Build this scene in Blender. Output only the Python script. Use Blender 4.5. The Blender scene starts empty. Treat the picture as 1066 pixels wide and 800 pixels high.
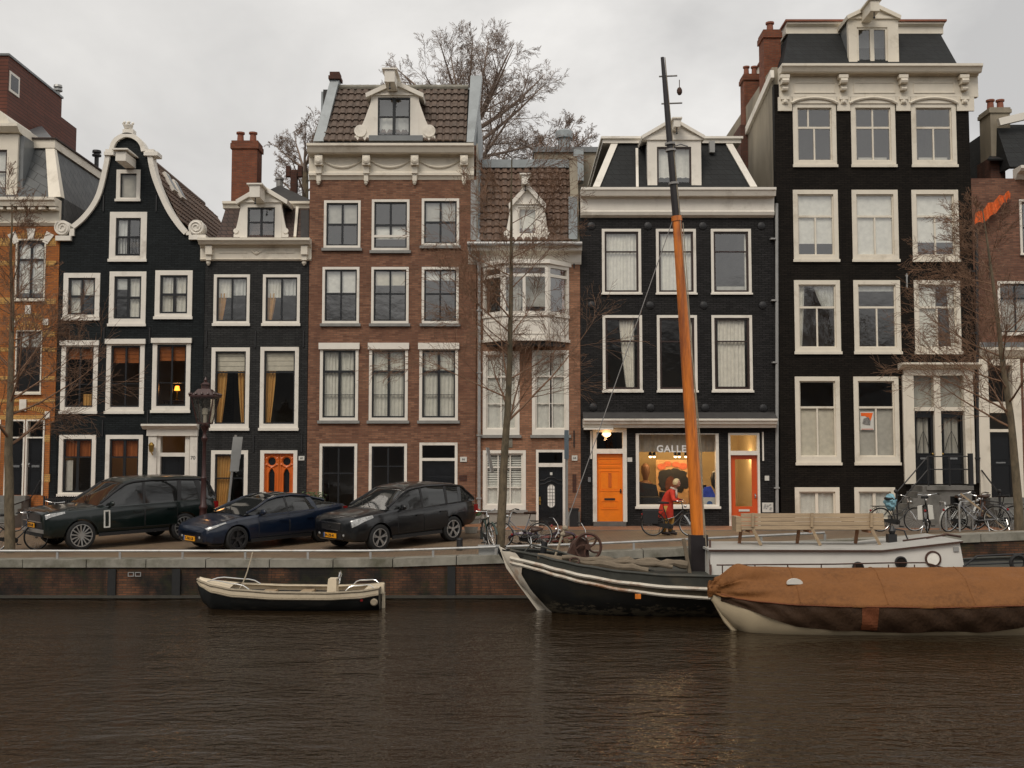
import bpy, bmesh, math, random
from mathutils import Vector, Matrix

SC = bpy.context.scene
COL = SC.collection
R = math.radians

# ------------------------------------------------------------------ camera
FOC, PITCH, CZ = 1150.0, math.atan(78 / 1150.0), 3.5
cam_data = bpy.data.cameras.new('camera')
cam = bpy.data.objects.new('camera', cam_data)
COL.objects.link(cam)
cam_data.sensor_width = 36.0
cam_data.lens = FOC * 36.0 / 1066.0
cam_data.clip_end = 2000.0
cam.location = (0, 0, CZ)
cam.rotation_euler = (R(90) + PITCH, 0, 0)
SC.camera = cam

# ------------------------------------------------------------------ sky and sun
SUN_EL, SUN_AZ = R(48), R(205)          # azimuth clockwise from +Y: behind the camera
world = bpy.data.worlds.new('World')
SC.world = world
world.use_nodes = True
wn, wl = world.node_tree.nodes, world.node_tree.links
wn.clear()
w_out = wn.new('ShaderNodeOutputWorld')
w_bg = wn.new('ShaderNodeBackground')
w_bg.inputs['Strength'].default_value = 0.1
w_sky = wn.new('ShaderNodeTexSky')
w_sky.sky_type = 'NISHITA'
w_sky.sun_disc = False
w_sky.sun_elevation = SUN_EL
w_sky.sun_rotation = SUN_AZ
w_sky.air_density = 1.0
w_sky.dust_density = 3.0
w_hsv = wn.new('ShaderNodeHueSaturation')
w_hsv.inputs['Saturation'].default_value = 0.1
w_tc = wn.new('ShaderNodeTexCoord')
w_map = wn.new('ShaderNodeMapping')
w_map.inputs['Scale'].default_value = (1.0, 1.0, 1.8)
w_map.inputs['Location'].default_value = (0.35, 0.2, 0.15)
w_no = wn.new('ShaderNodeTexNoise')
w_no.inputs['Scale'].default_value = 1.7
w_no.inputs['Detail'].default_value = 7
w_no.inputs['Roughness'].default_value = 0.55
w_no.inputs['Distortion'].default_value = 0.3
w_ramp = wn.new('ShaderNodeValToRGB')
w_ramp.color_ramp.elements[0].position = 0.33
w_ramp.color_ramp.elements[0].color = (3.9, 3.85, 3.8, 1)
w_ramp.color_ramp.elements[1].position = 0.62
w_ramp.color_ramp.elements[1].color = (7.7, 7.5, 7.22, 1)
w_mix = wn.new('ShaderNodeMix')
w_mix.data_type = 'RGBA'
w_mix.inputs['Factor'].default_value = 0.9           # overcast: cloud hides nearly all of the clear sky
wl.new(w_sky.outputs['Color'], w_hsv.inputs['Color'])
wl.new(w_tc.outputs['Generated'], w_map.inputs['Vector'])
wl.new(w_map.outputs['Vector'], w_no.inputs['Vector'])
wl.new(w_no.outputs['Fac'], w_ramp.inputs['Fac'])
wl.new(w_hsv.outputs['Color'], w_mix.inputs['A'])
wl.new(w_ramp.outputs['Color'], w_mix.inputs['B'])
# dark band added to the sky low behind the viewer to dim window reflections
def _wm(op, a, b=None, clamp=False):
    n = wn.new('ShaderNodeMath'); n.operation = op; n.use_clamp = clamp
    for i, v in enumerate((a, b)):
        if v is None: continue
        if hasattr(v, 'is_output'): wl.new(v, n.inputs[i])
        else: n.inputs[i].default_value = v
    return n.outputs[0]
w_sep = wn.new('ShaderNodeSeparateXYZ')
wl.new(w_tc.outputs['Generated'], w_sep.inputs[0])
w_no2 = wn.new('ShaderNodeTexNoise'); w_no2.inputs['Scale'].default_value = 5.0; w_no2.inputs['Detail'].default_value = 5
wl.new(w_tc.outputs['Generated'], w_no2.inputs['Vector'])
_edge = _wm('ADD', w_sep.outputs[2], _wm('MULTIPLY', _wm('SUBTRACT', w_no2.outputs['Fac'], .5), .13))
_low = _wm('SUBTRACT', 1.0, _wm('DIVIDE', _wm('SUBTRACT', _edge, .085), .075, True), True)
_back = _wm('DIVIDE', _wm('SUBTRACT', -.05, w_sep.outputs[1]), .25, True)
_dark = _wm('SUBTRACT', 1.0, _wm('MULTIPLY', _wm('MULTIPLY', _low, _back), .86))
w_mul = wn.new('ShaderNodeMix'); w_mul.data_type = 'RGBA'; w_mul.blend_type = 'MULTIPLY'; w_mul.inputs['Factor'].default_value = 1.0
_side = _wm('ADD', .93, _wm('MULTIPLY', w_sep.outputs[0], .26))        # heavier cloud to the left, thinner to the right
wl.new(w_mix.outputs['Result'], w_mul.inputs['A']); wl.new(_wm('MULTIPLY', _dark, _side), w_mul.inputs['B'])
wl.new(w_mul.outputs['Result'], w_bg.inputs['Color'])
wl.new(w_bg.outputs['Background'], w_out.inputs['Surface'])

sun_data = bpy.data.lights.new('sun', 'SUN')
sun_data.energy = 1.1
sun_data.angle = R(25)
sun_data.color = (1.0, 0.91, 0.80)
sun = bpy.data.objects.new('sun', sun_data)
COL.objects.link(sun)
_d = Vector((math.sin(SUN_AZ) * math.cos(SUN_EL), math.cos(SUN_AZ) * math.cos(SUN_EL), math.sin(SUN_EL)))
sun.rotation_euler = (-_d).to_track_quat('-Z', 'Y').to_euler()
sun.location = _d * 60

SC.view_settings.view_transform = 'Standard'
SC.view_settings.look = 'None'
SC.view_settings.gamma = 1.0
SC.view_settings.use_curve_mapping = False
SC.view_settings.exposure = 0.5
SC.cycles.use_denoising = True
SC.cycles.max_bounces = 7
SC.cycles.diffuse_bounces = 3
SC.cycles.glossy_bounces = 4
SC.cycles.transmission_bounces = 4
SC.cycles.transparent_max_bounces = 10
SC.cycles.caustics_reflective = False
SC.cycles.caustics_refractive = False
SC.cycles.sample_clamp_indirect = 3.0

# ------------------------------------------------------------------ photograph pixel -> world
FY = 37.1                                            # the plane of the house fronts
_c, _s = math.cos(PITCH), math.sin(PITCH)
def at(px, py, Y=FY):
    u, v = (px - 533.0) / FOC, (400.0 - py) / FOC
    t = Y / (_c - v * _s)
    return Vector((u * t, Y, CZ + (_s + v * _c) * t))
def PX(px, py=478, Y=FY): return at(px, py, Y).x
def PZ(py, Y=FY): return at(533, py, Y).z
def lerp(a, b, t): return a + (b - a) * t
def pw(x, pts):
    if x <= pts[0][0]: return pts[0][1]
    for (a, va), (b, vb) in zip(pts, pts[1:]):
        if x <= b: return lerp(va, vb, (x - a) / (b - a))
    return pts[-1][1]
def smooth_pw(x, pts):
    return (pw(x - .6, pts) + pw(x, pts) * 2 + pw(x + .6, pts)) / 4
QY = 28.05                                           # canal face of the quay
def zq(X): return smooth_pw(X, [(-40, .97), (-3.2, .98), (-1.3, 1.05), (2.1, 1.16), (11.4, 1.60), (14, 1.70), (30, 2.1)])
def zf(X): return 1.27
def zg(X, Y): return lerp(zq(X), zf(X), min(1, max(0, (Y - 28.6) / (34.8 - 28.6))))

# ------------------------------------------------------------------ mesh building
ORG = {}
class MB:
    def __init__(self): self.v = []; self.f = []; self.mi = []; self.sm = []; self.m = 0; self.s = False
    def add(self, vs, fs):
        o = len(self.v)
        self.v += [Vector(p) for p in vs]
        for f in fs:
            self.f.append(tuple(i + o for i in f)); self.mi.append(self.m); self.sm.append(self.s)
        return self
    def box(self, x0, x1, y0, y1, z0, z1):
        return self.add([(x0,y0,z0),(x1,y0,z0),(x1,y1,z0),(x0,y1,z0),(x0,y0,z1),(x1,y0,z1),(x1,y1,z1),(x0,y1,z1)],
                        [(0,3,2,1),(4,5,6,7),(0,1,5,4),(1,2,6,5),(2,3,7,6),(3,0,4,7)])
    def hexa(self, b, t):
        """b, t: four corners each, same order"""
        return self.add(list(b) + list(t), [(0,3,2,1),(4,5,6,7),(0,1,5,4),(1,2,6,5),(2,3,7,6),(3,0,4,7)])
    def quad(self, a, b, c, d): return self.add([a, b, c, d], [(0,1,2,3)])
    def slab(self, a, b, c, d, th):
        a, b, c, d = map(Vector, (a, b, c, d))
        n = (b - a).cross(d - a).normalized() * th
        return self.hexa((a - n, b - n, c - n, d - n), (a, b, c, d))
    def prism(self, poly, y0, y1):
        """poly of (x, z) drawn in the XZ plane, pushed from y0 to y1"""
        n = len(poly)
        vs = [(x, y0, z) for x, z in poly] + [(x, y1, z) for x, z in poly]
        return self.add(vs, [tuple(range(n)), tuple(range(2*n-1, n-1, -1))] +
                        [(i, i + n, (i+1) % n + n, (i+1) % n) for i in range(n)])
    def xprism(self, poly, x0, x1):
        """poly of (y, z) pushed along x"""
        n = len(poly)
        vs = [(x0, y, z) for y, z in poly] + [(x1, y, z) for y, z in poly]
        return self.add(vs, [tuple(range(n)), tuple(range(2*n-1, n-1, -1))] +
                        [(i, i + n, (i+1) % n + n, (i+1) % n) for i in range(n)])
    def tube(self, pts, rad, n=6, caps=True, closed=False):
        pts = [Vector(p) for p in pts]
        k = len(pts)
        if not hasattr(rad, '__len__'): rad = [rad] * k
        ref = None; vs = []
        for i, p in enumerate(pts):
            if closed: t = pts[(i+1) % k] - pts[i-1]
            else: t = pts[min(i+1, k-1)] - pts[max(i-1, 0)]
            t = t.normalized() if t.length > 1e-9 else Vector((0,0,1))
            if ref is None: ref = Vector((0,0,1)) if abs(t.z) < .9 else Vector((1,0,0))
            a = t.cross(ref)
            if a.length < 1e-6: a = t.cross(Vector((0,1,0)))
            a.normalize(); b = a.cross(t).normalized(); ref = b
            for j in range(n):
                w = 2 * math.pi * j / n
                vs.append(p + (a * math.cos(w) + b * math.sin(w)) * rad[i])
        fs = []
        for i in range(k if closed else k - 1):
            for j in range(n):
                i2 = (i+1) % k
                fs.append((i*n+j, i*n+(j+1)%n, i2*n+(j+1)%n, i2*n+j))
        if caps and not closed: fs += [tuple(range(n-1,-1,-1)), tuple((k-1)*n+j for j in range(n))]
        return self.add(vs, fs)
    def bar(self, p, q, w, h=None):
        p, q = Vector(p), Vector(q); h = h or w
        t = (q - p).normalized()
        up = Vector((0,0,1)) if abs(t.z) < .95 else Vector((0,1,0))
        a = t.cross(up).normalized() * w / 2; b = a.cross(t).normalized() * h / 2
        return self.hexa((p-a-b, p+a-b, p+a+b, p-a+b), (q-a-b, q+a-b, q+a+b, q-a+b))
    def lathe(self, prof, c, n=12):
        """prof of (r, z) turned about the vertical through c"""
        vs = []; k = len(prof)
        for r, z in prof:
            for j in range(n):
                w = 2*math.pi*j/n
                vs.append((c[0]+r*math.cos(w), c[1]+r*math.sin(w), c[2]+z))
        fs = [(i*n+j, i*n+(j+1)%n, (i+1)*n+(j+1)%n, (i+1)*n+j) for i in range(k-1) for j in range(n)]
        fs += [tuple(range(n-1,-1,-1)), tuple((k-1)*n+j for j in range(n))]
        return self.add(vs, fs)
    def ylathe(self, prof, c, n=20):
        """prof of (r, y) turned about the line along y through c"""
        vs = []; k = len(prof)
        for r, y in prof:
            for j in range(n):
                w = 2*math.pi*j/n
                vs.append((c[0]+r*math.cos(w), c[1]+y, c[2]+r*math.sin(w)))
        fs = [(i*n+j, i*n+(j+1)%n, (i+1)*n+(j+1)%n, (i+1)*n+j) for i in range(k-1) for j in range(n)]
        fs += [tuple(range(n-1,-1,-1)), tuple((k-1)*n+j for j in range(n))]
        return self.add(vs, fs)
    def ball(self, c, r, n=8, sz=(1,1,1)):
        m = max(4, n // 2 + 1); vs = []; fs = []
        for i in range(m + 1):
            a = math.pi * i / m
            for j in range(n):
                w = 2*math.pi*j/n
                vs.append((c[0]+r*sz[0]*math.sin(a)*math.cos(w), c[1]+r*sz[1]*math.sin(a)*math.sin(w), c[2]+r*sz[2]*math.cos(a)))
        for i in range(m):
            for j in range(n): fs.append((i*n+j, (i+1)*n+j, (i+1)*n+(j+1)%n, i*n+(j+1)%n))
        return self.add(vs, fs)
    def frame(self, x0, x1, z0, z1, w, y0, y1, wb=None, wt=None):
        """rectangular ring in the XZ plane"""
        wb = w if wb is None else wb; wt = w if wt is None else wt
        o = [(x0,z0),(x1,z0),(x1,z1),(x0,z1)]; i = [(x0+w,z0+wb),(x1-w,z0+wb),(x1-w,z1-wt),(x0+w,z1-wt)]
        vs = [(x,y0,z) for x,z in o+i] + [(x,y1,z) for x,z in o+i]
        fs = []
        for k in range(4):
            l = (k+1) % 4
            fs += [(k,l,l+4,k+4), (k+8,k+12,l+12,l+8), (k,k+8,l+8,l), (k+4,l+4,l+12,k+12)]
        return self.add(vs, fs)
    def grid(self, fn, nu, nv):
        vs = [fn(i/nu, j/nv) for j in range(nv+1) for i in range(nu+1)]
        fs = [(j*(nu+1)+i, j*(nu+1)+i+1, (j+1)*(nu+1)+i+1, (j+1)*(nu+1)+i) for j in range(nv) for i in range(nu)]
        return self.add(vs, fs)
    def build(self, name, mats, parent=None, smooth=False, norm=True):
        off = Vector((0,0,0))
        p = parent
        while p is not None:
            if p.name in ORG: off = ORG[p.name]; break
            p = p.parent
        me = bpy.data.meshes.new(name)
        me.from_pydata([p - off for p in self.v], [], self.f)
        if not isinstance(mats, (list, tuple)): mats = [mats]
        for m in mats: me.materials.append(M[m] if isinstance(m, str) else m)
        me.polygons.foreach_set('material_index', self.mi)
        me.polygons.foreach_set('use_smooth', [bool(a or smooth) for a in self.sm])
        if norm:
            bm = bmesh.new(); bm.from_mesh(me)
            bmesh.ops.recalc_face_normals(bm, faces=bm.faces)
            bm.to_mesh(me); bm.free()
        if smooth: me.set_sharp_from_angle(angle=R(38))
        me.update()
        o = bpy.data.objects.new(name, me)
        COL.objects.link(o)
        if parent is not None: o.parent = parent
        return o

def islands(mb, name, mat, parent, tol=.03):
    """each separate piece of mb becomes a part of its own (pieces closer than tol stay together)"""
    n = len(mb.v); par = list(range(n))
    def find(i):
        while par[i] != i: par[i] = par[par[i]]; i = par[i]
        return i
    for f in mb.f:
        for i in f[1:]: par[find(i)] = find(f[0])
    comp = {}
    for i in range(n): comp.setdefault(find(i), []).append(i)
    bb = []
    for k, ids in comp.items():
        lo = [min(mb.v[i][a] for i in ids)-tol for a in range(3)]; hi = [max(mb.v[i][a] for i in ids)+tol for a in range(3)]; bb.append([k, lo, hi])
    g = {b[0]: b[0] for b in bb}
    def gf(k):
        while g[k] != k: k = g[k]
        return k
    for i in range(len(bb)):
        for j in range(i):
            if all(bb[i][1][a] <= bb[j][2][a] and bb[j][1][a] <= bb[i][2][a] for a in range(3)): g[gf(bb[i][0])] = gf(bb[j][0])
    out = {}
    for f in mb.f: out.setdefault(gf(find(f[0])), []).append(f)
    obs = []
    for fs in out.values():
        m = MB(); idx = {}
        for f in fs:
            for i in f:
                if i not in idx: idx[i] = len(m.v); m.v.append(mb.v[i])
            m.f.append(tuple(idx[i] for i in f)); m.mi.append(0); m.sm.append(False)
        obs.append(m.build(name, mat, parent))
    return obs
def tag(o, label, cat, group=None):
    o['label'] = label; o['category'] = cat
    if group: o['group'] = group
    return o
def thing(name, label, cat, loc=(0,0,0), group=None):
    o = bpy.data.objects.new(name, None)
    o.empty_display_size = .2
    o.location = loc
    COL.objects.link(o)
    ORG[o.name] = Vector(loc)
    return tag(o, label, cat, group)
def copy_tree(o, parent=None):
    c = o.copy(); COL.objects.link(c); c.parent = parent
    for ch in list(o.children): copy_tree(ch, c)
    return c
def setting(o):
    o['kind'] = 'structure'; return o
def to_mesh(cu, name):
    ob = bpy.data.objects.new('tmp', cu)
    COL.objects.link(ob)
    dg = bpy.context.evaluated_depsgraph_get()
    me = bpy.data.meshes.new_from_object(ob.evaluated_get(dg))
    bpy.data.objects.remove(ob); me.name = name
    return me
def text(name, s, size, mat, parent, loc, ang=0.0, tilt=None, world=True, space=1.0, bold=0.0):
    """flat lettering facing the canal (-Y), centred at loc"""
    cu = bpy.data.curves.new(name, 'FONT')
    cu.body = s; cu.size = size; cu.align_x = 'CENTER'; cu.align_y = 'CENTER'; cu.extrude = .003
    cu.space_character = space; cu.offset = bold
    me = to_mesh(cu, name)
    rot = tilt if tilt is not None else Matrix.Rotation(R(90), 4, 'X')
    me.transform(rot)
    off = ORG.get(parent.name, Vector((0,0,0))) if world else Vector((0,0,0))
    p = parent
    while world and p is not None:
        if p.name in ORG: off = ORG[p.name]; break
        p = p.parent
    me.transform(Matrix.Translation(Vector(loc) - off))
    me.materials.clear(); me.materials.append(M[mat])
    o = bpy.data.objects.new(name, me); COL.objects.link(o); o.parent = parent
    return o
def holed_wall(name, outline, holes, y0, y1, mat, parent):
    """a wall plate in the XZ plane with openings; outline and holes in (X, Z)"""
    cu = bpy.data.curves.new(name, 'CURVE')
    cu.dimensions = '2D'; cu.fill_mode = 'BOTH'; cu.extrude = (y1 - y0) / 2
    for poly in [outline] + [h if len(h) > 4 or not isinstance(h[0], float) else
                 [(h[0],h[2]),(h[1],h[2]),(h[1],h[3]),(h[0],h[3])] for h in holes]:
        sp = cu.splines.new('POLY'); sp.points.add(len(poly) - 1); sp.use_cyclic_u = True
        for p, (x, z) in zip(sp.points, poly): p.co = (x, z, 0, 1)
    me = to_mesh(cu, name)
    off = ORG[parent.name]
    for v in me.vertices:
        x, y, z = v.co
        v.co = (x - off.x, (y0 + y1) / 2 - z - off.y, y - off.z)
    me.materials.clear(); me.materials.append(M[mat])
    for p in me.polygons: p.use_smooth = False
    o = bpy.data.objects.new(name, me); COL.objects.link(o); o.parent = parent
    return o
# ------------------------------------------------------------------ materials
M = {}
def _nt(name):
    m = bpy.data.materials.new(name); m.use_nodes = True
    nt = m.node_tree; b = nt.nodes['Principled BSDF']
    M[name] = m
    return m, nt, b
def _n(nt, t, **kw):
    n = nt.nodes.new(t)
    for k, v in kw.items():
        if k in n.inputs: n.inputs[k].default_value = v
        else: setattr(n, k, v)
    return n
def _mixc(nt, fac, a, b, mode='MIX'):
    n = nt.nodes.new('ShaderNodeMix'); n.data_type = 'RGBA'; n.blend_type = mode
    for s, v in (('Factor', fac), ('A', a), ('B', b)):
        if hasattr(v, 'is_output'): nt.links.new(v, n.inputs[s])
        else: n.inputs[s].default_value = v if s == 'Factor' else (*v, 1) if len(v) == 3 else v
    return n.outputs['Result']
def _ramp(nt, src, p0, p1, c0=(0,0,0,1), c1=(1,1,1,1)):
    r = nt.nodes.new('ShaderNodeValToRGB')
    r.color_ramp.elements[0].position = p0; r.color_ramp.elements[1].position = p1
    r.color_ramp.elements[0].color = c0; r.color_ramp.elements[1].color = c1
    nt.links.new(src, r.inputs['Fac']); return r.outputs['Color']
def _coord(nt, scale=(1,1,1)):
    tc = nt.nodes.new('ShaderNodeTexCoord'); mp = nt.nodes.new('ShaderNodeMapping')
    mp.inputs['Scale'].default_value = scale
    nt.links.new(tc.outputs['Object'], mp.inputs['Vector']); return mp.outputs['Vector']
def _noise(nt, vec, scale, detail=4, rough=.6):
    n = _n(nt, 'ShaderNodeTexNoise', Scale=scale, Detail=detail, Roughness=rough)
    nt.links.new(vec, n.inputs['Vector']); return n.outputs['Fac']
def _bump(nt, b, h, strength=.3, dist=.01):
    n = _n(nt, 'ShaderNodeBump', Strength=strength, Distance=dist)
    nt.links.new(h, n.inputs['Height']); nt.links.new(n.outputs['Normal'], b.inputs['Normal'])
def sc3(c, k): return tuple(min(1, x * k) for x in c)

def plain(name, col, rough=.6, var=.18, scale=3.0, metal=0.0, bump=0.0, dirt=None, spec=.5, coat=0.0, stretch=(1,1,1), dirt_at=(.52,.75)):
    m, nt, b = _nt(name)
    vec = _coord(nt, stretch)
    f = _noise(nt, vec, scale, 6, .65)
    c = _mixc(nt, _ramp(nt, f, .3, .7), sc3(col, 1 - var), sc3(col, 1 + var))
    if dirt:
        g = _noise(nt, vec, scale * .37, 5, .7)
        c = _mixc(nt, _ramp(nt, g, *dirt_at), c, dirt)
    nt.links.new(c, b.inputs['Base Color'])
    b.inputs['Roughness'].default_value = rough; b.inputs['Metallic'].default_value = metal
    b.inputs['Specular IOR Level'].default_value = spec; b.inputs['Coat Weight'].default_value = coat
    if coat: b.inputs['Coat Roughness'].default_value = .04
    if bump: _bump(nt, b, _noise(nt, vec, scale * 6, 5), bump, .01)
    return m
def _flatvec(nt):
    """(x + y, z, 0): one brick layout for walls facing either way"""
    tc = nt.nodes.new('ShaderNodeTexCoord'); sp = nt.nodes.new('ShaderNodeSeparateXYZ')
    nt.links.new(tc.outputs['Object'], sp.inputs[0])
    ad = _n(nt, 'ShaderNodeMath', operation='ADD'); cb = nt.nodes.new('ShaderNodeCombineXYZ')
    nt.links.new(sp.outputs[0], ad.inputs[0]); nt.links.new(sp.outputs[1], ad.inputs[1])
    nt.links.new(ad.outputs[0], cb.inputs[0]); nt.links.new(sp.outputs[2], cb.inputs[1])
    return cb.outputs[0], tc.outputs['Object'], sp.outputs[2]
def brick(name, c1, c2, mortar, bw=.22, bh=.062, ms=.009, rough=.85, stain=(.05,.04,.035), stain_amt=.45, bump=.35, dark=None, spec=.3, moss=None, dark_at=(.45,.65)):
    m, nt, b = _nt(name)
    vec, obj, z = _flatvec(nt)
    t = _n(nt, 'ShaderNodeTexBrick', Scale=1.0)
    t.inputs['Color1'].default_value = (*c1, 1); t.inputs['Color2'].default_value = (*c2, 1)
    t.inputs['Mortar'].default_value = (*mortar, 1)
    t.inputs['Mortar Size'].default_value = ms; t.inputs['Mortar Smooth'].default_value = .15
    t.inputs['Brick Width'].default_value = bw; t.inputs['Row Height'].default_value = bh
    nt.links.new(vec, t.inputs['Vector'])
    big = _noise(nt, obj, .55, 6, .62); mid = _noise(nt, obj, 3.3, 5, .6)
    c = _mixc(nt, _ramp(nt, mid, .25, .75), t.outputs['Color'], _mixc(nt, 1.0, t.outputs['Color'], (.72,.72,.72), 'MULTIPLY'))
    mp = _n(nt, 'ShaderNodeMapping'); mp.inputs['Scale'].default_value = (2.2, 2.2, .28)
    nt.links.new(obj, mp.inputs['Vector'])
    streak = _noise(nt, mp.outputs['Vector'], 1.0, 6, .7)
    sm = _n(nt, 'ShaderNodeMath', operation='MULTIPLY'); sm.inputs[1].default_value = stain_amt
    nt.links.new(_ramp(nt, streak, .5, .72), sm.inputs[0])
    c = _mixc(nt, sm.outputs[0], c, stain)
    if dark:
        dm = _n(nt, 'ShaderNodeMath', operation='MULTIPLY'); dm.inputs[1].default_value = dark[1]
        nt.links.new(_ramp(nt, big, *dark_at), dm.inputs[0])
        c = _mixc(nt, dm.outputs[0], c, dark[0])
    if moss:
        mn = _noise(nt, obj, 1.7, 6, .7)
        mm = _n(nt, 'ShaderNodeMath', operation='MULTIPLY'); mm.inputs[1].default_value = moss[1]
        nt.links.new(_ramp(nt, mn, .5, .62), mm.inputs[0])
        c = _mixc(nt, mm.outputs[0], c, moss[0])
    nt.links.new(c, b.inputs['Base Color'])
    b.inputs['Roughness'].default_value = rough; b.inputs['Specular IOR Level'].default_value = spec
    inv = _n(nt, 'ShaderNodeMath', operation='SUBTRACT'); inv.inputs[0].default_value = 1
    nt.links.new(t.outputs['Fac'], inv.inputs[1])
    ad = _n(nt, 'ShaderNodeMath', operation='ADD'); nt.links.new(inv.outputs[0], ad.inputs[0])
    fn = _noise(nt, obj, 40, 3); nt.links.new(fn, ad.inputs[1])
    _bump(nt, b, ad.outputs[0], bump, .006)
    return m
def glass(name, tint=(.85,.87,.85), refl=.14, wobble=.25, scale=2.2):
    m = bpy.data.materials.new(name); m.use_nodes = True; M[name] = m
    nt = m.node_tree; nt.nodes.clear()
    out = nt.nodes.new('ShaderNodeOutputMaterial')
    tr = nt.nodes.new('ShaderNodeBsdfTransparent'); tr.inputs[0].default_value = (*tint, 1)
    gl = nt.nodes.new('ShaderNodeBsdfGlossy'); gl.inputs['Roughness'].default_value = .02
    lw = nt.nodes.new('ShaderNodeLayerWeight'); lw.inputs[0].default_value = .5; fr = _n(nt, 'ShaderNodeMath', operation='POWER'); fr.inputs[1].default_value = 4.0; nt.links.new(lw.outputs['Facing'], fr.inputs[0])
    ad = _n(nt, 'ShaderNodeMath', operation='ADD'); ad.inputs[1].default_value = refl + .04; ad.use_clamp = True
    mx = nt.nodes.new('ShaderNodeMixShader')
    vec = _coord(nt); n1 = _noise(nt, vec, scale, 3)
    bp = _n(nt, 'ShaderNodeBump', Strength=wobble, Distance=.02)
    nt.links.new(n1, bp.inputs['Height']); nt.links.new(bp.outputs['Normal'], gl.inputs['Normal'])
    nt.links.new(fr.outputs[0], ad.inputs[0]); nt.links.new(ad.outputs[0], mx.inputs[0])
    nt.links.new(tr.outputs[0], mx.inputs[1]); nt.links.new(gl.outputs[0], mx.inputs[2])
    nt.links.new(mx.outputs[0], out.inputs[0])
    return m
def emit(name, col, strength):
    m, nt, b = _nt(name)
    b.inputs['Base Color'].default_value = (*col, 1)
    b.inputs['Emission Color'].default_value = (*col, 1); b.inputs['Emission Strength'].default_value = strength
    return m
def cloth(name, col, rough=.9, sheen=0.0, trans=0.0):
    m, nt, b = _nt(name)
    vec = _coord(nt); f = _noise(nt, vec, 6, 5)
    nt.links.new(_mixc(nt, _ramp(nt, f, .3, .7), sc3(col, .88), sc3(col, 1.1)), b.inputs['Base Color'])
    b.inputs['Roughness'].default_value = rough; b.inputs['Specular IOR Level'].default_value = .2
    return m
def slate(name, c1, c2, gap, bw=.26, bh=.2, rough=.55, diag=False, bump=.5):
    m, nt, b = _nt(name)
    vec, obj, z = _flatvec(nt)
    if diag:
        mp = nt.nodes.new('ShaderNodeMapping'); mp.inputs['Rotation'].default_value = (0, 0, R(40))
        nt.links.new(vec, mp.inputs['Vector']); vec = mp.outputs['Vector']
    t = _n(nt, 'ShaderNodeTexBrick', Scale=1.0)
    t.inputs['Color1'].default_value = (*c1, 1); t.inputs['Color2'].default_value = (*c2, 1); t.inputs['Mortar'].default_value = (*gap, 1)
    t.inputs['Mortar Size'].default_value = .012; t.inputs['Mortar Smooth'].default_value = .4
    t.inputs['Brick Width'].default_value = bw; t.inputs['Row Height'].default_value = bh
    nt.links.new(vec, t.inputs['Vector'])
    f = _noise(nt, obj, 2.5, 5)
    nt.links.new(_mixc(nt, _ramp(nt, f, .3, .75), t.outputs['Color'], _mixc(nt, 1.0, t.outputs['Color'], (.65,.66,.66), 'MULTIPLY')), b.inputs['Base Color'])
    b.inputs['Roughness'].default_value = rough
    inv = _n(nt, 'ShaderNodeMath', operation='SUBTRACT'); inv.inputs[0].default_value = 1
    nt.links.new(t.outputs['Fac'], inv.inputs[1]); _bump(nt, b, inv.outputs[0], bump, .01)
    return m

W_ = (.77, .725, .645)
plain('white_paint', W_, .5, .06, 2.5, bump=.04, dirt=(.42,.37,.30), dirt_at=(.56,.8))
plain('cream_paint', (.74,.68,.57), .5, .06, 2.5, bump=.04, dirt=(.42,.36,.27), dirt_at=(.55,.8))
plain('grey_paint', (.30,.30,.29), .55, .1, 3)
plain('blue_grey_zinc', (.30,.33,.34), .45, .15, 2.5, dirt=(.16,.17,.17), bump=.05)
plain('zinc', (.17,.18,.185), .4, .15, 1.5, dirt=(.10,.10,.10))
plain('sill_stone', (.24,.235,.22), .7, .15, 4, bump=.1)
plain('step_stone', (.17,.165,.15), .75, .2, 3, bump=.2, dirt=(.08,.08,.065))
plain('dark_sash', (.012,.013,.015), .35, .2, 4)
plain('brown_sash', (.035,.018,.014), .35, .2, 4)
plain('black_door', (.007,.008,.010), .25, .2, 4, coat=.3)
plain('orange_door', (.95,.235,.005), .38, .05, 3, coat=.15, dirt=(.80,.185,.006))
plain('red_orange_door', (.62,.085,.012), .38, .08, 3, coat=.2)
plain('amber_door', (.62,.13,.012), .4, .1, 3, coat=.1)
plain('brass', (.45,.28,.08), .3, .1, 4, metal=1)
plain('black_iron', (.012,.012,.013), .5, .2, 6, bump=.1)
plain('white_plate', (.62,.61,.56), .4, .03)
plain('letter_black', (.02,.02,.02), .5, .05)
plain('letter_white', (.80,.80,.78), .5, .03)
plain('roof_felt', (.045,.042,.04), .85, .2, 3)
plain('plaster_cream', (.30,.26,.195), .85, .15, 1.2, bump=.15, dirt=(.15,.13,.10), stretch=(1,1,.35), dirt_at=(.45,.7))
plain('plaster_grey', (.30,.285,.25), .85, .12, 1.4, bump=.12, dirt=(.16,.15,.13))
plain('room_wall', (.20,.165,.125), .9, .15, 1.0)
plain('room_floor', (.10,.07,.045), .8, .2, 1.0)
plain('gallery_wall', (.62,.50,.30), .9, .05, 1.0)
plain('terracotta', (.24,.085,.05), .8, .2, 6, bump=.2)
brick('black_brick', (.0215,.0265,.0282), (.0125,.0156,.0168), (.0055,.007,.0078), rough=.6, stain=(.017,.020,.021), stain_amt=.45, spec=.14, bump=.7)
brick('slate_grey_brick', (.050,.050,.049), (.032,.032,.032), (.015,.015,.0152), rough=.65, stain=(.010,.010,.010), stain_amt=.6, spec=.16, bump=.9)
brick('charcoal_brick', (.036,.034,.034), (.020,.019,.019), (.0055,.0055,.0055), rough=.65, stain=(.026,.025,.023), stain_amt=.4, spec=.16, bump=.9)
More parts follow.
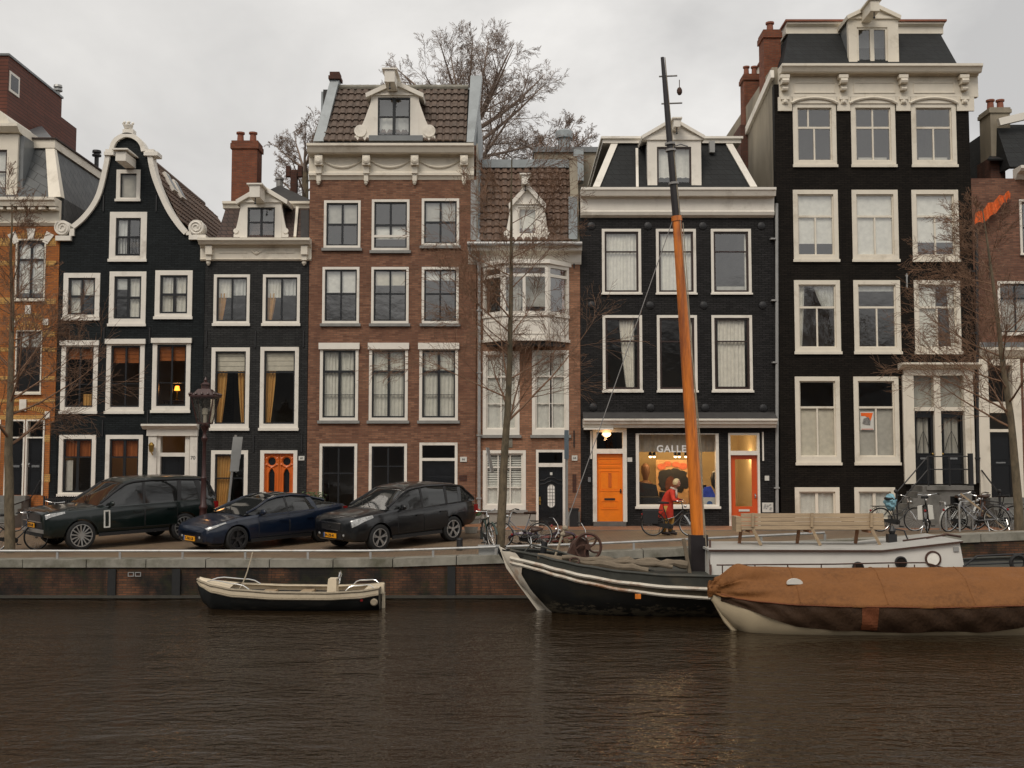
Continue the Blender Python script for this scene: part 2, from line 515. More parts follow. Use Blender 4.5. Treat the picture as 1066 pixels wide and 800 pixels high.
brick('pitch_brick', (.0215,.0172,.0135), (.0125,.010,.008), (.005,.004,.0032), rough=.65, stain=(.019,.0155,.012), stain_amt=.45, spec=.10, bump=.7)
brick('brown_brick', (.345,.165,.097), (.165,.070,.043), (.17,.115,.08), stain=(.10,.05,.035), dark=((.15,.068,.043), .5))
brick('tan_brick', (.46,.225,.13), (.25,.11,.062), (.22,.155,.105), stain=(.13,.075,.05), dark=((.24,.115,.07), .4))
brick('orange_brick', (.54,.19,.045), (.42,.135,.033), (.24,.12,.055), stain=(.18,.07,.03), dark=((.24,.07,.02), .4))
brick('yellow_brick', (.72,.42,.13), (.60,.33,.09), (.30,.18,.08), stain=(.24,.12,.045))
brick('red_brown_brick', (.31,.145,.09), (.15,.066,.044), (.16,.11,.08), stain=(.10,.06,.045), dark=((.12,.055,.04), .5))
brick('chimney_brick', (.27,.085,.042), (.18,.055,.03), (.15,.09,.06), stain=(.07,.035,.025), stain_amt=.6)
brick('old_chimney_brick', (.13,.05,.032), (.085,.034,.024), (.08,.055,.045), stain=(.035,.025,.02), stain_amt=.7)
brick('penthouse_cladding', (.16,.052,.032), (.125,.042,.027), (.045,.022,.016), bw=3.0, bh=.13, ms=.012, rough=.7, stain_amt=.2)
brick('quay_brick', (.24,.095,.042), (.12,.055,.030), (.07,.05,.035), stain=(.006,.006,.005), stain_amt=1.0, dark=((.007,.007,.006), .97), dark_at=(.36,.57), moss=((.028,.03,.010), .5), rough=.7)
brick('pavers', (.25,.125,.062), (.19,.09,.048), (.10,.07,.045), bw=.21, bh=.1, rough=.8, stain_amt=.3, bump=.2)
slate('black_slate', (.011,.013,.0135), (.0055,.0065,.007), (.002,.002,.002), rough=.75, bump=.8)
slate('grey_slate', (.115,.12,.12), (.085,.09,.092), (.03,.03,.03), bw=.5, bh=.34, diag=True, rough=.6)
slate('brown_tile_flat', (.10,.058,.043), (.07,.042,.033), (.018,.012,.01), bw=.2, bh=.17, rough=.75, bump=.9)
plain('pantile', (.125,.090,.070), .75, .35, 7, bump=.2, dirt=(.07,.062,.05))
plain('pantile_brown', (.135,.085,.06), .75, .4, 7, bump=.2, dirt=(.06,.05,.04))
glass('pane_glass', (.95,.96,.94), .13)
glass('pane_glass_dim', (.90,.90,.88), .02)
glass('shop_glass', (.93,.93,.92), .02, .06)
cloth('net_curtain', (.86,.83,.75)); cloth('white_blind', (.86,.84,.78)); cloth('grey_blind', (.52,.50,.45))
cloth('cream_blind', (.72,.67,.56)); cloth('gold_curtain', (.60,.34,.11)); cloth('amber_blind', (.36,.115,.035))
cloth('pale_curtain', (.72,.72,.69))
plain('coping_stone', (.25,.235,.195), .8, .25, 2.2, bump=.25, dirt=(.085,.08,.05), dirt_at=(.48,.70))
plain('galvanised', (.36,.36,.35), .4, .12, 8, metal=.35, dirt=(.24,.20,.16))
plain('kerb_stone', (.13,.125,.115), .8, .2, 3, bump=.2)
plain('bark', (.13,.10,.062), .9, .45, 9, bump=.7, stretch=(1,1,.4), dirt=(.045,.045,.03))
plain('twig', (.20,.112,.066), .85, .3, 4)
plain('pale_twig', (.27,.205,.165), .9, .25, 3)
plain('lamp_brown', (.045,.016,.014), .4, .3, 6, bump=.1)
plain('wood_grey', (.34,.25,.155), .7, .22, 3, bump=.15, stretch=(.6,6,6), dirt=(.20,.15,.10))
plain('mast_orange', (.66,.185,.016), .45, .25, 4, bump=.15, stretch=(3,3,.35), dirt=(.27,.07,.014), dirt_at=(.46,.66), coat=.15)
plain('mast_black', (.014,.010,.011), .4, .3, 4)
plain('rope', (.30,.25,.18), .9, .2, 12)
plain('steel_wire', (.26,.25,.24), .5, .1)
plain('rubber', (.012,.012,.012), .75, .2, 6)
plain('chrome', (.62,.62,.61), .2, .05, metal=1)
plain('rim_silver', (.50,.50,.49), .28, .08, metal=.8)
plain('rim_dark', (.055,.055,.058), .35, .1, metal=.7)
# ------------------------------------------------------------------ setting: water, bed, street
def build_setting():
    b = MB(); b.quad((-160,-60,0),(160,-60,0),(160,QY+.02,0),(-160,QY+.02,0))
    m, nt, p = _nt('canal_water')
    vec = _coord(nt, (1.0, 1.6, 1)); v2 = _coord(nt, (.4, .8, 1))
    n1 = _noise(nt, vec, 4.0, 3, .5); n2 = _noise(nt, v2, 1.3, 2, .5); n3 = _noise(nt, _coord(nt, (.09,.16,1)), 1.0, 3, .5)
    mu = _n(nt, 'ShaderNodeMath', operation='MULTIPLY'); nt.links.new(n1, mu.inputs[0]); nt.links.new(_ramp(nt, n3, .3, .7, (.35,)*3+(1,), (1.25,)*3+(1,)), mu.inputs[1])
    ad = _n(nt, 'ShaderNodeMath', operation='MULTIPLY_ADD'); ad.inputs[1].default_value = 1.6
    nt.links.new(n2, ad.inputs[0]); nt.links.new(mu.outputs[0], ad.inputs[2])
    _bump(nt, p, ad.outputs[0], 1.0, .064)
    p.inputs['Base Color'].default_value = (.021, .0125, .0058, 1)
    p.inputs['Roughness'].default_value = .06; p.inputs['IOR'].default_value = 1.33; p.inputs['Specular Tint'].default_value = (1, .86, .72, 1)
    setting(b.build('water', 'canal_water'))
    # the street: from the quay edge to the kerb
    s = MB(); xs = [-60 + i*1.0 for i in range(121)]; ys = [28.5 + i*.79 for i in range(9)]
    k = len(xs)
    s.add([(x, y, zg(x, y) - .004) for y in ys for x in xs],
          [(j*k+i, j*k+i+1, (j+1)*k+i+1, (j+1)*k+i) for j in range(8) for i in range(k-1)])
    m, nt, p = _nt('street_bricks')
    vec = _coord(nt)
    t = _n(nt, 'ShaderNodeTexBrick', Scale=1.0)
    t.inputs['Color1'].default_value = (.21,.135,.082,1); t.inputs['Color2'].default_value = (.13,.088,.056,1); t.inputs['Mortar'].default_value = (.07,.055,.038,1)
    t.inputs['Mortar Size'].default_value = .01; t.inputs['Brick Width'].default_value = .21; t.inputs['Row Height'].default_value = .09
    nt.links.new(vec, t.inputs['Vector'])
    nt.links.new(_mixc(nt, _ramp(nt, _noise(nt, vec, .8, 6), .4, .7), t.outputs['Color'], (.17,.12,.07)), p.inputs['Base Color'])
    p.inputs['Roughness'].default_value = .6
    _bump(nt, p, t.outputs['Fac'], -.4, .01)
    setting(s.build('street', 'street_bricks'))
    w = MB(); w.box(-60, 60, 34.97, 39.0, .4, zf(0))
    m, nt, p = _nt('pavement_bricks')
    t = _n(nt, 'ShaderNodeTexBrick', Scale=1.0)
    t.inputs['Color1'].default_value = (.40,.18,.085,1); t.inputs['Color2'].default_value = (.30,.13,.065,1); t.inputs['Mortar'].default_value = (.12,.08,.05,1)
    t.inputs['Mortar Size'].default_value = .008; t.inputs['Brick Width'].default_value = .21; t.inputs['Row Height'].default_value = .1
    vec = _coord(nt); nt.links.new(vec, t.inputs['Vector'])
    nt.links.new(_mixc(nt, _ramp(nt, _noise(nt, vec, 1.2, 5), .4, .75), t.outputs['Color'], (.13,.085,.06)), p.inputs['Base Color'])
    p.inputs['Roughness'].default_value = .75
    setting(w.build('pavement', 'pavement_bricks'))
    k = MB()
    x = -60
    while x < 60:
        k.box(x+.004, x+.996, 34.80, 34.965, .4, zf(0) + .004); x += 1.0
    setting(k.build('kerb', 'kerb_stone'))
    g = MB(); g.quad((-160,39.0,.9),(160,39.0,.9),(160,240,.9),(-160,240,.9))
    setting(g.build('ground', 'roof_felt'))

# ------------------------------------------------------------------ house parts
ROOM_CUT = []
class House:
    def __init__(s, label, xl, xr, wall, ym=330):
        s.xl, s.xr = PX(xl, ym), PX(xr, ym)
        s.root = thing('canal_house', label, 'house', ((s.xl+s.xr)/2, FY, zf(0)))
        s.holes = []; s.wall = wall
    def rect(s, x0, y0, x1, y1, Y=FY):
        ym, xm = (y0+y1)/2, (x0+x1)/2
        return PX(x0, ym, Y), PX(x1, ym, Y), at(xm, y1, Y).z, at(xm, y0, Y).z
    def front(s, outline, th=.3):
        s.wall_ob = holed_wall('wall', outline, s.holes, FY, FY + th, s.wall, s.root)
    def straight_front(s, ytop):
        z = PZ(ytop)
        s.front([(s.xl, zf(0)-.3), (s.xr, zf(0)-.3), (s.xr, z), (s.xl, z)])
    def body(s, ztop, depth=9, floors=(), side=None, back=True):
        e = .006
        b = MB()
        b.box(s.xl+e, s.xl+.2, FY+.3, FY+depth, zf(0)-.3, ztop); b.box(s.xr-.2, s.xr-e, FY+.3, FY+depth, zf(0)-.3, ztop)
        b.box(s.xl+.2, s.xr-.2, FY+depth-.2, FY+depth, zf(0)-.3, ztop)
        b.build('side_wall', side or s.wall, s.root)
        r = MB()
        r.box(s.xl+.2, s.xr-.2, FY+3.4, FY+3.5, zf(0)-.25, ztop-.2)
        for fy in floors:
            z = PZ(fy); r.box(s.xl+.2, s.xr-.2, FY+.302, FY+3.4, z-.12, z+.12)
        r.box(s.xl+.2, s.xr-.2, FY+.302, FY+depth-.2, ztop-.2, ztop-.02)
        r.build('room', 'room_wall', s.root)

def wavy(mb, x0, x1, z0, z1, y, amp=.03, per=.13, seed=0, taper=0.0, gather=0):
    rng = random.Random(seed)
    n = max(4, int((x1-x0)/.025)); ph = rng.random()*6; k1 = 2*math.pi/per
    def fn(u, v):
        w = (x1-x0); f = 1 - taper*(1-v)**1.3 if taper > 0 else 1
        xx = x0 + w*u*f if gather >= 0 else x1 - w*(1-u)*f
        return (xx, y + amp*math.sin(k1*w*u + ph + .7*math.sin(3*u+ph)) + amp*.4*math.sin(2.3*k1*w*u+ph*2), z0 + (z1-z0)*v)
    mb.grid(fn, n, 6)

_seed = [1]
def win(h, x0, y0, x1, y1, cw=3.2, sash='dark_sash', v=((.5,0,1),), hb=(.5,), cur=(), cas='white_paint', wb=None, wt=None, sill=None,
        head=0, pane='pane_glass', sw=.055, bw=.045, arch=False, name='window', out=.03):
    X0, X1, Z0, Z1 = h.rect(x0, y0, x1, y1)
    k = (X1-X0)/(x1-x0); w = cw*k; wbm = (wb or cw)*k; wtm = (wt or cw)*k
    h.holes.append((X0+.012, X1-.012, Z0+.012, Z1-.012))
    c = MB(); c.frame(X0, X1, Z0, Z1, w, FY-out, FY+.17, wbm, wtm)
    if sill is None: c.box(X0-.03, X1+.03, FY-out-.045, FY-out-.002, Z0-.004, Z0+min(.09, wbm*.6))
    if head: c.box(X0-.04, X1+.04, FY-out-.08, FY-out-.002, Z1-head*k, Z1+.02)
    win_ob = c.build(name, cas, h.root)
    if sill:
        q = MB(); q.box(X0-.06, X1+.06, FY-.09, FY+.02, Z0-.10, Z0-.004); q.build('sill', sill, win_ob)
    xi0, xi1, zi0, zi1 = X0+w, X1-w, Z0+wbm, Z1-wtm
    g = MB(); g.frame(xi0-.004, xi1+.004, zi0-.004, zi1+.004, sw, FY+.035, FY+.10)
    for e in v:
        fx, fa, fb = (e, 0, 1) if not isinstance(e, tuple) else e
        xc = lerp(xi0, xi1, fx)
        g.box(xc-bw/2, xc+bw/2, FY+.045, FY+.09, lerp(zi1, zi0, fb) + sw*.9, lerp(zi1, zi0, fa) - sw*.9)
    for e in hb:
        fy, t = (e, bw) if not isinstance(e, tuple) else e
        zc = lerp(zi1, zi0, fy)
        g.box(xi0+sw*.9, xi1-sw*.9, FY+.041, FY+.094, zc-t/2, zc+t/2)
    if arch:                                         # two round-headed lights
        xc = (xi0+xi1)/2
        for a, b_ in ((xi0+sw, xc-bw/2), (xc+bw/2, xi1-sw)):
            r = (b_-a)/2; zc = zi1 - sw - r - .05
            pts = [(a + r + r*math.cos(t*math.pi/10), zc + r*math.sin(t*math.pi/10)) for t in range(11)]
            for (p, q) in zip(pts, pts[1:]):
                g.hexa([(p[0],FY+.047,p[1]),(q[0],FY+.047,q[1]),(q[0],FY+.088,q[1]),(p[0],FY+.088,p[1])],
                       [(p[0],FY+.047,zi1-sw*.5),(q[0],FY+.047,zi1-sw*.5),(q[0],FY+.088,zi1-sw*.5),(p[0],FY+.088,zi1-sw*.5)])
    g.build('sash', sash, win_ob)
    pn = MB(); pn.quad((xi0,FY+.07,zi0),(xi1,FY+.07,zi0),(xi1,FY+.07,zi1),(xi0,FY+.07,zi1)); pn.build('pane', pane, win_ob)
    for item in cur:
        kind, mt, a, b_, t, u = item[:6]
        q = MB(); _seed[0] += 1
        xa, xb, za, zb = lerp(xi0, xi1, a), lerp(xi0, xi1, b_), lerp(zi1, zi0, u), lerp(zi1, zi0, t)
        if kind == 'w': wavy(q, xa, xb, za, zb, FY+.15, .020, .12, _seed[0]); nm = 'curtain'
        elif kind == 'l': wavy(q, xa, xb, za, zb, FY+.16, .026, .11, _seed[0], .45, 1); nm = 'curtain'
        elif kind == 'r': wavy(q, xa, xb, za, zb, FY+.16, .026, .11, _seed[0], .45, -1); nm = 'curtain'
        elif kind == 'n': wavy(q, xa, xb, za, zb, FY+.13, .010, .23, _seed[0]); nm = 'net_curtain'
        elif kind == 'roman':
            n = 4
            for i in range(n):
                q.box(xa, xb, FY+.16-.012*i, FY+.18, lerp(za, zb, i/n)+.004, lerp(za, zb, (i+1)/n))
            nm = 'blind'
        elif kind == 'slat':
            n = max(3, int((zb-za)/.075))
            for i in range(n):
                z = lerp(za, zb, (i+.5)/n); q.slab((xa,FY+.13,z-.026),(xb,FY+.13,z-.026),(xb,FY+.15,z+.026),(xa,FY+.15,z+.026), .006)
            nm = 'shutter'
        else: q.box(xa, xb, FY+.125, FY+.135, za, zb); nm = 'blind'
        q.build(nm, mt, win_ob, smooth=kind in 'wlrn')
    return win_ob

def mold(h, name, x0, x1, steps, mat, ym=None, parent=None, back=.12, ends=0.0, base=FY):
    """a moulded band along the front; steps = (py, how far it stands out) from top to bottom; x0, x1 in pixels or metres if ym is None"""
    X0, X1 = (PX(x0, ym), PX(x1, ym)) if ym is not None else (x0, x1)
    poly = [(base - p, PZ(y, base - p)) for y, p in steps]
    poly = [(base + back, poly[0][1])] + poly + [(base + back, poly[-1][1])]
    b = MB(); b.xprism(poly, X0, X1)
    return b.build(name, mat, parent or h.root)

def doorset(h, x0, y0, x1, y1, ty=None, leaf='black_door', cw=3, panels=(), lights=(), cas='white_paint', rail=3, rec=.10, handle=True, knob='brass',
            side=1, slot=None, tpane='pane_glass_dim', split=False, panemat='pane_glass_dim', frame=True):
    X0, X1, Z0, Z1 = h.rect(x0, y0, x1, y1); k = (X1-X0)/(x1-x0)
    h.holes.append((X0+.012, X1-.012, Z0-.2 if Z0 < zf(0)+.25 else Z0+.01, Z1-.012))
    w = cw*k; f = MB()
    f.box(X0, X0+w, FY-.035, FY+.2, Z0, Z1); f.box(X1-w, X1, FY-.035, FY+.2, Z0, Z1); f.box(X0+w, X1-w, FY-.035, FY+.2, Z1-w, Z1)
    zt = Z1 - w
    if ty:
        zr = PZ(ty); f.box(X0+w, X1-w, FY-.03, FY+.195, zr-rail*k, zr)
        fo = f.build('door_frame', cas, h.root)
        q = MB(); q.quad((X0+w,FY+.09,zr),(X1-w,FY+.09,zr),(X1-w,FY+.09,zt),(X0+w,FY+.09,zt)); q.build('transom_pane', tpane, fo)
        zt = zr - rail*k
    else: fo = f.build('door_frame', cas, h.root)
    xa, xb = X0+w, X1-w
    d = MB(); y = FY + rec
    cuts = []
    for (a, b_, t, u) in lights: cuts.append((lerp(xa,xb,a), lerp(xa,xb,b_), lerp(zt,Z0,u), lerp(zt,Z0,t)))
    def plate(mb, xs0, xs1, z0, z1, cs):             # leaf with rectangular openings, in horizontal strips
        zs = sorted({z0, z1, *[c[2] for c in cs], *[c[3] for c in cs]})
        for za, zb in zip(zs, zs[1:]):
            row = sorted((c[0], c[1]) for c in cs if c[2] < (za+zb)/2 < c[3]); x = xs0
            for p, q_ in row: mb.box(x, p, y, y+.05, za, zb); x = q_
            mb.box(x, xs1, y, y+.05, za, zb)
    plate(d, xa, xb, Z0, zt, cuts)
    for (a, b_, t, u) in panels:
        d.frame(lerp(xa,xb,a), lerp(xa,xb,b_), lerp(zt,Z0,u), lerp(zt,Z0,t), .028, y-.018, y+.001)
        d.box(lerp(xa,xb,a)+.06, lerp(xa,xb,b_)-.06, y-.010, y+.001, lerp(zt,Z0,u)+.06, lerp(zt,Z0,t)-.06)
    if split: d.box((xa+xb)/2-.03, (xa+xb)/2+.03, y-.025, y+.001, Z0, zt)
    do = d.build('door', leaf, fo)
    if cuts:
        q = MB()
        for c in cuts: q.quad((c[0],y+.03,c[2]),(c[1],y+.03,c[2]),(c[1],y+.03,c[3]),(c[0],y+.03,c[3]))
        q.build('door_pane', panemat, fo)
    if handle:
        q = MB(); xh = lerp(xa, xb, .08 if side < 0 else .92); zh = Z0 + 1.02
        q.ball((xh, y-.05, zh), .035, 8); q.box(xh-.02, xh+.02, y-.03, y, zh-.07, zh+.07)
        q.build('handle', knob, fo)
    if slot:
        q = MB(); q.box(lerp(xa,xb,slot[0]), lerp(xa,xb,slot[1]), y-.03, y-.019, lerp(zt,Z0,slot[3]), lerp(zt,Z0,slot[2])); q.build('letter_slot', slot[4], fo)
    return fo

def plate(h, x0, y0, x1, y1, s=None, mat='white_plate', ink='letter_black', name='number_plate', grow=.62):
    X0, X1, Z0, Z1 = h.rect(x0, y0, x1, y1)
    b = MB(); b.box(X0, X1, FY-.03, FY+.01, Z0, Z1); o = b.build(name, mat, h.root)
    if s: text('number', s, (Z1-Z0)*1.0*grow, ink, o, ((X0+X1)/2, FY-.033, (Z0+Z1)/2))
    return o

def pbox(mb, x0, y0, x1, y1, ya, yb, base=FY):
    """pixel rectangle, standing from base+ya to base+yb"""
    Y = base + ya
    xm, ym = (x0+x1)/2, (y0+y1)/2
    return mb.box(PX(x0, ym, Y), PX(x1, ym, Y), base+ya, base+yb, at(xm, y1, Y).z, at(xm, y0, Y).z)

def ribbon(mb, pts, w, y0, y1):
    """a coping of width w along pts of (x, z), growing to the right of its direction"""
    o = []
    for i, p in enumerate(pts):
        a, b = Vector(pts[max(i-1,0)]), Vector(pts[min(i+1,len(pts)-1)])
        t = (b-a).normalized(); n = Vector((t.y, -t.x)); o.append(Vector(p) + n*w)
    vs = []
    for p, q in zip(pts, o): vs += [(p[0],y0,p[1]),(q[0],y0,q[1]),(q[0],y1,q[1]),(p[0],y1,p[1])]
    k = len(pts); fs = []
    for i in range(k-1):
        for j in range(4): fs.append((i*4+j, i*4+(j+1)%4, (i+1)*4+(j+1)%4, (i+1)*4+j))
    fs += [(0,3,2,1), ((k-1)*4,(k-1)*4+1,(k-1)*4+2,(k-1)*4+3)]
    mb.add(vs, fs)
def scroll(mb, x, z, r, y0, y1, hand=1):
    mb.ylathe([(r, y0-FY), (r, y1-FY)], (x, FY, z), 24)
    pts = []
    for i in range(40):
        a = i/39*2.2*2*math.pi; q = r*(1-.8*i/39)
        pts.append((x+hand*q*math.cos(a+2.2), y0-.012, z+q*math.sin(a+2.2)))
    mb.tube(pts, r*.10, 5)

def pantiles(A, B, C, D, nu, nv, name, mat, parent, amp=.035, step=.04):
    """rows of S-shaped tiles on the quad A (lower left) B (lower right) C D"""
    A, B, C, D = map(Vector, (A, B, C, D))
    n = (B-A).cross(D-A).normalized()
    mb = MB(); S = 8
    for j in range(nv):
        vs = []
        for e, off in ((0, step), (1.06, 0.0)):
            v = min(1, (j+e)/nv)
            for i in range(nu*S+1):
                u = i/(nu*S); fr = (i % S)/S
                p = A.lerp(B, u).lerp(D.lerp(C, u), v)
                hgt = amp*(math.sin(fr*2*math.pi)*.6 + .4*math.cos(fr*4*math.pi)) + off
                vs.append(p + n*hgt)
        k = nu*S+1
        lip = [q - n*step for q in vs[:k]]
        mb.s = True
        mb.add(vs, [(i, i+1, k+i+1, k+i) for i in range(k-1)])
        mb.s = False
        mb.add(lip + vs[:k], [(i, i+1, k+i+1, k+i) for i in range(k-1)])
    return mb.build(name, mat, parent, norm=False)

def dormer(h, body, win_, ped, dy=.12, depth=2.2, vol=None, beam=None, cas='white_paint', sash='dark_sash', v=(.5,), hb=(.5,), cur=(), bw=.05, sidemat=None, pedth=.16, swd=.06):
    """body, win_: pixel rectangles; ped: (xl, xr, y of eaves, y of peak)"""
    Y = FY + dy
    bx0, bx1, bz0, bz1 = h.rect(*body, Y); wx0, wx1, wz0, wz1 = h.rect(*win_, Y)
    d = MB()
    d.box(bx0, wx0, Y, Y+.2, bz0, bz1); d.box(wx1, bx1, Y, Y+.2, bz0, bz1)
    d.box(wx0, wx1, Y, Y+.2, wz1, bz1)
    if wz0 - bz0 > .02: d.box(wx0, wx1, Y, Y+.2, bz0, wz0)
    root = d.build('dormer', cas, h.root)
    s = MB(); s.box(bx0+.03, bx0+.10, Y+.2, Y+depth, bz0, bz1-.01); s.box(bx1-.10, bx1-.03, Y+.2, Y+depth, bz0, bz1-.01)
    s.box(bx0+.1, bx1-.1, Y+.5, Y+.6, bz0, bz1-.02)
    s.build('dormer_side', sidemat or 'zinc', root)
    g = MB(); g.frame(wx0, wx1, wz0, wz1, swd, Y+.04, Y+.11)
    for fx in v:
        xc = lerp(wx0, wx1, fx); g.box(xc-bw, xc+bw, Y+.03, Y+.10, wz0+swd*.9, wz1-swd*.9)
    for fy in hb:
        zc = lerp(wz1, wz0, fy); g.box(wx0+swd*.9, wx1-swd*.9, Y+.045, Y+.095, zc-.025, zc+.025)
    g.build('sash', sash, root)
    q = MB(); q.quad((wx0,Y+.08,wz0),(wx1,Y+.08,wz0),(wx1,Y+.08,wz1),(wx0,Y+.08,wz1)); q.build('pane', 'pane_glass', root)
    for (mt, a, b_, t, u) in cur:
        q = MB(); wavy(q, lerp(wx0,wx1,a), lerp(wx0,wx1,b_), lerp(wz1,wz0,u), lerp(wz1,wz0,t), Y+.2, .01, .2, 7); q.build('curtain', mt, root, smooth=True)
    xl, xr, ye, yp = ped; Yp = Y - .1
    X0, X1 = PX(xl, ye, Yp), PX(xr, ye, Yp); ze, zp = PZ(ye, Yp), PZ(yp, Yp); xm = (X0+X1)/2
    p = MB()
    p.box(X0+.05, X1-.05, Yp+.04, Y+.22, bz1-.005, ze+.01)                                # architrave
    p.prism([(X0+.12, ze+.01), (X1-.12, ze+.01), (xm, zp-.10)], Yp+.07, Y+depth*.9)       # tympanum and the roof behind it
    for sx in (-1, 1):
        xe = X0 if sx < 0 else X1
        p.prism([(xe, ze), (xm, zp), (xm, zp-pedth), (xe-sx*.02, ze-pedth*.9)], Yp-.04, Y+depth)
    p.build('pediment', cas, root)
    if vol:
        q = MB(); vx0, vx1 = PX(vol[0], body[3], Y), PX(vol[1], body[3], Y)
        hgt = bz1 - bz0
        for sx, xi, xo in ((-1, bx0, vx0), (1, bx1, vx1)):
            w = abs(xo - xi); pts = [(xi, bz0), (xo, bz0), (xo, bz0+.1*hgt)]
            for i in range(9):
                t = i/8; pts.append((xi + sx*w*(.95*(1-t)**1.7 + .16*math.sin(t*math.pi)*t), bz0 + hgt*(.1+.78*t)))
            pts.append((xi, bz0+hgt*.9)); q.prism(pts, Y+.02, Y+.16)
            q.ylathe([(w*.38, -.02), (w*.38, .05)], (xo-sx*w*.36, Y, bz0+.17*hgt+w*.1), 14)
        islands(q, 'volute', cas, root)
    if beam:
        bx, by, s_, ln = beam
        a = at(bx, by, Y-ln); q = MB(); q.box(a.x-s_/2, a.x+s_/2, Y-ln, Y+.3, a.z-s_*.6, a.z+s_*.6)
        q.slab((a.x-s_*.75, Y-ln-.05, a.z+s_*.62), (a.x+s_*.75, Y-ln-.05, a.z+s_*.62), (a.x+s_*.75, Y+.3, a.z+s_*.62), (a.x-s_*.75, Y+.3, a.z+s_*.62), -.05)
        q.build('hoist_beam', cas, root)
        q = MB(); q.tube([(a.x, Y-ln+.12, a.z-s_*.55), (a.x, Y-ln+.12, a.z-s_*.55-.18)], .018, 6); q.ball((a.x, Y-ln+.12, a.z-s_*.55-.2), .04, 6); q.build('hook', 'black_iron', root)
    return root

def flue(mb, c, r, h, cap=True):
    mb.lathe([(r, 0), (r, h), (r*1.25, h), (r*1.25, h+.06)], c, 10)
def chimney(h, x0, y0, x1, y1, Y, depth, mat, pots=2, capm=None, cap=.16):
    X0, X1, Z0, Z1 = h.rect(x0, y0, x1, y1, Y)
    b = MB(); b.box(X0, X1, Y, Y+depth, Z0, Z1-cap)
    b.box(X0-.05, X1+.05, Y-.05, Y+depth+.05, Z1-cap, Z1-cap*.35); b.box(X0-.02, X1+.02, Y-.02, Y+depth+.02, Z1-cap*.35, Z1)
    o = b.build('chimney', mat, h.root)
    for i in range(pots):
        q = MB(); r = min(.13, (X1-X0)/pots*.36); xc = lerp(X0, X1, (i+.5)/pots)
        q.lathe([(r, 0), (r*.85, .30), (r*1.2, .32), (r*1.2, .38), (r*.7, .38)], (xc, Y+depth*.4, Z1), 12); q.build('chimney_pot', 'terracotta', o)
    return o
def downpipe(h, pts, r=.05, mat='galvanised'):
    b = MB(); b.tube(pts, r, 8)
    z = pts[-1][2]+.8
    while z < pts[0][2]-.3:
        p = Vector(pts[-1]); b.box(p.x-r*1.5, p.x+r*1.5, p.y-r*1.3, p.y+r*1.6, z, z+.05); z += 2.1
    return b.build('downpipe', mat, h.root, smooth=True)
def anchors(h, pts, kind='bar'):
    b = MB()
    for x, y in pts:
        p = at(x, y)
        if kind == 'bar': b.box(p.x-.02, p.x+.02, FY-.035, FY+.01, p.z-.28, p.z+.28)
        else:
            b.ylathe([(.14,.01),(.13,-.03),(.06,-.05),(.01,-.055)], (p.x, FY, p.z), 10)
    islands(b, 'wall_anchor', 'black_iron', h.root)
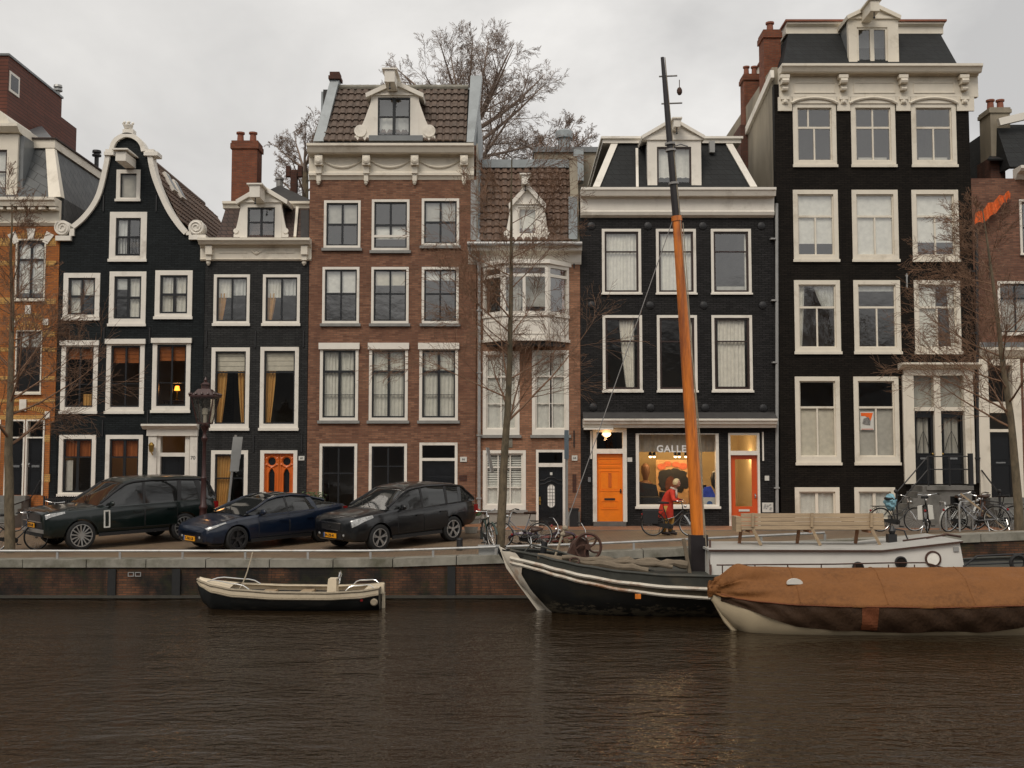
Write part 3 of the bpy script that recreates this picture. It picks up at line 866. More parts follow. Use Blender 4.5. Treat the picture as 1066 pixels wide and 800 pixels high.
# ------------------------------------------------------------------ house 0: orange banded brick, mansard (left edge)
def house_orange():
    h = House('orange brick house with yellow bands, white keystones and grey slate mansard at the left edge', -95, 58.5, 'orange_brick', 380)
    D = -57.5
    for d in (0, D):
        w = win(h, 16+d, 249, 47.5+d, 314, cw=1.6, wb=3, v=(.5,), hb=(.33,), arch=True, cas='cream_paint', cur=(('f','white_blind',0,1,0,.9),), sw=.05, bw=.07)
        w = win(h, 16+d, 344, 43.5+d, 411, cw=1.2, wb=3, v=((.5,0,.3),), hb=(.28,), cas='cream_paint', sash='brown_sash', cur=(('f','pale_curtain',0,1,.03,.26),), sw=.05, bw=.07)
    h.rect(0,0,1,1)
    # shop-like ground floor: two tall dark doors between white posts
    for a, b, side in ((5, 25.5, 1), (26.5, 46, -1)):
        doorset(h, a, 437, b, 516, ty=455, leaf='black_door', cw=1.6, rail=1.5, panels=((.1,.9,.55,.95),(.1,.9,.08,.42)), slot=(.25,.75,.47,.51,'chrome'), side=side, knob='chrome')
    doorset(h, -60, 437, 0, 516, ty=455, leaf='black_door', cw=2, rail=1.5, panels=((.1,.45,.1,.95),(.55,.9,.1,.95)))
    h.straight_front(234)
    h.body(PZ(205), floors=(330, 428), side='grey_slate')
    # decoration
    y = MB()
    for d in (0, D):
        for (a, b, t, u) in ((-10, 15.5, 248, 256), (48, 58.3, 248, 256), (-10, 15.5, 271.5, 276.5), (48, 58.3, 271.5, 276.5), (-10, 15.5, 310, 316.5), (44, 58, 311, 316.5),
                             (44, 57.5, 345, 350.5), (44, 57.5, 362, 366), (44, 57, 392, 396), (-10, 15, 362, 366), (-10, 15, 392, 396), (-9, 57, 415.5, 419)):
            if d and b > 20: b -= 3
            pbox(y, a+d, t, b+d, u, -.012, .05)
    islands(y, 'brick_band', 'yellow_brick', h.root)
    yl = MB(); kb = MB()
    def arc(mb, cx, cy, r, a0, a1, w, n, ya, skip=0):
        c = at(cx, cy); k = .0323
        for i in range(n):
            t0, t1 = lerp(a0, a1, i/n), lerp(a0, a1, (i+.62)/n)
            p = [(c.x+r*k*math.cos(R(t)), c.z+r*k*math.sin(R(t))) for t in (t0, t1)]; q = [(c.x+(r+w)*k*math.cos(R(t)), c.z+(r+w)*k*math.sin(R(t))) for t in (t1, t0)]
            mb.prism(p+q, FY-ya, FY+.03)
    for d in (0, D):
        arc(yl, 31.5+d, 281, 34, 64, 84, 6, 7, .015); arc(yl, 31.5+d, 281, 34, 96, 116, 6, 7, .015)
        for a, w in ((90, 7), (62, 5.5), (118, 5.5)):
            c = at(31.5+d, 281); k = .0323; e = 5.2
            p = [(c.x+32*k*math.cos(R(a+s)), c.z+32*k*math.sin(R(a+s))) for s in (-e, e)]; q = [(c.x+44*k*math.cos(R(a+s)), c.z+44*k*math.sin(R(a+s))) for s in (e*1.1, -e*1.1)]
            kb.prism(p+q, FY-.05, FY+.02)
        arc(yl, 30+d, 349, 19, 12, 168, 5, 21, .02); arc(yl, 30+d, 349, 12, 20, 160, 3, 13, .02); arc(yl, 30+d, 347, 6, 10, 170, 3, 8, .02)
        pbox(kb, 26+d, 318, 32+d, 327, -.05, .02); pbox(kb, 10+d, 333, 15.5+d, 340, -.05, .02); pbox(kb, 44.5+d, 332, 50+d, 338.5, -.05, .02)
        arc(yl, 25+d, 470, 43, 60, 120, 5, 22, .02)
        pbox(kb, 20+d, 416, 27+d, 428, -.06, .02); pbox(kb, 46.5+d, 428.5, 51.5+d, 436, -.05, .02)
    islands(yl, 'brick_arch', 'yellow_brick', h.root); islands(kb, 'keystone', 'white_paint', h.root)
    p = MB(); pbox(p, 46.6, 436.5, 51.4, 520, -.05, .02)
    p.build('pier', 'orange_brick', h.root)
    p = MB(); pbox(p, 46.2, 453, 51.8, 460, -.056, .02); pbox(p, 46.2, 494, 51.8, 502, -.056, .02)
    pbox(p, -1, 432.5, 46, 437, -.02, .03); islands(p, 'pier_band', 'yellow_brick', h.root)
    b = MB(); pbox(b, 51.6, 440, 58.4, 545, -.02, .02); b.build('dark_pier', 'black_brick', h.root)
    # cornice
    xl, xr = h.xl, PX(62.5, 215)
    mold(h, 'cornice', xl, xr, [(205,.50),(208,.50),(210,.44),(214.5,.40),(215.2,.12),(219,.12),(219.5,.05),(231,.05),(232,.10),(235.5,.02)], 'cream_paint')
    b = MB()
    for i in range(14):
        x = 58 - i*11; pbox(b, x-7, 215.4, x, 218, -.36, -.11)
    islands(b, 'dentil', 'cream_paint', h.root)
    # mansard: front slope, hip trim, right-hand slope
    zb, zt = PZ(205), at(56, 155, FY+1.1).z
    xrb, xrt = PX(64.5, 206, FY+.1), PX(56.5, 153, FY+1.1)
    m = MB(); m.slab((h.xl, FY+.05, zb), (xrb-.05, FY+.05, zb), (xrt-.05, FY+1.1, zt), (h.xl, FY+1.1, zt), .1)
    m.slab((xrb-.02, FY+.12, zb), (xrb-.02, FY+9, zb), (xrt-.02, FY+9, zt), (xrt-.02, FY+1.12, zt), .1)
    m.build('mansard_slope', 'grey_slate', h.root)
    m = MB(); m.hexa([(xrb-.42,FY+.0,zb),(xrb,FY+.0,zb),(xrb+.03,FY+.25,zb),(xrb-.42,FY+.2,zb)], [(xrt-.28,FY+1.03,zt),(xrt+.03,FY+1.03,zt),(xrt+.03,FY+1.25,zt),(xrt-.28,FY+1.2,zt)])
    m.box(h.xl, xrt+.06, FY+1.0, FY+1.25, zt, zt+.30); m.box(xrt-.15, xrt+.06, FY+1.25, FY+9, zt, zt+.30)
    m.build('roof_trim', 'cream_paint', h.root)
    m = MB(); m.box(h.xl-.02, xrt+.12, FY+.94, FY+1.3, zt+.302, zt+.36); m.box(xrt-.2, xrt+.12, FY+1.3, FY+9, zt+.302, zt+.36)
    m.build('roof_edge', 'brown_tile_flat', h.root)
    # zinc upper roof rising to the rooftop storey
    pb = at(25, 147, FY+2.6)
    m = MB(); m.slab((h.xl, FY+1.2, zt+.34), (xrt-.1, FY+1.2, zt+.34), (-17.9, FY+4.2, zt+1.75), (h.xl, FY+4.2, zt+1.75), .1)
    m.slab((xrt-.1, FY+1.21, zt+.335), (xrt-.1, FY+9, zt+.335), (-17.9, FY+9, zt+.9), (-17.9, FY+4.2, zt+1.75), .1)
    m.build('zinc_roof', 'zinc', h.root)
    # rooftop storey clad in brown-red boards
    zt2 = at(0, 61, 38.85).z; m = MB()
    m.box(-24, -18.0, 38.6, 43.3, zt+.4, zt2); m.box(-24, -18.02, 43.3, 44.9, zt+.4, at(60, 124, 43.6).z)
    m.build('rooftop_storey', 'penthouse_cladding', h.root)
    m = MB(); m.box(-24.05, -17.95, 38.55, 43.35, zt2, zt2+.08); m.build('roof_edge', 'zinc', h.root)
    ya, yb = 38.95, 39.5; m = MB()
    za, zb2 = at(0, 97, ya).z, at(0, 76, ya).z
    fr = MB(); fr.box(-18.02, -17.97, ya-.25, yb, za, zb2); fr.build('window', 'white_paint', h.root)
    fr = MB(); fr.box(-17.969, -17.96, ya-.15, yb-.12, za+.1, zb2-.1); fr.build('pane', 'black_door', h.root)
    # flues
    for px, y0, y1, r, Y in ((59.5, 89, 124, .085, 43.8), (51, 94, 104, .06, 43.6), (100, 157, 190, .09, 45)):
        p = at(px, y1, Y); z1 = at(px, y0, Y).z; hh = z1 - p.z
        m = MB(); m.lathe([(r,-.6),(r,hh-.25),(r*2.1,hh-.24),(r*2.1,hh-.17),(r*1.2,hh-.16),(r*1.2,hh-.10),(r*2.1,hh-.09),(r*1.9,hh)], p, 10)
        m.build('flue', 'galvanised' if px < 90 else 'black_iron', h.root)
    # dormer with arched head
    def pt(px, py, Y): return at(px, py, Y)
    Y = FY + .1
    x0, x1 = PX(-36, 170, Y), PX(18, 170, Y); z0, z1 = PZ(205, Y), PZ(140, Y); wx0, wx1 = PX(-26, 170, Y), PX(7, 170, Y); wz1 = PZ(156, Y)
    m = MB(); m.box(x0, wx0, Y, Y+.25, z0, z1); m.box(wx1, x1, Y, Y+.25, z0, z1); m.box(wx0, wx1, Y, Y+.25, wz1, z1)
    d = m.build('dormer', 'cream_paint', h.root)
    m = MB(); m.xprism([(Y-.3, PZ(131,Y)), (Y-.3, PZ(134,Y)), (Y-.12, PZ(138.5,Y)), (Y+.25, z1), (Y+2.5, z1), (Y+2.5, PZ(131,Y))], x0-.1, PX(22, 135, Y)); m.build('dormer_cornice', 'cream_paint', d)
    m = MB(); c = PX(-10, 131, Y); r = PX(11, 131, Y) - c
    m.prism([(c + r*math.cos(t*math.pi/16), PZ(131, Y)-.01 + r*.85*math.sin(t*math.pi/16)) for t in range(17)], Y-.15, Y+2.0); m.build('arched_head', 'cream_paint', d)
    m = MB(); m.box(x1-.02, x1+.15, Y+.12, Y+2.4, z0, z1-.02); m.build('dormer_side', 'zinc', d)
    m = MB(); m.frame(wx0, wx1, z0+.05, wz1, .06, Y+.05, Y+.12); m.box((wx0+wx1)/2-.04, (wx0+wx1)/2+.04, Y+.04, Y+.11, z0+.1, wz1-.05); m.box(wx0+.05, wx1-.05, Y+.045, Y+.105, z0+.85, z0+.9); m.build('sash', 'brown_sash', d)
    m = MB(); m.quad((wx0,Y+.08,z0),(wx1,Y+.08,z0),(wx1,Y+.08,wz1),(wx0,Y+.08,wz1)); m.build('pane', 'pane_glass', d)
    m = MB(); m.box(wx0, wx1, Y+.16, Y+.17, z0+.2, wz1); m.build('blind', 'white_blind', d)
    # stone steps
    m = MB()
    zt_, zb_ = PZ(516), zf(0); n = 5
    for i in range(n):
        m.box(PX(-60, 520), PX(31, 520)+.0*i, FY-.35-.27*i, FY-.003 if i == 0 else FY-.35-.27*(i-1), zb_-.1, lerp(zt_, zb_, i/n)-.002*i)
    m.build('stoop', 'step_stone', h.root)
    m = MB(); a = (PX(33,515), FY-.1, zf(0)+.9); b = (PX(33,515), FY-1.35, zf(0)+.75)
    for p in (a, b): m.tube([(p[0],p[1],zf(0)), p], .022, 6)
    m.tube([at(42, 500, FY-.1), a, b], .02, 6)
    m.build('handrail', 'black_iron', h.root)

# ------------------------------------------------------------------ house 1: black bell gable
def house_bell():
    h = House('black brick house with white edged bell gable, hoist beam and white framed windows', 58.7, 211, 'black_brick', 400)
    netL = ('w','net_curtain',.02,.46,.02,.98); netR = ('w','net_curtain',.54,.98,.02,.98)
    win(h, 121.3, 177, 146.2, 210, cw=4, v=(), hb=(), sw=.03, cur=(('f','grey_blind',0,1,0,1),), pane='pane_glass_dim', name='attic_hatch')
    w = win(h, 114.2, 221, 152.8, 272.8, cw=6.3, v=(.5,), hb=(.5,), cur=(('w','pale_curtain',.02,.4,.02,.98),), bw=.07, sw=.065)
    m = MB(); x0, x1, z0, z1 = h.rect(121, 247, 147, 265)
    m.box(x0, x1, FY+.0, FY+.02, z1-.02, z1); m.box(x0, x1, FY+.0, FY+.02, z0-.01, z0+.02)
    for i in range(9): m.box(lerp(x0,x1,i/8)-.008, lerp(x0,x1,i/8)+.008, FY+.003, FY+.017, z0, z1)
    m.build('balcony_rail', 'dark_sash', w)
    win(h, 66, 284.5, 104, 333.8, cw=5, wb=6, cur=(netL, ('w','net_curtain',.54,.98,.02,.5)), bw=.08, sw=.07)
    win(h, 113.8, 283, 152, 340, cw=5, wb=8, cur=(netR, ('f','pale_curtain',.02,.46,.02,.3)), bw=.08, sw=.07)
    win(h, 161.5, 281.8, 200.3, 332.6, cw=5, wb=6, cur=(netL, netR), bw=.08, sw=.07)
    for i, (a, b, t, u) in enumerate(((63.6, 101.8, 355.5, 431), (110.6, 150.2, 354, 431), (158.6, 198.3, 353, 430))):
        cur = [('roman','amber_blind',.02,.48,.0,.28), ('roman','amber_blind',.52,.98,.0,.28)]
        if i == 0: cur = [('roman','amber_blind',.02,.98,.0,.2), ('w','gold_curtain',.6,.98,.78,1)]
        if i == 2: cur = [('roman','amber_blind',.02,.98,.0,.26)]
        w = win(h, a, t, b, u, cw=4.6, wb=7, wt=6, head=4.5, v=((.5,0,1),), hb=((.62,.03),), cur=cur, bw=.06, sw=.06, pane='pane_glass_dim')
    for i, (a, b) in enumerate(((61.2, 99.6), (109.6, 148.4))):
        win(h, a, 453, b, 517, cw=4.2, v=((.5,0,1),), hb=((.34,.05),), cur=(('w','amber_blind',.02,.47,.02,.33), ('w','amber_blind',.53,.98,.02,.33)) + ((('n','grey_blind',.05,.3,.4,1),) if i == 0 else ()), bw=.09, sw=.06, pane='pane_glass_dim')
    doorset(h, 162, 449, 197, 546, ty=471.5, leaf='black_door', cw=4.6, rail=4, panels=((.1,.9,.06,.4),(.1,.9,.5,.95)), cas='white_paint')
    # gable outline
    L = [(75,235),(84.5,227),(94,215.5),(101,202.5),(105.6,186),(109,170),(110.5,160)]
    A = [(114.5,158),(116,151.5),(119.5,145.5),(126,141),(133,139.2),(140.5,141),(147,145.5),(151,151.5),(152.5,158)]
    RR = [(159,160),(161,173),(164.5,186),(171,202.5),(179,219),(188.5,233),(196,241.5)]
    full = [(x+2, y+2) for x, y in L] + A + [(x-2, y+2) for x, y in RR]
    def P(x, y): q = at(x, y); return (q.x, q.z)
    zl = PZ(247)
    out = [(h.xl, zf(0)-.3), (h.xr, zf(0)-.3), (h.xr, zl), P(196, 245)] + [P(*q) for q in reversed(full)] + [P(74, 240), (h.xl, zl)]
    h.front(out)
    h.body(PZ(250), floors=(346, 441))
    # white coping with scrolls
    c = MB(); w = .17
    up = [P(*q) for q in L]
    def dense(pts):
        o = []
        for i in range(len(pts)-1):
            p0, p1, p2, p3 = (Vector(pts[max(i-1,0)]), Vector(pts[i]), Vector(pts[i+1]), Vector(pts[min(i+2,len(pts)-1)]))
            for k in range(4):
                t = k/4
                o.append(.5*((2*p1)+(-p0+p2)*t+(2*p0-5*p1+4*p2-p3)*t*t+(-p0+3*p1-3*p2+p3)*t**3))
        o.append(Vector(pts[-1])); return o
    ribbon(c, dense(up), w, FY-.10, FY+.34)
    ribbon(c, dense([P(*q) for q in A]), .15, FY-.12, FY+.34)
    ribbon(c, dense([P(*q) for q in RR]), w, FY-.10, FY+.34)
    pbox(c, 108, 158, 118, 161.5, -.16, .34); pbox(c, 109.5, 155.5, 116.5, 158, -.13, .33); pbox(c, 149.5, 158, 164, 162, -.16, .34); pbox(c, 151, 155.5, 160, 158, -.13, .33)
    q = P(66, 238); scroll(c, q[0], q[1], .26, FY-.11, FY+.33, 1); pbox(c, 57.5, 245.5, 73.5, 250.5, -.14, .3)
    q = P(205, 237.5); scroll(c, q[0], q[1], .26, FY-.11, FY+.33, -1); pbox(c, 196.5, 244.5, 214, 249.5, -.14, .3)
    pbox(c, 72, 238, 77, 245.6, -.09, .3); pbox(c, 193.5, 241, 199, 244.8, -.09, .3)
    # crown on top
    pbox(c, 127.5, 134.5, 138.5, 139.5, -.12, .2)
    x0, z0 = P(133, 134.5); r = .17
    c.lathe([(.12,0),(.17,.12),(.16,.15)], (x0, FY+.04, z0), 12)
    for i in range(6):
        a = i*math.pi/3; c.ball((x0+.16*math.cos(a), FY+.04+.16*math.sin(a), z0+.2), .05, 6)
    c.ball((x0, FY+.04, z0+.23), .06, 6)
    c.build('gable_coping', 'white_paint', h.root)
    # hoist beam
    e = at(125.5, 163.5, FY-1.0); m = MB(); m.box(e.x-.17, e.x+.17, FY-1.0, FY+.1, e.z-.13, e.z+.17)
    m.slab((e.x-.26,FY-1.1,e.z+.22),(e.x+.26,FY-1.1,e.z+.22),(e.x+.26,FY+.1,e.z+.22),(e.x-.26,FY+.1,e.z+.22), -.05)
    m.build('hoist_beam', 'white_paint', h.root)
    # roof running back from the gable
    zr = PZ(149); xr_ = PX(133, 160); xe, ze = h.xr-.02, PZ(250); yb = FY + 9.2
    sl = [(xe, ze)] + [P(*q) for q in ((183, 227), (166, 192), (152, 166))] + [(xr_, zr)]
    for (p, q), nv in zip(zip(sl, sl[1:]), (4, 5, 3, 3)):
        pantiles((p[0], FY+.30, p[1]), (p[0], yb, p[1]), (q[0], yb, q[1]), (q[0], FY+.30, q[1]), 34, nv, 'roof', 'pantile_brown', h.root)
    m = MB(); m.slab((h.xl+.02, yb, ze), (h.xl+.02, FY+.32, ze), (xr_, FY+.32, zr), (xr_, yb, zr), .05); m.build('roof', 'pantile', h.root)
    m = MB(); m.tube([(xr_, FY+.3, zr+.03), (xr_, yb, zr+.03)], .11, 8); m.build('roof_ridge', 'pantile_brown', h.root, smooth=True)
    m = MB(); m.prism([(h.xl+.2, ze), (xe-.2, ze), (xr_, zr-.15)], yb-.2, yb-.05); m.build('rear_gable', 'black_brick', h.root)
    dn = Vector((sl[2][0]-sl[3][0], 0, sl[2][1]-sl[3][1])).normalized(); nn = Vector((-dn.z, 0, dn.x)); nn = nn if nn.x > 0 else -nn
    for yy, t in ((FY+1.5, .1), (FY+2.4, .15)):
        p = Vector((sl[3][0], yy, sl[3][1])) + dn*t + nn*.08
        s = MB(); a = p; b = p + Vector((0,.5,0)); q = dn*.75
        s.slab(a+q+nn*.06, b+q+nn*.06, b+nn*.06, a+nn*.06, .14); o = s.build('skylight', 'white_paint', h.root)
        s = MB(); u = Vector((0,.06,0)); k = dn*.07
        s.slab(a+q-k+u+nn*.068, b+q-k-u+nn*.068, b+k-u+nn*.068, a+k+u+nn*.068, .005); s.build('skylight_pane', 'zinc', o)
    # door surround
    m = MB()
    pbox(m, 153.5, 454, 162, 546, -.10, .02); pbox(m, 197, 454, 204.5, 546, -.10, .02); pbox(m, 152.5, 447, 205.5, 454, -.14, .02)
    m.build('door_surround', 'white_paint', h.root)
    mold(h, 'door_cornice', 150, 207.5, [(441.5,.34),(443.5,.34),(445,.24),(447.2,.16)], 'white_paint', 445)
    text('number', '70', .17, 'letter_black', h.root, at(200.8, 477, FY-.106) )
    m = MB(); p = at(157.5, 466, FY-.25); m.lathe([(.03,-.16),(.07,-.14),(.09,.06),(.11,.07),(.03,.17)], p, 8); m.bar(p+Vector((0,0,-.15)), (p.x, FY-.08, p.z-.25), .03); m.build('wall_lantern', 'brass', h.root)
    anchors(h, [(108.5,350),(156,350),(108,212),(163,212),(107,446),(154,436)])
    # table lamp seen glowing behind the right-hand first-floor window
    p = at(184.5, 402, FY+1.0)
    tl = thing('table_lamp', 'small glowing table lamp behind the right first floor window of the black gabled house', 'lamp', (p.x, p.y, p.z-.5))
    m = MB(); m.lathe([(.09,0),(.09,.02),(.015,.04),(.015,.34)], (p.x,p.y,p.z-.5), 10); m.build('base', 'brass', tl)
    m = MB(); m.lathe([(.10,.34),(.065,.50)], (p.x,p.y,p.z-.5), 12); m.build('lamp_shade', emit('lamp_glow', (1.0,.30,.035), 2.2), tl)
    tb = MB(); tb.box(p.x-.4,p.x+.4,p.y-.3,p.y+.3,p.z-.54,p.z-.5)
    for sx in (-1,1):
        for sy in (-1,1): tb.box(p.x+sx*.36-.02,p.x+sx*.36+.02,p.y+sy*.26-.02,p.y+sy*.26+.02,PZ(441)+.12,p.z-.54)
    tag(tb.build('side_table', 'brown_sash', None), 'small dark side table under the glowing table lamp behind the window', 'table')
    for px, py, e, yy in ((184.5, 405, 6, .7), (128, 470, 22, .9), (82, 470, 12, .9)):
        l = bpy.data.lights.new('room_lamp', 'POINT'); l.energy = e; l.color = (1,.5,.18); l.shadow_soft_size = .15
        o = bpy.data.objects.new('room_lamp', l); COL.objects.link(o); o.location = at(px, py, FY+yy); o.parent = h.root; o.location -= ORG[h.root.name]

# ------------------------------------------------------------------ house 2: dark grey with dormer
def house_grey():
    h = House('narrow dark grey brick house with cream cornice, single dormer and orange carved double door', 211.4, 320.5, 'slate_grey_brick', 400)
    for i, (a, b) in enumerate(((222.5, 260), (273.6, 312.3))):
        win(h, a, 286, b, 339.6, cw=3, wb=5, v=((.5,0,1),), hb=(), cur=(('w','net_curtain',.02,.48,.02,.45),('w','pale_curtain',.52,.98,.02,.4),('l','gold_curtain',.0,.3,.35,1)), bw=.06)
    for i, (a, b, t) in enumerate(((219.8, 259.6, 362), (270.7, 310.8, 361.5))):
        win(h, a, t, b, 448.5, cw=4, wb=7, v=(), hb=((.29,.05),), cur=(('roman','cream_blind',.0,1,.0,.27),('l','gold_curtain',.0,.36,.27,1)) + ((('r','gold_curtain',.7,1,.27,1),) if i == 0 else ()), pane='pane_glass_dim')
    win(h, 219.4, 469, 257.8, 545, cw=4, v=(), hb=(.37,), cur=(('l','gold_curtain',.02,.55,.02,1),), pane='pane_glass_dim')
    # carved orange double door
    X0, X1, Z0, Z1 = h.rect(270.6, 469, 309.2, 546); k = (X1-X0)/38.6; w = 4*k
    h.holes.append((X0+.012, X1-.012, zf(0)-.2, Z1-.012))
    f = MB(); f.box(X0, X0+w, FY-.035, FY+.2, Z0, Z1); f.box(X1-w, X1, FY-.035, FY+.2, Z0, Z1); f.box(X0+w, X1-w, FY-.035, FY+.2, Z1-w*.8, Z1)
    fo = f.build('door_frame', 'white_paint', h.root)
    xm = (X0+X1)/2; zt = Z1-w*.8
    for sx in (-1, 1):
        xa, xb = (X0+w, xm-.008) if sx < 0 else (xm+.008, X1-w)
        cx = (xa+xb)/2; wd = xb-xa; q = MB()
        zr = zt - .27; r = .13; z2, z1 = zt-.62, zt-1.36
        hx = wd*.20
        gothic = [(cx-hx, z1), (cx+hx, z1), (cx+hx, z2-.05), (cx+hx*.55, z2+.06), (cx, z2+.10), (cx-hx*.55, z2+.06), (cx-hx, z2-.05)]
        circ = [(cx+r*math.cos(t*math.pi/8), zr+r*math.sin(t*math.pi/8)) for t in range(16)]
        do = holed_wall('door', [(xa,Z0),(xb,Z0),(xb,zt),(xa,zt)], [circ, gothic], FY+.09, FY+.15, 'amber_door', h.root); do.parent = fo
        q.frame(xa, xb, Z0, zt, .05, FY+.065, FY+.091)
        q.tube([(cx+(r+.05)*math.cos(t*math.pi/8), FY+.085, zr+(r+.05)*math.sin(t*math.pi/8)) for t in range(16)], .035, 6, closed=True)
        for a in (0, 1, 2, 3, 4, 5): q.ball((cx+(r+.075)*math.cos(R(a*60+30)), FY+.08, zr+(r+.075)*math.sin(R(a*60+30))), .045, 6)
        q.tube([(p[0], FY+.082, p[1]) for p in [(cx-hx*1.25,z1-.04),(cx-hx*1.25,z2-.05),(cx-hx*.65,z2+.10),(cx,z2+.16),(cx+hx*.65,z2+.10),(cx+hx*1.25,z2-.05),(cx+hx*1.25,z1-.04)]], .026, 5)
        q.frame(cx-hx*1.5, cx+hx*1.5, Z0+.1, z1-.12, .03, FY+.075, FY+.091)
        q.build('door_carving', 'amber_door', fo)
        p = MB(); p.box(cx-.2, cx+.2, FY+.152, FY+.16, z1-.1, zt-.05); p.build('door_pane', 'black_door', fo)
    h.straight_front(270)
    h.body(PZ(247), floors=(350, 458))
    mold(h, 'cornice', 209, 324.5, [(247.5,.42),(250,.42),(252,.36),(254.5,.30),(255.2,.14),(257.5,.10),(258.2,.05),(269.5,.05),(270,.08),(271.8,.03)], 'cream_paint', 260)
    b = MB()
    for x in (217, 316.5):
        pbox(b, x-3.4, 256, x+3.4, 265, -.24, -.05); pbox(b, x-2.6, 265, x+2.6, 271, -.17, -.05); p = at(x, 274, FY-.06); b.lathe([(.02,-.09),(.07,-.02),(.08,.04),(.04,.08)], p, 8)
    p = at(267, 263.5, FY-.06)
    b.tube([p+Vector((-.16,0,.05)), p+Vector((0,0,-.06)), p+Vector((.16,0,.05))], .03, 5); b.ball(p, .06, 6)
    pbox(b, 228, 262, 258, 263.4, -.075, -.04); pbox(b, 277, 262, 306, 263.4, -.075, -.04)
    islands(b, 'bracket', 'cream_paint', h.root)
    # brown mansard
    zb, zt = PZ(247), at(280, 217, FY+.95).z
    xa, xb, xc, xd = PX(225.5, 247, FY+.06), PX(321.5, 247, FY+.06), PX(321.5, 217, FY+.95), PX(235, 217, FY+.95)
    m = MB(); m.slab((xa,FY+.06,zb),(xb,FY+.06,zb),(xc,FY+.95,zt),(xd,FY+.95,zt), .08)
    m.slab((xa,FY+8,zb),(xa,FY+.07,zb),(xd,FY+.96,zt),(xd,FY+8,zt), .08)
    m.build('mansard_slope', 'brown_tile_flat', h.root)
    mold(h, 'roof_trim', PX(231, 213, FY+.8), PX(322, 213, FY+.8), [(209.5,.12),(212,.12),(213.2,.05),(217,.02)], 'cream_paint', base=FY+.95, back=7)
    m = MB(); a = at(309.5, 216, FY+.85); b_ = at(307, 247, FY+.0); m.bar(a, b_, .09, .07); m.build('downpipe', 'cream_paint', h.root)
    m = MB(); m.slab(at(313, 247, FY-.02), at(321.5, 247, FY-.02), at(321.5, 219, FY+.8), at(313, 219, FY+.8), .03); m.build('flashing', 'roof_felt', h.root)
    # low pyramid roof behind
    c = at(291, 193, FY+4.5); zb2 = PZ(209, FY+1.2); m = MB()
    xs, xe = h.xl+.9, h.xr-.1
    m.add([(xs,FY+1.4,zb2),(xe,FY+1.4,zb2),(xe,FY+7.8,zb2),(xs,FY+7.8,zb2),(c.x,FY+4.5,c.z)], [(0,1,4),(1,2,4),(2,3,4),(3,0,4),(3,2,1,0)])
    m.build('roof', 'roof_felt', h.root)
    m = MB(); m.lathe([(.13,-.25),(.13,.2),(.17,.2),(.17,.27)], c, 10); m.build('vent', 'galvanised', h.root)
    dormer(h, (250, 211, 293, 247.4), (257.5, 216, 286, 247), (245.5, 299.5, 208.5, 192.5), dy=.05, vol=(243, 300), beam=(265, 199, .34, .9), v=(.5,), hb=(.5,), bw=.035, swd=.05)
    chimney(h, 241, 146.5, 267.5, 214, FY+2.2, .75, 'chimney_brick', 2, cap=.3)
    # H-shaped flue
    p = at(306, 207, FY+3.5); z1 = at(306, 179, FY+3.5).z; m = MB()
    m.box(p.x-.12, p.x+.12, p.y-.12, p.y+.12, p.z-.3, z1); m.box(p.x-.25, p.x+.25, p.y-.08, p.y+.08, z1-.06, z1+.06)
    for s in (-1,1): m.box(p.x+s*.22-.08, p.x+s*.22+.08, p.y-.1, p.y+.1, z1-.2, z1+.2)
    m.build('flue', 'old_chimney_brick', h.root)
    plate(h, 311, 475, 317, 479.5, '68')
    anchors(h, [(215,353),(266,353),(316,353),(264,462),(314,462)])
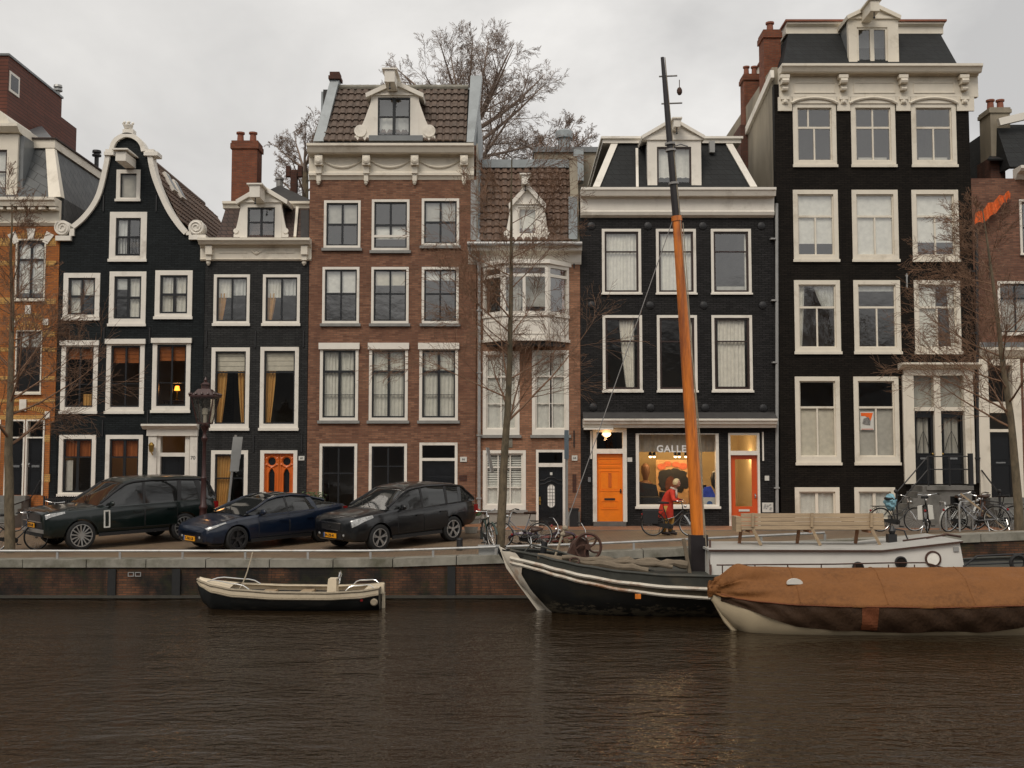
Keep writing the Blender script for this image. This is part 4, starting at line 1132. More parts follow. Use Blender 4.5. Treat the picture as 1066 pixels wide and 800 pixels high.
# ------------------------------------------------------------------ house 3: brown brick with garland cornice
def house_brown():
    h = House('tall brown brick house with cream garland cornice and pantile roof behind a scrolled dormer', 320.8, 495.5, 'brown_brick', 330)
    r1 = (((337.2,209,375.4,258.5), (.5,), (.5,)), ((387,208,426.2,261), ((.5,0,.78),), (.5,)), ((439,207,478,256), (.5,), (.5,)))
    for i, (rc, v, hb) in enumerate(r1):
        w = win(h, *rc, cw=2.6, v=v, hb=hb, sill='sill_stone', cur=(('f','grey_blind',0,1,0,.5),) if i != 1 else (('f','white_blind',0,1,.5,.8),), bw=.07, sw=.055)
        if i == 1:
            m = MB(); x0, x1, z0, z1 = h.rect(389.4, 245, 423.8, 247.4); m.box(x0, x1, FY-.02, FY+.03, z0, z1); m.build('window_rail', 'white_paint', w)
    for i, (a, b) in enumerate(((335.6, 374), (386.5, 425.5), (439, 477.5))):
        win(h, a, 278.3, b, 337, cw=2.6, v=(.5,), hb=(.47,), sill='sill_stone', cur=(('f','white_blind',0,1,0,.44),) if i == 0 else (('f','cream_blind',0,1,0,.3),) if i == 1 else (('f','white_blind',.0,1,0,.2),), bw=.06)
    for i, (a, b) in enumerate(((333, 373), (384.2, 424.6), (436.5, 476.8))):
        win(h, a, 358, b, 438, cw=3, wt=7, head=6, v=((.5,0,1),), hb=((.315,.08), (.66,.02)), sill='sill_stone', cur=(('w','net_curtain',.0,.5,0,1),('w','net_curtain',.5,1,0,1)), bw=.08, sw=.06)
    win(h, 332.4, 462, 371.6, 546, cw=2.8, v=(.5,), hb=((.36,.05),), pane='pane_glass_dim', bw=.06)
    win(h, 384, 462, 423.6, 520, cw=2.8, v=(.5,), hb=((.4,.04),), pane='pane_glass_dim', bw=.06, sill='sill_stone')
    doorset(h, 436.5, 461, 476.2, 546, ty=477, leaf='black_door', cw=2.8, rail=3, panels=((.08,.46,.08,.22),(.54,.92,.08,.22),(.08,.46,.3,.55),(.54,.92,.3,.55),(.08,.92,.62,.94)))
    h.straight_front(184)
    h.body(PZ(149), floors=(348, 450))
    Xr, Xl = h.xr, h.xl
    mold(h, 'cornice', 322, 493.5, [(149,.55),(151.5,.55),(153,.50),(158.5,.42),(160,.38),(161,.14),(163,.10),(163.6,.06),(178.5,.06),(180,.12),(182.5,.12),(183.5,.07),(187.5,.02)], 'cream_paint', 165)
    b = MB(); BX = (331.5, 381, 431.5, 483)
    for x in BX:
        pbox(b, x-4, 161.5, x+4, 171.5, -.34, -.05); p = at(x, 166.5, FY-.34); b.ylathe([(.13,.02),(.13,-.03),(.07,-.06),(.02,-.06)], p, 14)
        pbox(b, x-3, 171.5, x+3, 180.5, -.20, -.05); pbox(b, x-2.2, 180.5, x+2.2, 188.5, -.14, .0); p = at(x, 190.5, FY-.07); b.lathe([(.02,-.08),(.06,-.02),(.07,.04),(.03,.07)], p, 8)
    islands(b, 'bracket', 'cream_paint', h.root)
    g = MB()
    for a, c in zip(BX, BX[1:]):
        pts = []
        for i in range(15):
            t = i/14; q = at(lerp(a+4, c-4, t), 167 + 7.5*4*t*(1-t), FY-.08); pts.append(q)
        g.tube(pts, [.018+.03*math.sin(math.pi*i/14) for i in range(15)], 6)
    islands(g, 'garland', 'cream_paint', h.root)
    # pantile roof between zinc-clad party walls
    zb, zt, yt = PZ(147, FY+.1), at(420, 92, FY+1.25).z, FY+1.25
    m = MB(); m.box(h.xl+.2, h.xr-.2, FY+1.25, FY+7.9, PZ(149), zt-.05); m.slab((h.xl+.3,FY+.1,zb-.1),(h.xr-.3,FY+.1,zb-.1),(h.xr-.3,yt,zt-.1),(h.xl+.3,yt,zt-.1), .02)
    m.build('attic', 'roof_felt', h.root)
    xa, xb = PX(337, 147, FY+.1), PX(485.5, 147, FY+.1)
    pantiles((xa,FY+.1,zb),(xb,FY+.1,zb),(xb,yt,zt),(xa,yt,zt), 20, 8, 'roof', 'pantile', h.root, amp=.045, step=.06)
    m = MB()
    for i in range(18):
        x = lerp(xa, xb, i/18); m.tube([(x, yt, zt+.02), (lerp(xa, xb, (i+1.06)/18), yt, zt+.03)], .10, 8)
    m.build('roof_ridge', 'coping_stone', h.root, smooth=True)
    for (p0, p1, nm) in (((326, 336.8, 344, 353), (147, 83), 'l'), ((485.7, 493, 489.8, 502), (148, 79), 'r')):
        m = MB(); (b0, b1, t0, t1), (yb, ytp) = p0, p1
        B0, B1, T0, T1 = at(b0, yb, FY+.05), at(b1, yb, FY+.05), at(t0, ytp, FY+1.1), at(t1, ytp, FY+1.1)
        Bk = Vector((0, 6.5, 0))
        m.hexa([B0, B1, (B1.x, FY+1.5, B1.z), (B0.x, FY+1.5, B0.z)], [T0, T1, (T1.x, FY+1.5, T1.z), (T0.x, FY+1.5, T0.z)])
        m.box(min(B0.x,T0.x), max(B0.x, T0.x)+.25, FY+1.5, FY+8, PZ(149), T0.z-.3)
        m.build('party_wall', 'blue_grey_zinc', h.root)
        if nm == 'l':
            m = MB(); m.box(T0.x-.06, T1.x+.06, FY+1.0, FY+1.55, T0.z, T0.z+.12); m.box(T0.x-.02, T1.x+.02, FY+1.03, FY+1.5, T0.z+.12, T0.z+.26); m.build('wall_cap', 'old_chimney_brick', h.root)
    # rendered flank above the lower neighbour
    m = MB(); x = h.xr; m.box(x-.003, x+.05, FY+.02, FY+8, PZ(255), PZ(149)-.02); m.build('flank_render', 'plaster_grey', h.root)
    m = MB(); pbox(m, 490, 187.5, 495.8, 250, -.012, .02); m.build('corner_strip', 'grey_paint', h.root)
    dormer(h, (386, 99.5, 436, 146), (393.2, 101.5, 427, 141.5), (380.5, 441, 97.5, 83.5), dy=.08, vol=(369, 453), beam=(405.5, 79, .34, 1.0), hb=(.5,), bw=.05, swd=.055, depth=1.3, cur=(('pale_curtain',0,1,.5,1),))
    m = MB(); pbox(m, 384, 141, 440, 146.5, -.02, .1); m.build('flashing', 'zinc', h.root)
    plate(h, 479, 475.8, 486, 481, '66')
    m = MB(); pbox(m, 478, 495, 486, 501, -.015, .01); m.build('vent_grille', 'old_chimney_brick', h.root)
    downpipe(h, [at(499, 250, FY-.12), at(498.8, 400, FY-.12), at(498.5, 545, FY-.12)], .055)

# ------------------------------------------------------------------ house 4: narrow with bay window
def house_bay():
    h = House('narrow tan brick house with white bay window, small ornate dormer and black front door', 496.2, 604.2, 'tan_brick', 400)
    win(h, 502.6, 366, 540.8, 453, cw=3.4, wb=6, v=(.5,), hb=((.30,.06),(.66,.025)), sash='white_paint', sill='sill_stone', cur=(('n','white_blind',0,1,0,1),), bw=.05)
    win(h, 553.8, 365, 592.2, 453, cw=3.4, wb=6, v=((.47,.0,1),(.56,.0,1)), hb=((.30,.05),(.66,.02)), sash='white_paint', sill='sill_stone', cur=(('n','white_blind',0,.46,0,1),('n','white_blind',.58,1,0,1)), bw=.03)
    w = win(h, 502.6, 469, 547.4, 531, cw=3.2, wb=5, v=(.33,.66), hb=((.27,.05),(.66,.03)), sash='white_paint', sill='sill_stone', cur=(('slat','white_blind',0,.48,.02,.6),('slat','white_blind',.52,1,.02,.6),('n','white_blind',0,1,.6,1)), bw=.04)
    doorset(h, 558, 468.5, 588.4, 549, ty=482.3, leaf='black_door', cw=2.6, rail=4, panels=((.06,.94,.72,.76),(.06,.94,.80,.96)), handle=False)
    h.holes.append((PX(510,305), PX(585,305), PZ(326), PZ(284)))
    h.straight_front(268)
    h.body(PZ(255), floors=(360, 460))
    # door details: oval light with bars, arched moulding, knocker, brass handle
    y = FY+.08; c = at(573.8, 516.5, y); m = MB()
    k = .0323
    m.prism([(c.x+4*k*math.cos(t*math.pi/10), c.z+(8 if math.sin(t*math.pi/10) > 0 else -8)*k+4*k*math.sin(t*math.pi/10)) for t in range(20)], y+.012, y+.03); o = m.build('door_pane', 'white_blind', h.root)
    m = MB()
    for d in (-1.3, 1.3): m.box(c.x+d*k-.006, c.x+d*k+.006, y+.003, y+.011, c.z-11*k, c.z+11*k)
    for d in (-7, -3.5, 0, 3.5, 7): m.box(c.x-4*k, c.x+4*k, y+.004, y+.012, c.z+d*k-.006, c.z+d*k+.006)
    m.tube([(c.x+4.3*k*math.cos(t*math.pi/10), y+.01, c.z+(8 if math.sin(t*math.pi/10) > 0 else -8)*k+4.3*k*math.sin(t*math.pi/10)) for t in range(20)], .018, 5, closed=True)
    for dz in (0, 4):
        m.tube([at(x, yy+dz, y) for x, yy in ((562,500.5),(567,500),(570,498),(573.8,497),(577.5,498),(580.5,500),(585.5,500.5))], .015, 5)
    m.build('door_moulding', 'black_iron', h.root)
    m = MB(); q = at(573.8, 493.5, y-.01); m.box(q.x-.04, q.x+.04, y-.02, y+.02, q.z-.04, q.z+.05); m.build('door_viewer', 'white_plate', h.root)
    m = MB(); q = at(562, 521.5, y-.03); m.box(q.x-.03, q.x+.03, y-.03, y+.02, q.z-.13, q.z+.13); m.ball(q, .045, 8); m.build('handle', 'brass', h.root)
    # bay window
    xs = [PX(503, 315), PX(523.5, 315, FY-.7), PX(570.5, 315, FY-.7), PX(592, 315)]
    yv = [FY-.02, FY-.70, FY-.70, FY-.02]
    Z = lambda py: PZ(py, FY-.6)
    zt, zh, zm, zs, zb = Z(275.5), Z(279), Z(287), Z(327.5), Z(352)
    bay = MB(); pane = MB(); cur = MB(); pnl = MB()
    def facet(P, Q, bars, uneven=False):
        P, Q = Vector(P), Vector(Q); L = (Q-P).length; t = (Q-P).normalized(); n = Vector((t.y, -t.x))
        mb = MB(); mb.frame(0, L, zs, zt, .10, -.02, .08, .10, .12)
        mb.box(.09, L-.09, -.012, .07, zm-.05, zm+.05)
        for f in bars: mb.box(L*f-.05, L*f+.05, -.008, .065, zs+.09, zm-.04)
        mb.box(.002, L-.002, -.05, .08, zs-.07, zs-.002)
        pm = MB(); pm.quad((.08,.04,zs+.08),(L-.08,.04,zs+.08),(L-.08,.04,zt-.1),(.08,.04,zt-.1))
        pp = MB(); pp.box(.002, L-.002, 0, .08, zb, zs-.072)
        if L > 1: pp.frame(.12, L-.12, zb+.12, zs-.18, .04, -.02, .002)
        else: pp.frame(.1, L-.1, zb+.12, zs-.18, .04, -.02, .002)
        for src, dst in ((mb, bay), (pm, pane), (pp, pnl)):
            dst.add([(P.x+t.x*v.x-n.x*v.y, P.y+t.y*v.x-n.y*v.y, v.z) for v in src.v], src.f)
    pts = list(zip(xs, yv))
    facet(pts[0], pts[1], ()); facet(pts[1], pts[2], (.47,)); facet(pts[2], pts[3], ())
    root = pnl.build('bay_window', 'white_paint', h.root)
    bay.build('window_frame', 'white_paint', root)
    pane.build('pane', 'pane_glass', root)
    def slab3(z0, z1, g):
        mb = MB(); P = [(xs[0]-g, FY-.002), (xs[1]-g*.6, FY-.7-g), (xs[2]+g*.6, FY-.7-g), (xs[3]+g, FY-.002)]
        return mb.hexa([(x, y, z0) for x, y in P], [(x, y, z1) for x, y in P])
    s = slab3(zb-.10, zb-.002, .05); s2 = slab3(zt+.002, zt+.14, .10); s.add(s2.v, s2.f); islands(s, 'bay_moulding', 'white_paint', root)
    s = slab3(zb-.24, zb-.102, -.12); s.build('bay_soffit', 'black_iron', root)
    m = MB(); m.box(xs[1]+.1, xs[2]-.1, FY-.32, FY-.31, zs+.3, zt-.3); wavy(m, xs[1]+.15, xs[1]+.6, zs+.1, zm, FY-.45, seed=3); m.build('curtain', 'grey_blind', root)
    # cornice over it
    mold(h, 'cornice', 487.5, 605, [(252,.55),(254,.55),(258,.48),(261,.46),(262,.20),(264,.16),(265,.10),(273,.06),(275.5,.02)], 'white_paint', 262)
    m = MB(); a = at(486.5, 254, FY-.6); b = at(605.5, 254, FY-.6); m.tube([a, b], .08, 8); m.tube([at(489, 256, FY-.5), at(489, 265, FY-.4), at(497.5, 272, FY-.2), at(498.6, 285, FY-.14)], .05, 8); m.build('gutter', 'galvanised', h.root, smooth=True)
    # tile roof
    zb_, yt = PZ(251, FY+.05), FY+1.6; zt_ = at(547, 174, yt).z
    xa, xb = PX(499, 250, FY+.05), PX(595, 250, FY+.05)
    m = MB(); m.slab((xa,FY+.1,zb_-.12),(xb,FY+.1,zb_-.12),(xb,yt,zt_-.12),(xa,yt,zt_-.12), .04); m.box(h.xl+.2, h.xr-.2, yt, FY+8, PZ(255), zt_-.05); m.build('attic', 'roof_felt', h.root)
    pantiles((xa,FY+.05,zb_),(xb,FY+.05,zb_),(xb,yt,zt_),(xa,yt,zt_), 12, 11, 'roof', 'pantile_brown', h.root, amp=.05, step=.06)
    m = MB(); m.box(h.xl+.1, PX(596.5, 172, yt), yt-.12, yt+.5, zt_-.05, zt_+.24); m.build('roof_ridge', 'blue_grey_zinc', h.root)
    m = MB(); m.hexa([(xb+.0,FY+.05,zb_-.1),(h.xr,FY+.05,zb_-.1),(h.xr,FY+8,zb_-.1),(xb,FY+8,zb_-.1)], [(xb,yt-.3,zt_+.3),(h.xr,yt-.3,zt_+.3),(h.xr,FY+8,zt_+.3),(xb,FY+8,zt_+.3)]); m.build('party_wall', 'plaster_cream', h.root)
    m = MB(); pbox(m, 592, 205, 601, 249, -.05, .06); m.build('flashing', 'blue_grey_zinc', h.root)
    m = MB(); m.hexa([(xa-.12,FY,zb_),(xa+.02,FY,zb_),(xa+.02,FY+.2,zb_),(xa-.12,FY+.2,zb_)], [(xa-.12,yt-.05,zt_),(xa+.02,yt-.05,zt_),(xa+.02,yt+.1,zt_),(xa-.12,yt+.1,zt_)]); m.build('flashing', 'blue_grey_zinc', h.root)
    dormer(h, (531, 213, 567, 250), (539, 216, 559, 244.5), (529.5, 568.5, 212.5, 191), dy=.06, vol=(524.5, 572.5), beam=(547, 187, .26, .35), v=(), hb=(), cur=(('net_curtain',0,1,0,1),), sash='white_paint', depth=1.1, pedth=.2)
    # plinth, plate, anchors
    m = MB(); pbox(m, 500.5, 533, 557.8, 548, -.03, .02); pbox(m, 588.6, 533, 604, 548, -.03, .02); islands(m, 'plinth', 'plaster_grey', h.root)
    plate(h, 595.3, 474.3, 601, 479.8, '64')
    m = MB(); pbox(m, 596, 494, 600, 513, -.012, .01); m.build('vent_grille', 'old_chimney_brick', h.root)
    anchors(h, [(597.5, 457), (597.5, 271)])
    m = MB(); pbox(m, 527, 457, 533.5, 466, -.03, .01); m.build('wall_stone', 'coping_stone', h.root)
    # flat-roofed back buildings seen above the ridge
    r = thing('back_building', 'low beige rear building with grey roof edge above the tan house ridge', 'building', (PX(575, 165, 47), 47, 1.0))
    m = MB(); zt2 = PZ(159, 47); m.box(PX(556,165,47), PX(640,165,47), 47, 52, .9, zt2); m.build('wall', 'plaster_cream', r)
    m = MB(); m.box(PX(555,165,47), PX(641,165,47), 46.9, 52, zt2, zt2+.22); m.build('roof', 'zinc', r)
    m = MB(); m.lathe([(.28,0),(.28,.7),(.38,.7),(.38,1.0),(.2,1.1)], (PX(588.5,157,47), 48, zt2+.2), 12); m.build('vent', 'blue_grey_zinc', r)
    m = MB(); m.box(PX(597,165,46.5), PX(607,165,46.5), 46.2, 46.8, PZ(190,46.5), PZ(157,46.5)); m.build('chimney', 'blue_grey_zinc', r)

# ------------------------------------------------------------------ house 5: charcoal gallery house
def house_gallery():
    h = House('charcoal brick house with shop window on the ground floor between two orange doors', 604.5, 808, 'charcoal_brick', 400)
    N = ('w','net_curtain',.05,.95,.02,.98)
    for i, (a, b) in enumerate(((626.6, 667.4), (683, 724.6), (740.2, 782))):
        win(h, a, 238.6, b, 307, cw=2.8, sash='brown_sash', v=(), hb=(.33,), cur=(N,) if i < 2 else (('w','net_curtain',.9,1,.02,.98),('f','grey_blind',.1,.9,.9,1)), sw=.07)
    for i, (a, b) in enumerate(((627.4, 668.6), (684, 725.8), (741, 783.2))):
        cu = ((('r','net_curtain',.42,.86,.02,1),), (('r','net_curtain',.82,1,.02,1),), (('w','net_curtain',.12,.88,.02,.96),))[i]
        win(h, a, 328.4, b, 408.8, cw=2.8, wb=3.4, sash='brown_sash', v=(), hb=(.33,), cur=cu, pane='pane_glass_dim', sw=.075)
    # left door with its lit porch lamp
    doorset(h, 617, 446, 652.6, 543.5, ty=467.5, leaf='orange_door', cw=4.2, rail=5, panels=((.06,.94,.07,.15),(.06,.94,.18,.21),(.10,.90,.25,.55),(.16,.84,.69,.82)), side=1, slot=(.3,.7,.655,.685,'black_iron'), knob='black_iron')
    m = MB(); q = at(635, 500, FY+.05); m.box(q.x-.05, q.x+.05, FY+.07, FY+.10, q.z-.24, q.z+.24); m.build('door_grille', 'amber_door', h.root)
    # right glazed door
    doorset(h, 758.5, 451, 791, 548.5, ty=469.5, leaf='red_orange_door', cw=2.2, rail=4.5, lights=((.19,.81,.06,.72),), slot=(.3,.7,.76,.79,'white_plate'), side=1, knob='chrome', panemat='shop_glass', tpane='shop_glass')
    # shop window
    X0, X1, Z0, Z1 = h.rect(662, 451.5, 748.4, 529.5); k = .0323
    h.holes.append((X0+.012, X1-.012, Z0+.012, Z1-.012))
    c = MB(); c.frame(X0, X1, Z0, Z1, 3.2*k, FY-.04, FY+.18, 4*k, 1*k); c.box(X0-.04, X1+.04, FY-.10, FY-.042, Z0-.01, Z0+.07)
    wo = c.build('shop_window', 'white_paint', h.root)
    p = MB(); p.quad((X0+.1,FY+.08,Z0+.1),(X1-.1,FY+.08,Z0+.1),(X1-.1,FY+.08,Z1-.02),(X0+.1,FY+.08,Z1-.02)); p.build('pane', 'shop_glass', wo)
    text('shop_name', 'GALLERY', .32, 'letter_white', wo, at(705.5, 467.8, FY+.07), space=1.12, bold=.008)
    h.straight_front(224)
    # body without the plain room on the shop floor
    e = .006; b = MB(); zt = PZ(200)
    b.box(h.xl+e, h.xl+.2, FY+.3, FY+9, zf(0)-.3, zt); b.box(h.xr-.2, h.xr-e, FY+.3, FY+9, zf(0)-.3, zt); b.box(h.xl+.2, h.xr-.2, FY+8.8, FY+9, zf(0)-.3, zt); b.build('side_wall', 'charcoal_brick', h.root)
    r = MB(); zc = PZ(440); r.box(h.xl+.2, h.xr-.2, FY+3.4, FY+3.5, zc, zt-.2); r.box(h.xl+.2, h.xr-.2, FY+.302, FY+3.4, PZ(318)-.1, PZ(318)+.1); r.box(h.xl+.2, h.xr-.2, FY+.302, FY+8.7, zc-.12, zc+.05); r.box(h.xl+.2, h.xr-.2, FY+.302, FY+8.7, zt-.15, zt-.02); r.build('room', 'room_wall', h.root)
    g = MB(); xa, xb = PX(657, 500), PX(756, 500)
    g.box(xa-.08, xa, FY+.302, FY+4.2, zf(0)-.2, zc-.13); g.box(PX(795,500), PX(795,500)+.08, FY+.302, FY+4.2, zf(0)-.2, zc-.13); g.box(xa, PX(795,500), FY+4.2, FY+4.3, zf(0)-.2, zc-.13)
    g.build('gallery_room', 'gallery_wall', h.root)
    g = MB(); g.box(xa, PX(795,500), FY+.302, FY+4.2, zf(0)-.2, PZ(533)); g.build('gallery_floor', 'room_floor', h.root)
    g = MB(); wavy(g, X0-.1, X1+.4, PZ(470.5), Z1+.1, FY+.7, .03, .4, 5); g.build('valance', 'cream_blind', wo, smooth=True)
    # cornice
    mold(h, 'cornice', 604.2, 804.8, [(195,.50),(197.5,.50),(199,.46),(204,.40),(205.2,.20),(207,.17),(219.5,.15),(220.5,.19),(224,.15),(226.8,.03)], 'white_paint', 210)
    # mansard
    zb, yt = PZ(195, FY+.05), FY+1.25; zt = at(700, 150, yt).z
    L0, L1, R1, R0 = PX(617, 195, FY+.05), PX(636, 151, yt), PX(762, 151, yt), PX(788, 195, FY+.05)
    m = MB(); m.slab((L0,FY+.05,zb),(R0,FY+.05,zb),(R1,yt,zt),(L1,yt,zt), .1); m.slab((L0,FY+8,zb),(L0,FY+.06,zb),(L1,yt,zt),(L1,FY+8,zt), .1); m.slab((R0,FY+.06,zb),(R0,FY+8,zb),(R1,FY+8,zt),(R1,yt,zt), .1)
    m.build('mansard_slope', 'black_slate', h.root)
    m = MB()
    for (a, b_, w) in ((L0, L1, .24), (R0, R1, -.24)):
        x0, x1 = sorted((a, a+w)); y0, y1 = sorted((b_, b_+w))
        m.hexa([(x0,FY-.02,zb),(x1,FY-.02,zb),(x1,FY+.2,zb),(x0,FY+.2,zb)], [(y0,yt-.08,zt),(y1,yt-.08,zt),(y1,yt+.15,zt),(y0,yt+.15,zt)])
    m.box(L1-.3, R1+.3, yt-.12, FY+8, zt, zt+.14); m.box(L1-.36, R1+.36, yt-.2, FY+8, zt+.142, zt+.22)
    q0, q1 = at(663.5, 195, FY-.0), at(663, 155, yt-.2); m.bar(q0, q1, .09, .06)
    m.build('roof_trim', 'white_paint', h.root)
    dormer(h, (674, 146, 730, 194.5), (684, 153, 719.8, 193.5), (668, 734, 141.5, 122.5), dy=.1, beam=(705, 128, .22, .6), v=(.5,), hb=(), bw=.03, cur=(('white_blind',0,1,0,1),), sash='brown_sash', depth=1.2, pedth=.12)
    m = MB(); q = at(741, 153, yt-.35); m.box(q.x-.09, q.x+.09, q.y-.1, q.y+.1, q.z-.22, q.z+.18); m.bar((q.x,q.y,q.z-.1), (q.x, yt+.1, q.z-.1), .05); m.build('roof_light', 'grey_paint', h.root)
    # pent moulding above the shop
    mold(h, 'shop_cornice', 606.5, 806, [(436,.50),(438,.50),(439,.45),(441.5,.42),(442.3,.34),(445.4,.30),(445.6,.05)], 'white_paint', 441)
    m = MB(); X0, X1 = PX(606.5, 433), PX(806, 433); m.xprism([(FY-.50, PZ(436,FY-.5)+.004), (FY-.003, PZ(429.5)), (FY-.003, PZ(436,FY-.5)+.004)], X0, X1); m.build('shop_canopy', 'roof_felt', h.root)
    m = MB(); pbox(m, 608, 445.7, 638.5, 447.5, -.38, .0); m.build('porch_soffit', 'white_paint', h.root)
    p = at(631.5, 452.5, FY-.12); m = MB(); m.lathe([(.13,.06),(.15,.0),(.10,-.06),(.03,-.09)], p, 12); m.build('porch_lamp', emit('porch_glow', (1.0,.62,.30), 2.5), h.root)
    m = MB(); pbox(m, 614.6, 449, 616.2, 478, -.05, -.003); pbox(m, 793.6, 450, 795.2, 480, -.05, -.003); m.build('conduit', 'white_paint', h.root)
    m = MB(); pbox(m, 618, 543.7, 652, 549, -.28, .25); pbox(m, 757.5, 548.2, 792, 550, -.2, .2); m.build('doorstep', 'kerb_stone', h.root)
    plate(h, 653, 476.5, 658, 481, None); plate(h, 796, 495.5, 800.5, 500.5, None)
    m = MB(); pbox(m, 612, 497, 615, 502, -.05, .0); m.build('intercom', 'chrome', h.root)
    ps = MB(); pbox(ps, 793.5, 523.5, 805, 533.5, -.02, -.002); po = ps.build('poster', 'white_plate', h.root)
    rng = random.Random(4)
    q = MB()
    for i in range(14):
        x, y = rng.uniform(794.5, 802), rng.uniform(524.5, 531.5); pbox(q, x, y, x+rng.uniform(.8,2.4), y+rng.uniform(.6,1.6), -.023-.0004*i, -.0202)
    q.build('poster_print', 'grey_paint', po)
    anchors(h, [(615.5,235.5),(674.5,235.5),(731.5,235.5),(792.5,235.5),(616,318),(676.5,318),(732.5,318),(794,318),(617.5,424),(677,424.5),(734,424.5),(794.5,425)], 'ros')
    downpipe(h, [at(808.5, 212, FY-.1), at(808.8, 380, FY-.1), at(809, 534, FY-.1)], .055, 'grey_paint')
    # things shown inside the shop
    Yw = FY + 4.15
    w0 = at(696, 495, FY+3.0)
    pt = thing('painting', 'large orange painting of a dark haired head behind the shop window', 'painting', (w0.x, FY+3.0, at(696,520,FY+3).z))
    X0, X1, Z0, Z1 = PX(683,490,FY+3), PX(717,490,FY+3), at(700,524,FY+3).z, at(700,479,FY+3).z
    m = MB(); m.box(X0, X1, FY+3.0, FY+3.06, Z0, Z1); m.build('canvas', plain('canvas_paint', (.55,.34,.17), .8, .2, 5), pt)
    m = MB(); cx, cz = lerp(X0,X1,.52), lerp(Z0,Z1,.52)
    rg = random.Random(2); pts = []
    for i in range(40):
        a = 2*math.pi*i/40; rr = .52*(1+.12*rg.uniform(-1,1)); pts.append((cx+rr*1.12*math.cos(a), cz+rr*.85*math.sin(a)))
    m.prism(pts, FY+2.985, FY+2.999); m.build('painted_hair', 'black_iron', pt)
    m = MB(); m.prism([(cx-.10+.19*math.cos(t*math.pi/10), cz-.18+.34*math.sin(t*math.pi/10)) for t in range(20)], FY+2.97, FY+2.984); m.build('painted_face', plain('face_paint', (.10,.028,.014), .8, .6, 5), pt)
    m = MB()
    for dx, dz, rr in ((-.42,.50,.16),(-.2,.60,.14),(.1,.58,.15),(.35,.52,.17)): m.prism([(cx+dx+rr*math.cos(t*math.pi/6), cz+dz+rr*.7*math.sin(t*math.pi/6)) for t in range(12)], FY+2.955-.003*abs(dx), FY+2.969)
    m.build('painted_flower', plain('flower_paint', (.55,.14,.07), .8, .3, 8), pt)
    # a dark armchair, a person-high easel and parcels by the window
    m = MB(); a = at(676, 520, FY+1.4); zfl = PZ(533)
    s = thing('armchair', 'black armchair just inside the shop window at the left', 'armchair', (a.x, a.y, zfl))
    m.box(a.x-.45, a.x+.45, a.y-.4, a.y+.3, zfl+.12, zfl+.45); m.build('seat', 'black_iron', s)
    m = MB(); m.hexa([(a.x-.45,a.y+.3,zfl+.12),(a.x+.45,a.y+.3,zfl+.12),(a.x+.45,a.y+.45,zfl+.12),(a.x-.45,a.y+.45,zfl+.12)], [(a.x-.42,a.y+.42,zfl+.98),(a.x+.3,a.y+.42,zfl+.85),(a.x+.3,a.y+.52,zfl+.85),(a.x-.42,a.y+.52,zfl+.98)]); m.build('backrest', 'black_iron', s)
    for sx in (-1,1):
        m = MB(); m.box(a.x+sx*.45-.07, a.x+sx*.45+.07, a.y-.4, a.y+.3, zfl+.12, zfl+.62); m.build('armrest', 'black_iron', s)
        m = MB(); m.box(a.x+sx*.38-.03, a.x+sx*.38+.03, a.y-.35, a.y-.29, zfl, zfl+.12); m.build('leg', 'black_iron', s)
    a = at(737, 520, FY+.7)
    bx = thing('cardboard_box', 'white box with blue disc on it inside the shop window at the right', 'box', (a.x, a.y, zfl))
    m = MB(); m.box(a.x-.24, a.x+.24, a.y-.2, a.y+.2, zfl, zfl+.46); m.build('carton', 'white_plate', bx)
    m = MB(); m.ylathe([(.1,0),(.1,-.006)], (a.x+.02, a.y-.2, zfl+.24), 14); m.build('printed_disc', plain('disc_blue', (.05,.13,.33), .6), bx)
    m = MB(); m.hexa([(a.x-.26,a.y-.15,zfl+.465),(a.x+.26,a.y-.15,zfl+.465),(a.x+.26,a.y+.15,zfl+.465),(a.x-.26,a.y+.15,zfl+.465)], [(a.x-.12,a.y-.03,zfl+.80),(a.x+.10,a.y-.03,zfl+.84),(a.x+.10,a.y+.03,zfl+.84),(a.x-.12,a.y+.03,zfl+.80)])
    tag(m.build('bundled_cloth', plain('blue_cloth', (.02,.05,.32), .8, .3, 6), None), 'bright blue cloth heaped on the white box inside the shop', 'cloth')
    a = at(745.5, 505, FY+1.3)
    m = MB(); m.lathe([(.2,0),(.2,.03),(.05,.06),(.05,.7),(.16,.85),(.2,1.1),(.14,1.3),(.08,1.34)], (a.x, a.y, zfl), 14); tag(m.build('dark_sculpture', 'black_iron', None, smooth=True), 'dark standing sculpture at the right end of the shop window', 'sculpture')
    a = at(672, 500, FY+2.4)
    m = MB(); m.lathe([(.25,0),(.25,.9),(.2,.95),(.08,1.0),(.1,1.1),(.16,1.3),(.15,1.5),(.06,1.6)], (a.x, a.y, zfl), 14); tag(m.build('bust_on_plinth', plain('bust_paint', (.10,.045,.02), .6), None, smooth=True), 'brown bust on a plinth at the left behind the shop window', 'sculpture')
    a = at(727, 515, FY+1.7); m = MB()
    for i in range(4): m.box(a.x-.3+i*.16, a.x-.2+i*.16, a.y, a.y+.25, zfl, zfl+.75+.1*(i % 2))
    tag(m.build('frame_rack', 'black_iron', None), 'rack of dark framed pictures standing behind the white box', 'rack')
    for i, (px, dx) in enumerate(((677, 0), (681, 0), (703, .3), (707, .3), (714, .3))):
        p = at(px, 474.3, FY+1.3 + dx); m = MB(); m.lathe([(.02,.12),(.06,.09),(.065,-.03)], p, 8); sp = m.build('spotlight', 'black_iron', h.root)
        m = MB(); m.ball(p + Vector((0,0,-.035)), .05, 8); m.build('bulb', emit('spot_glow_%d' % i, (1.0,.62,.28), 9.0), sp)
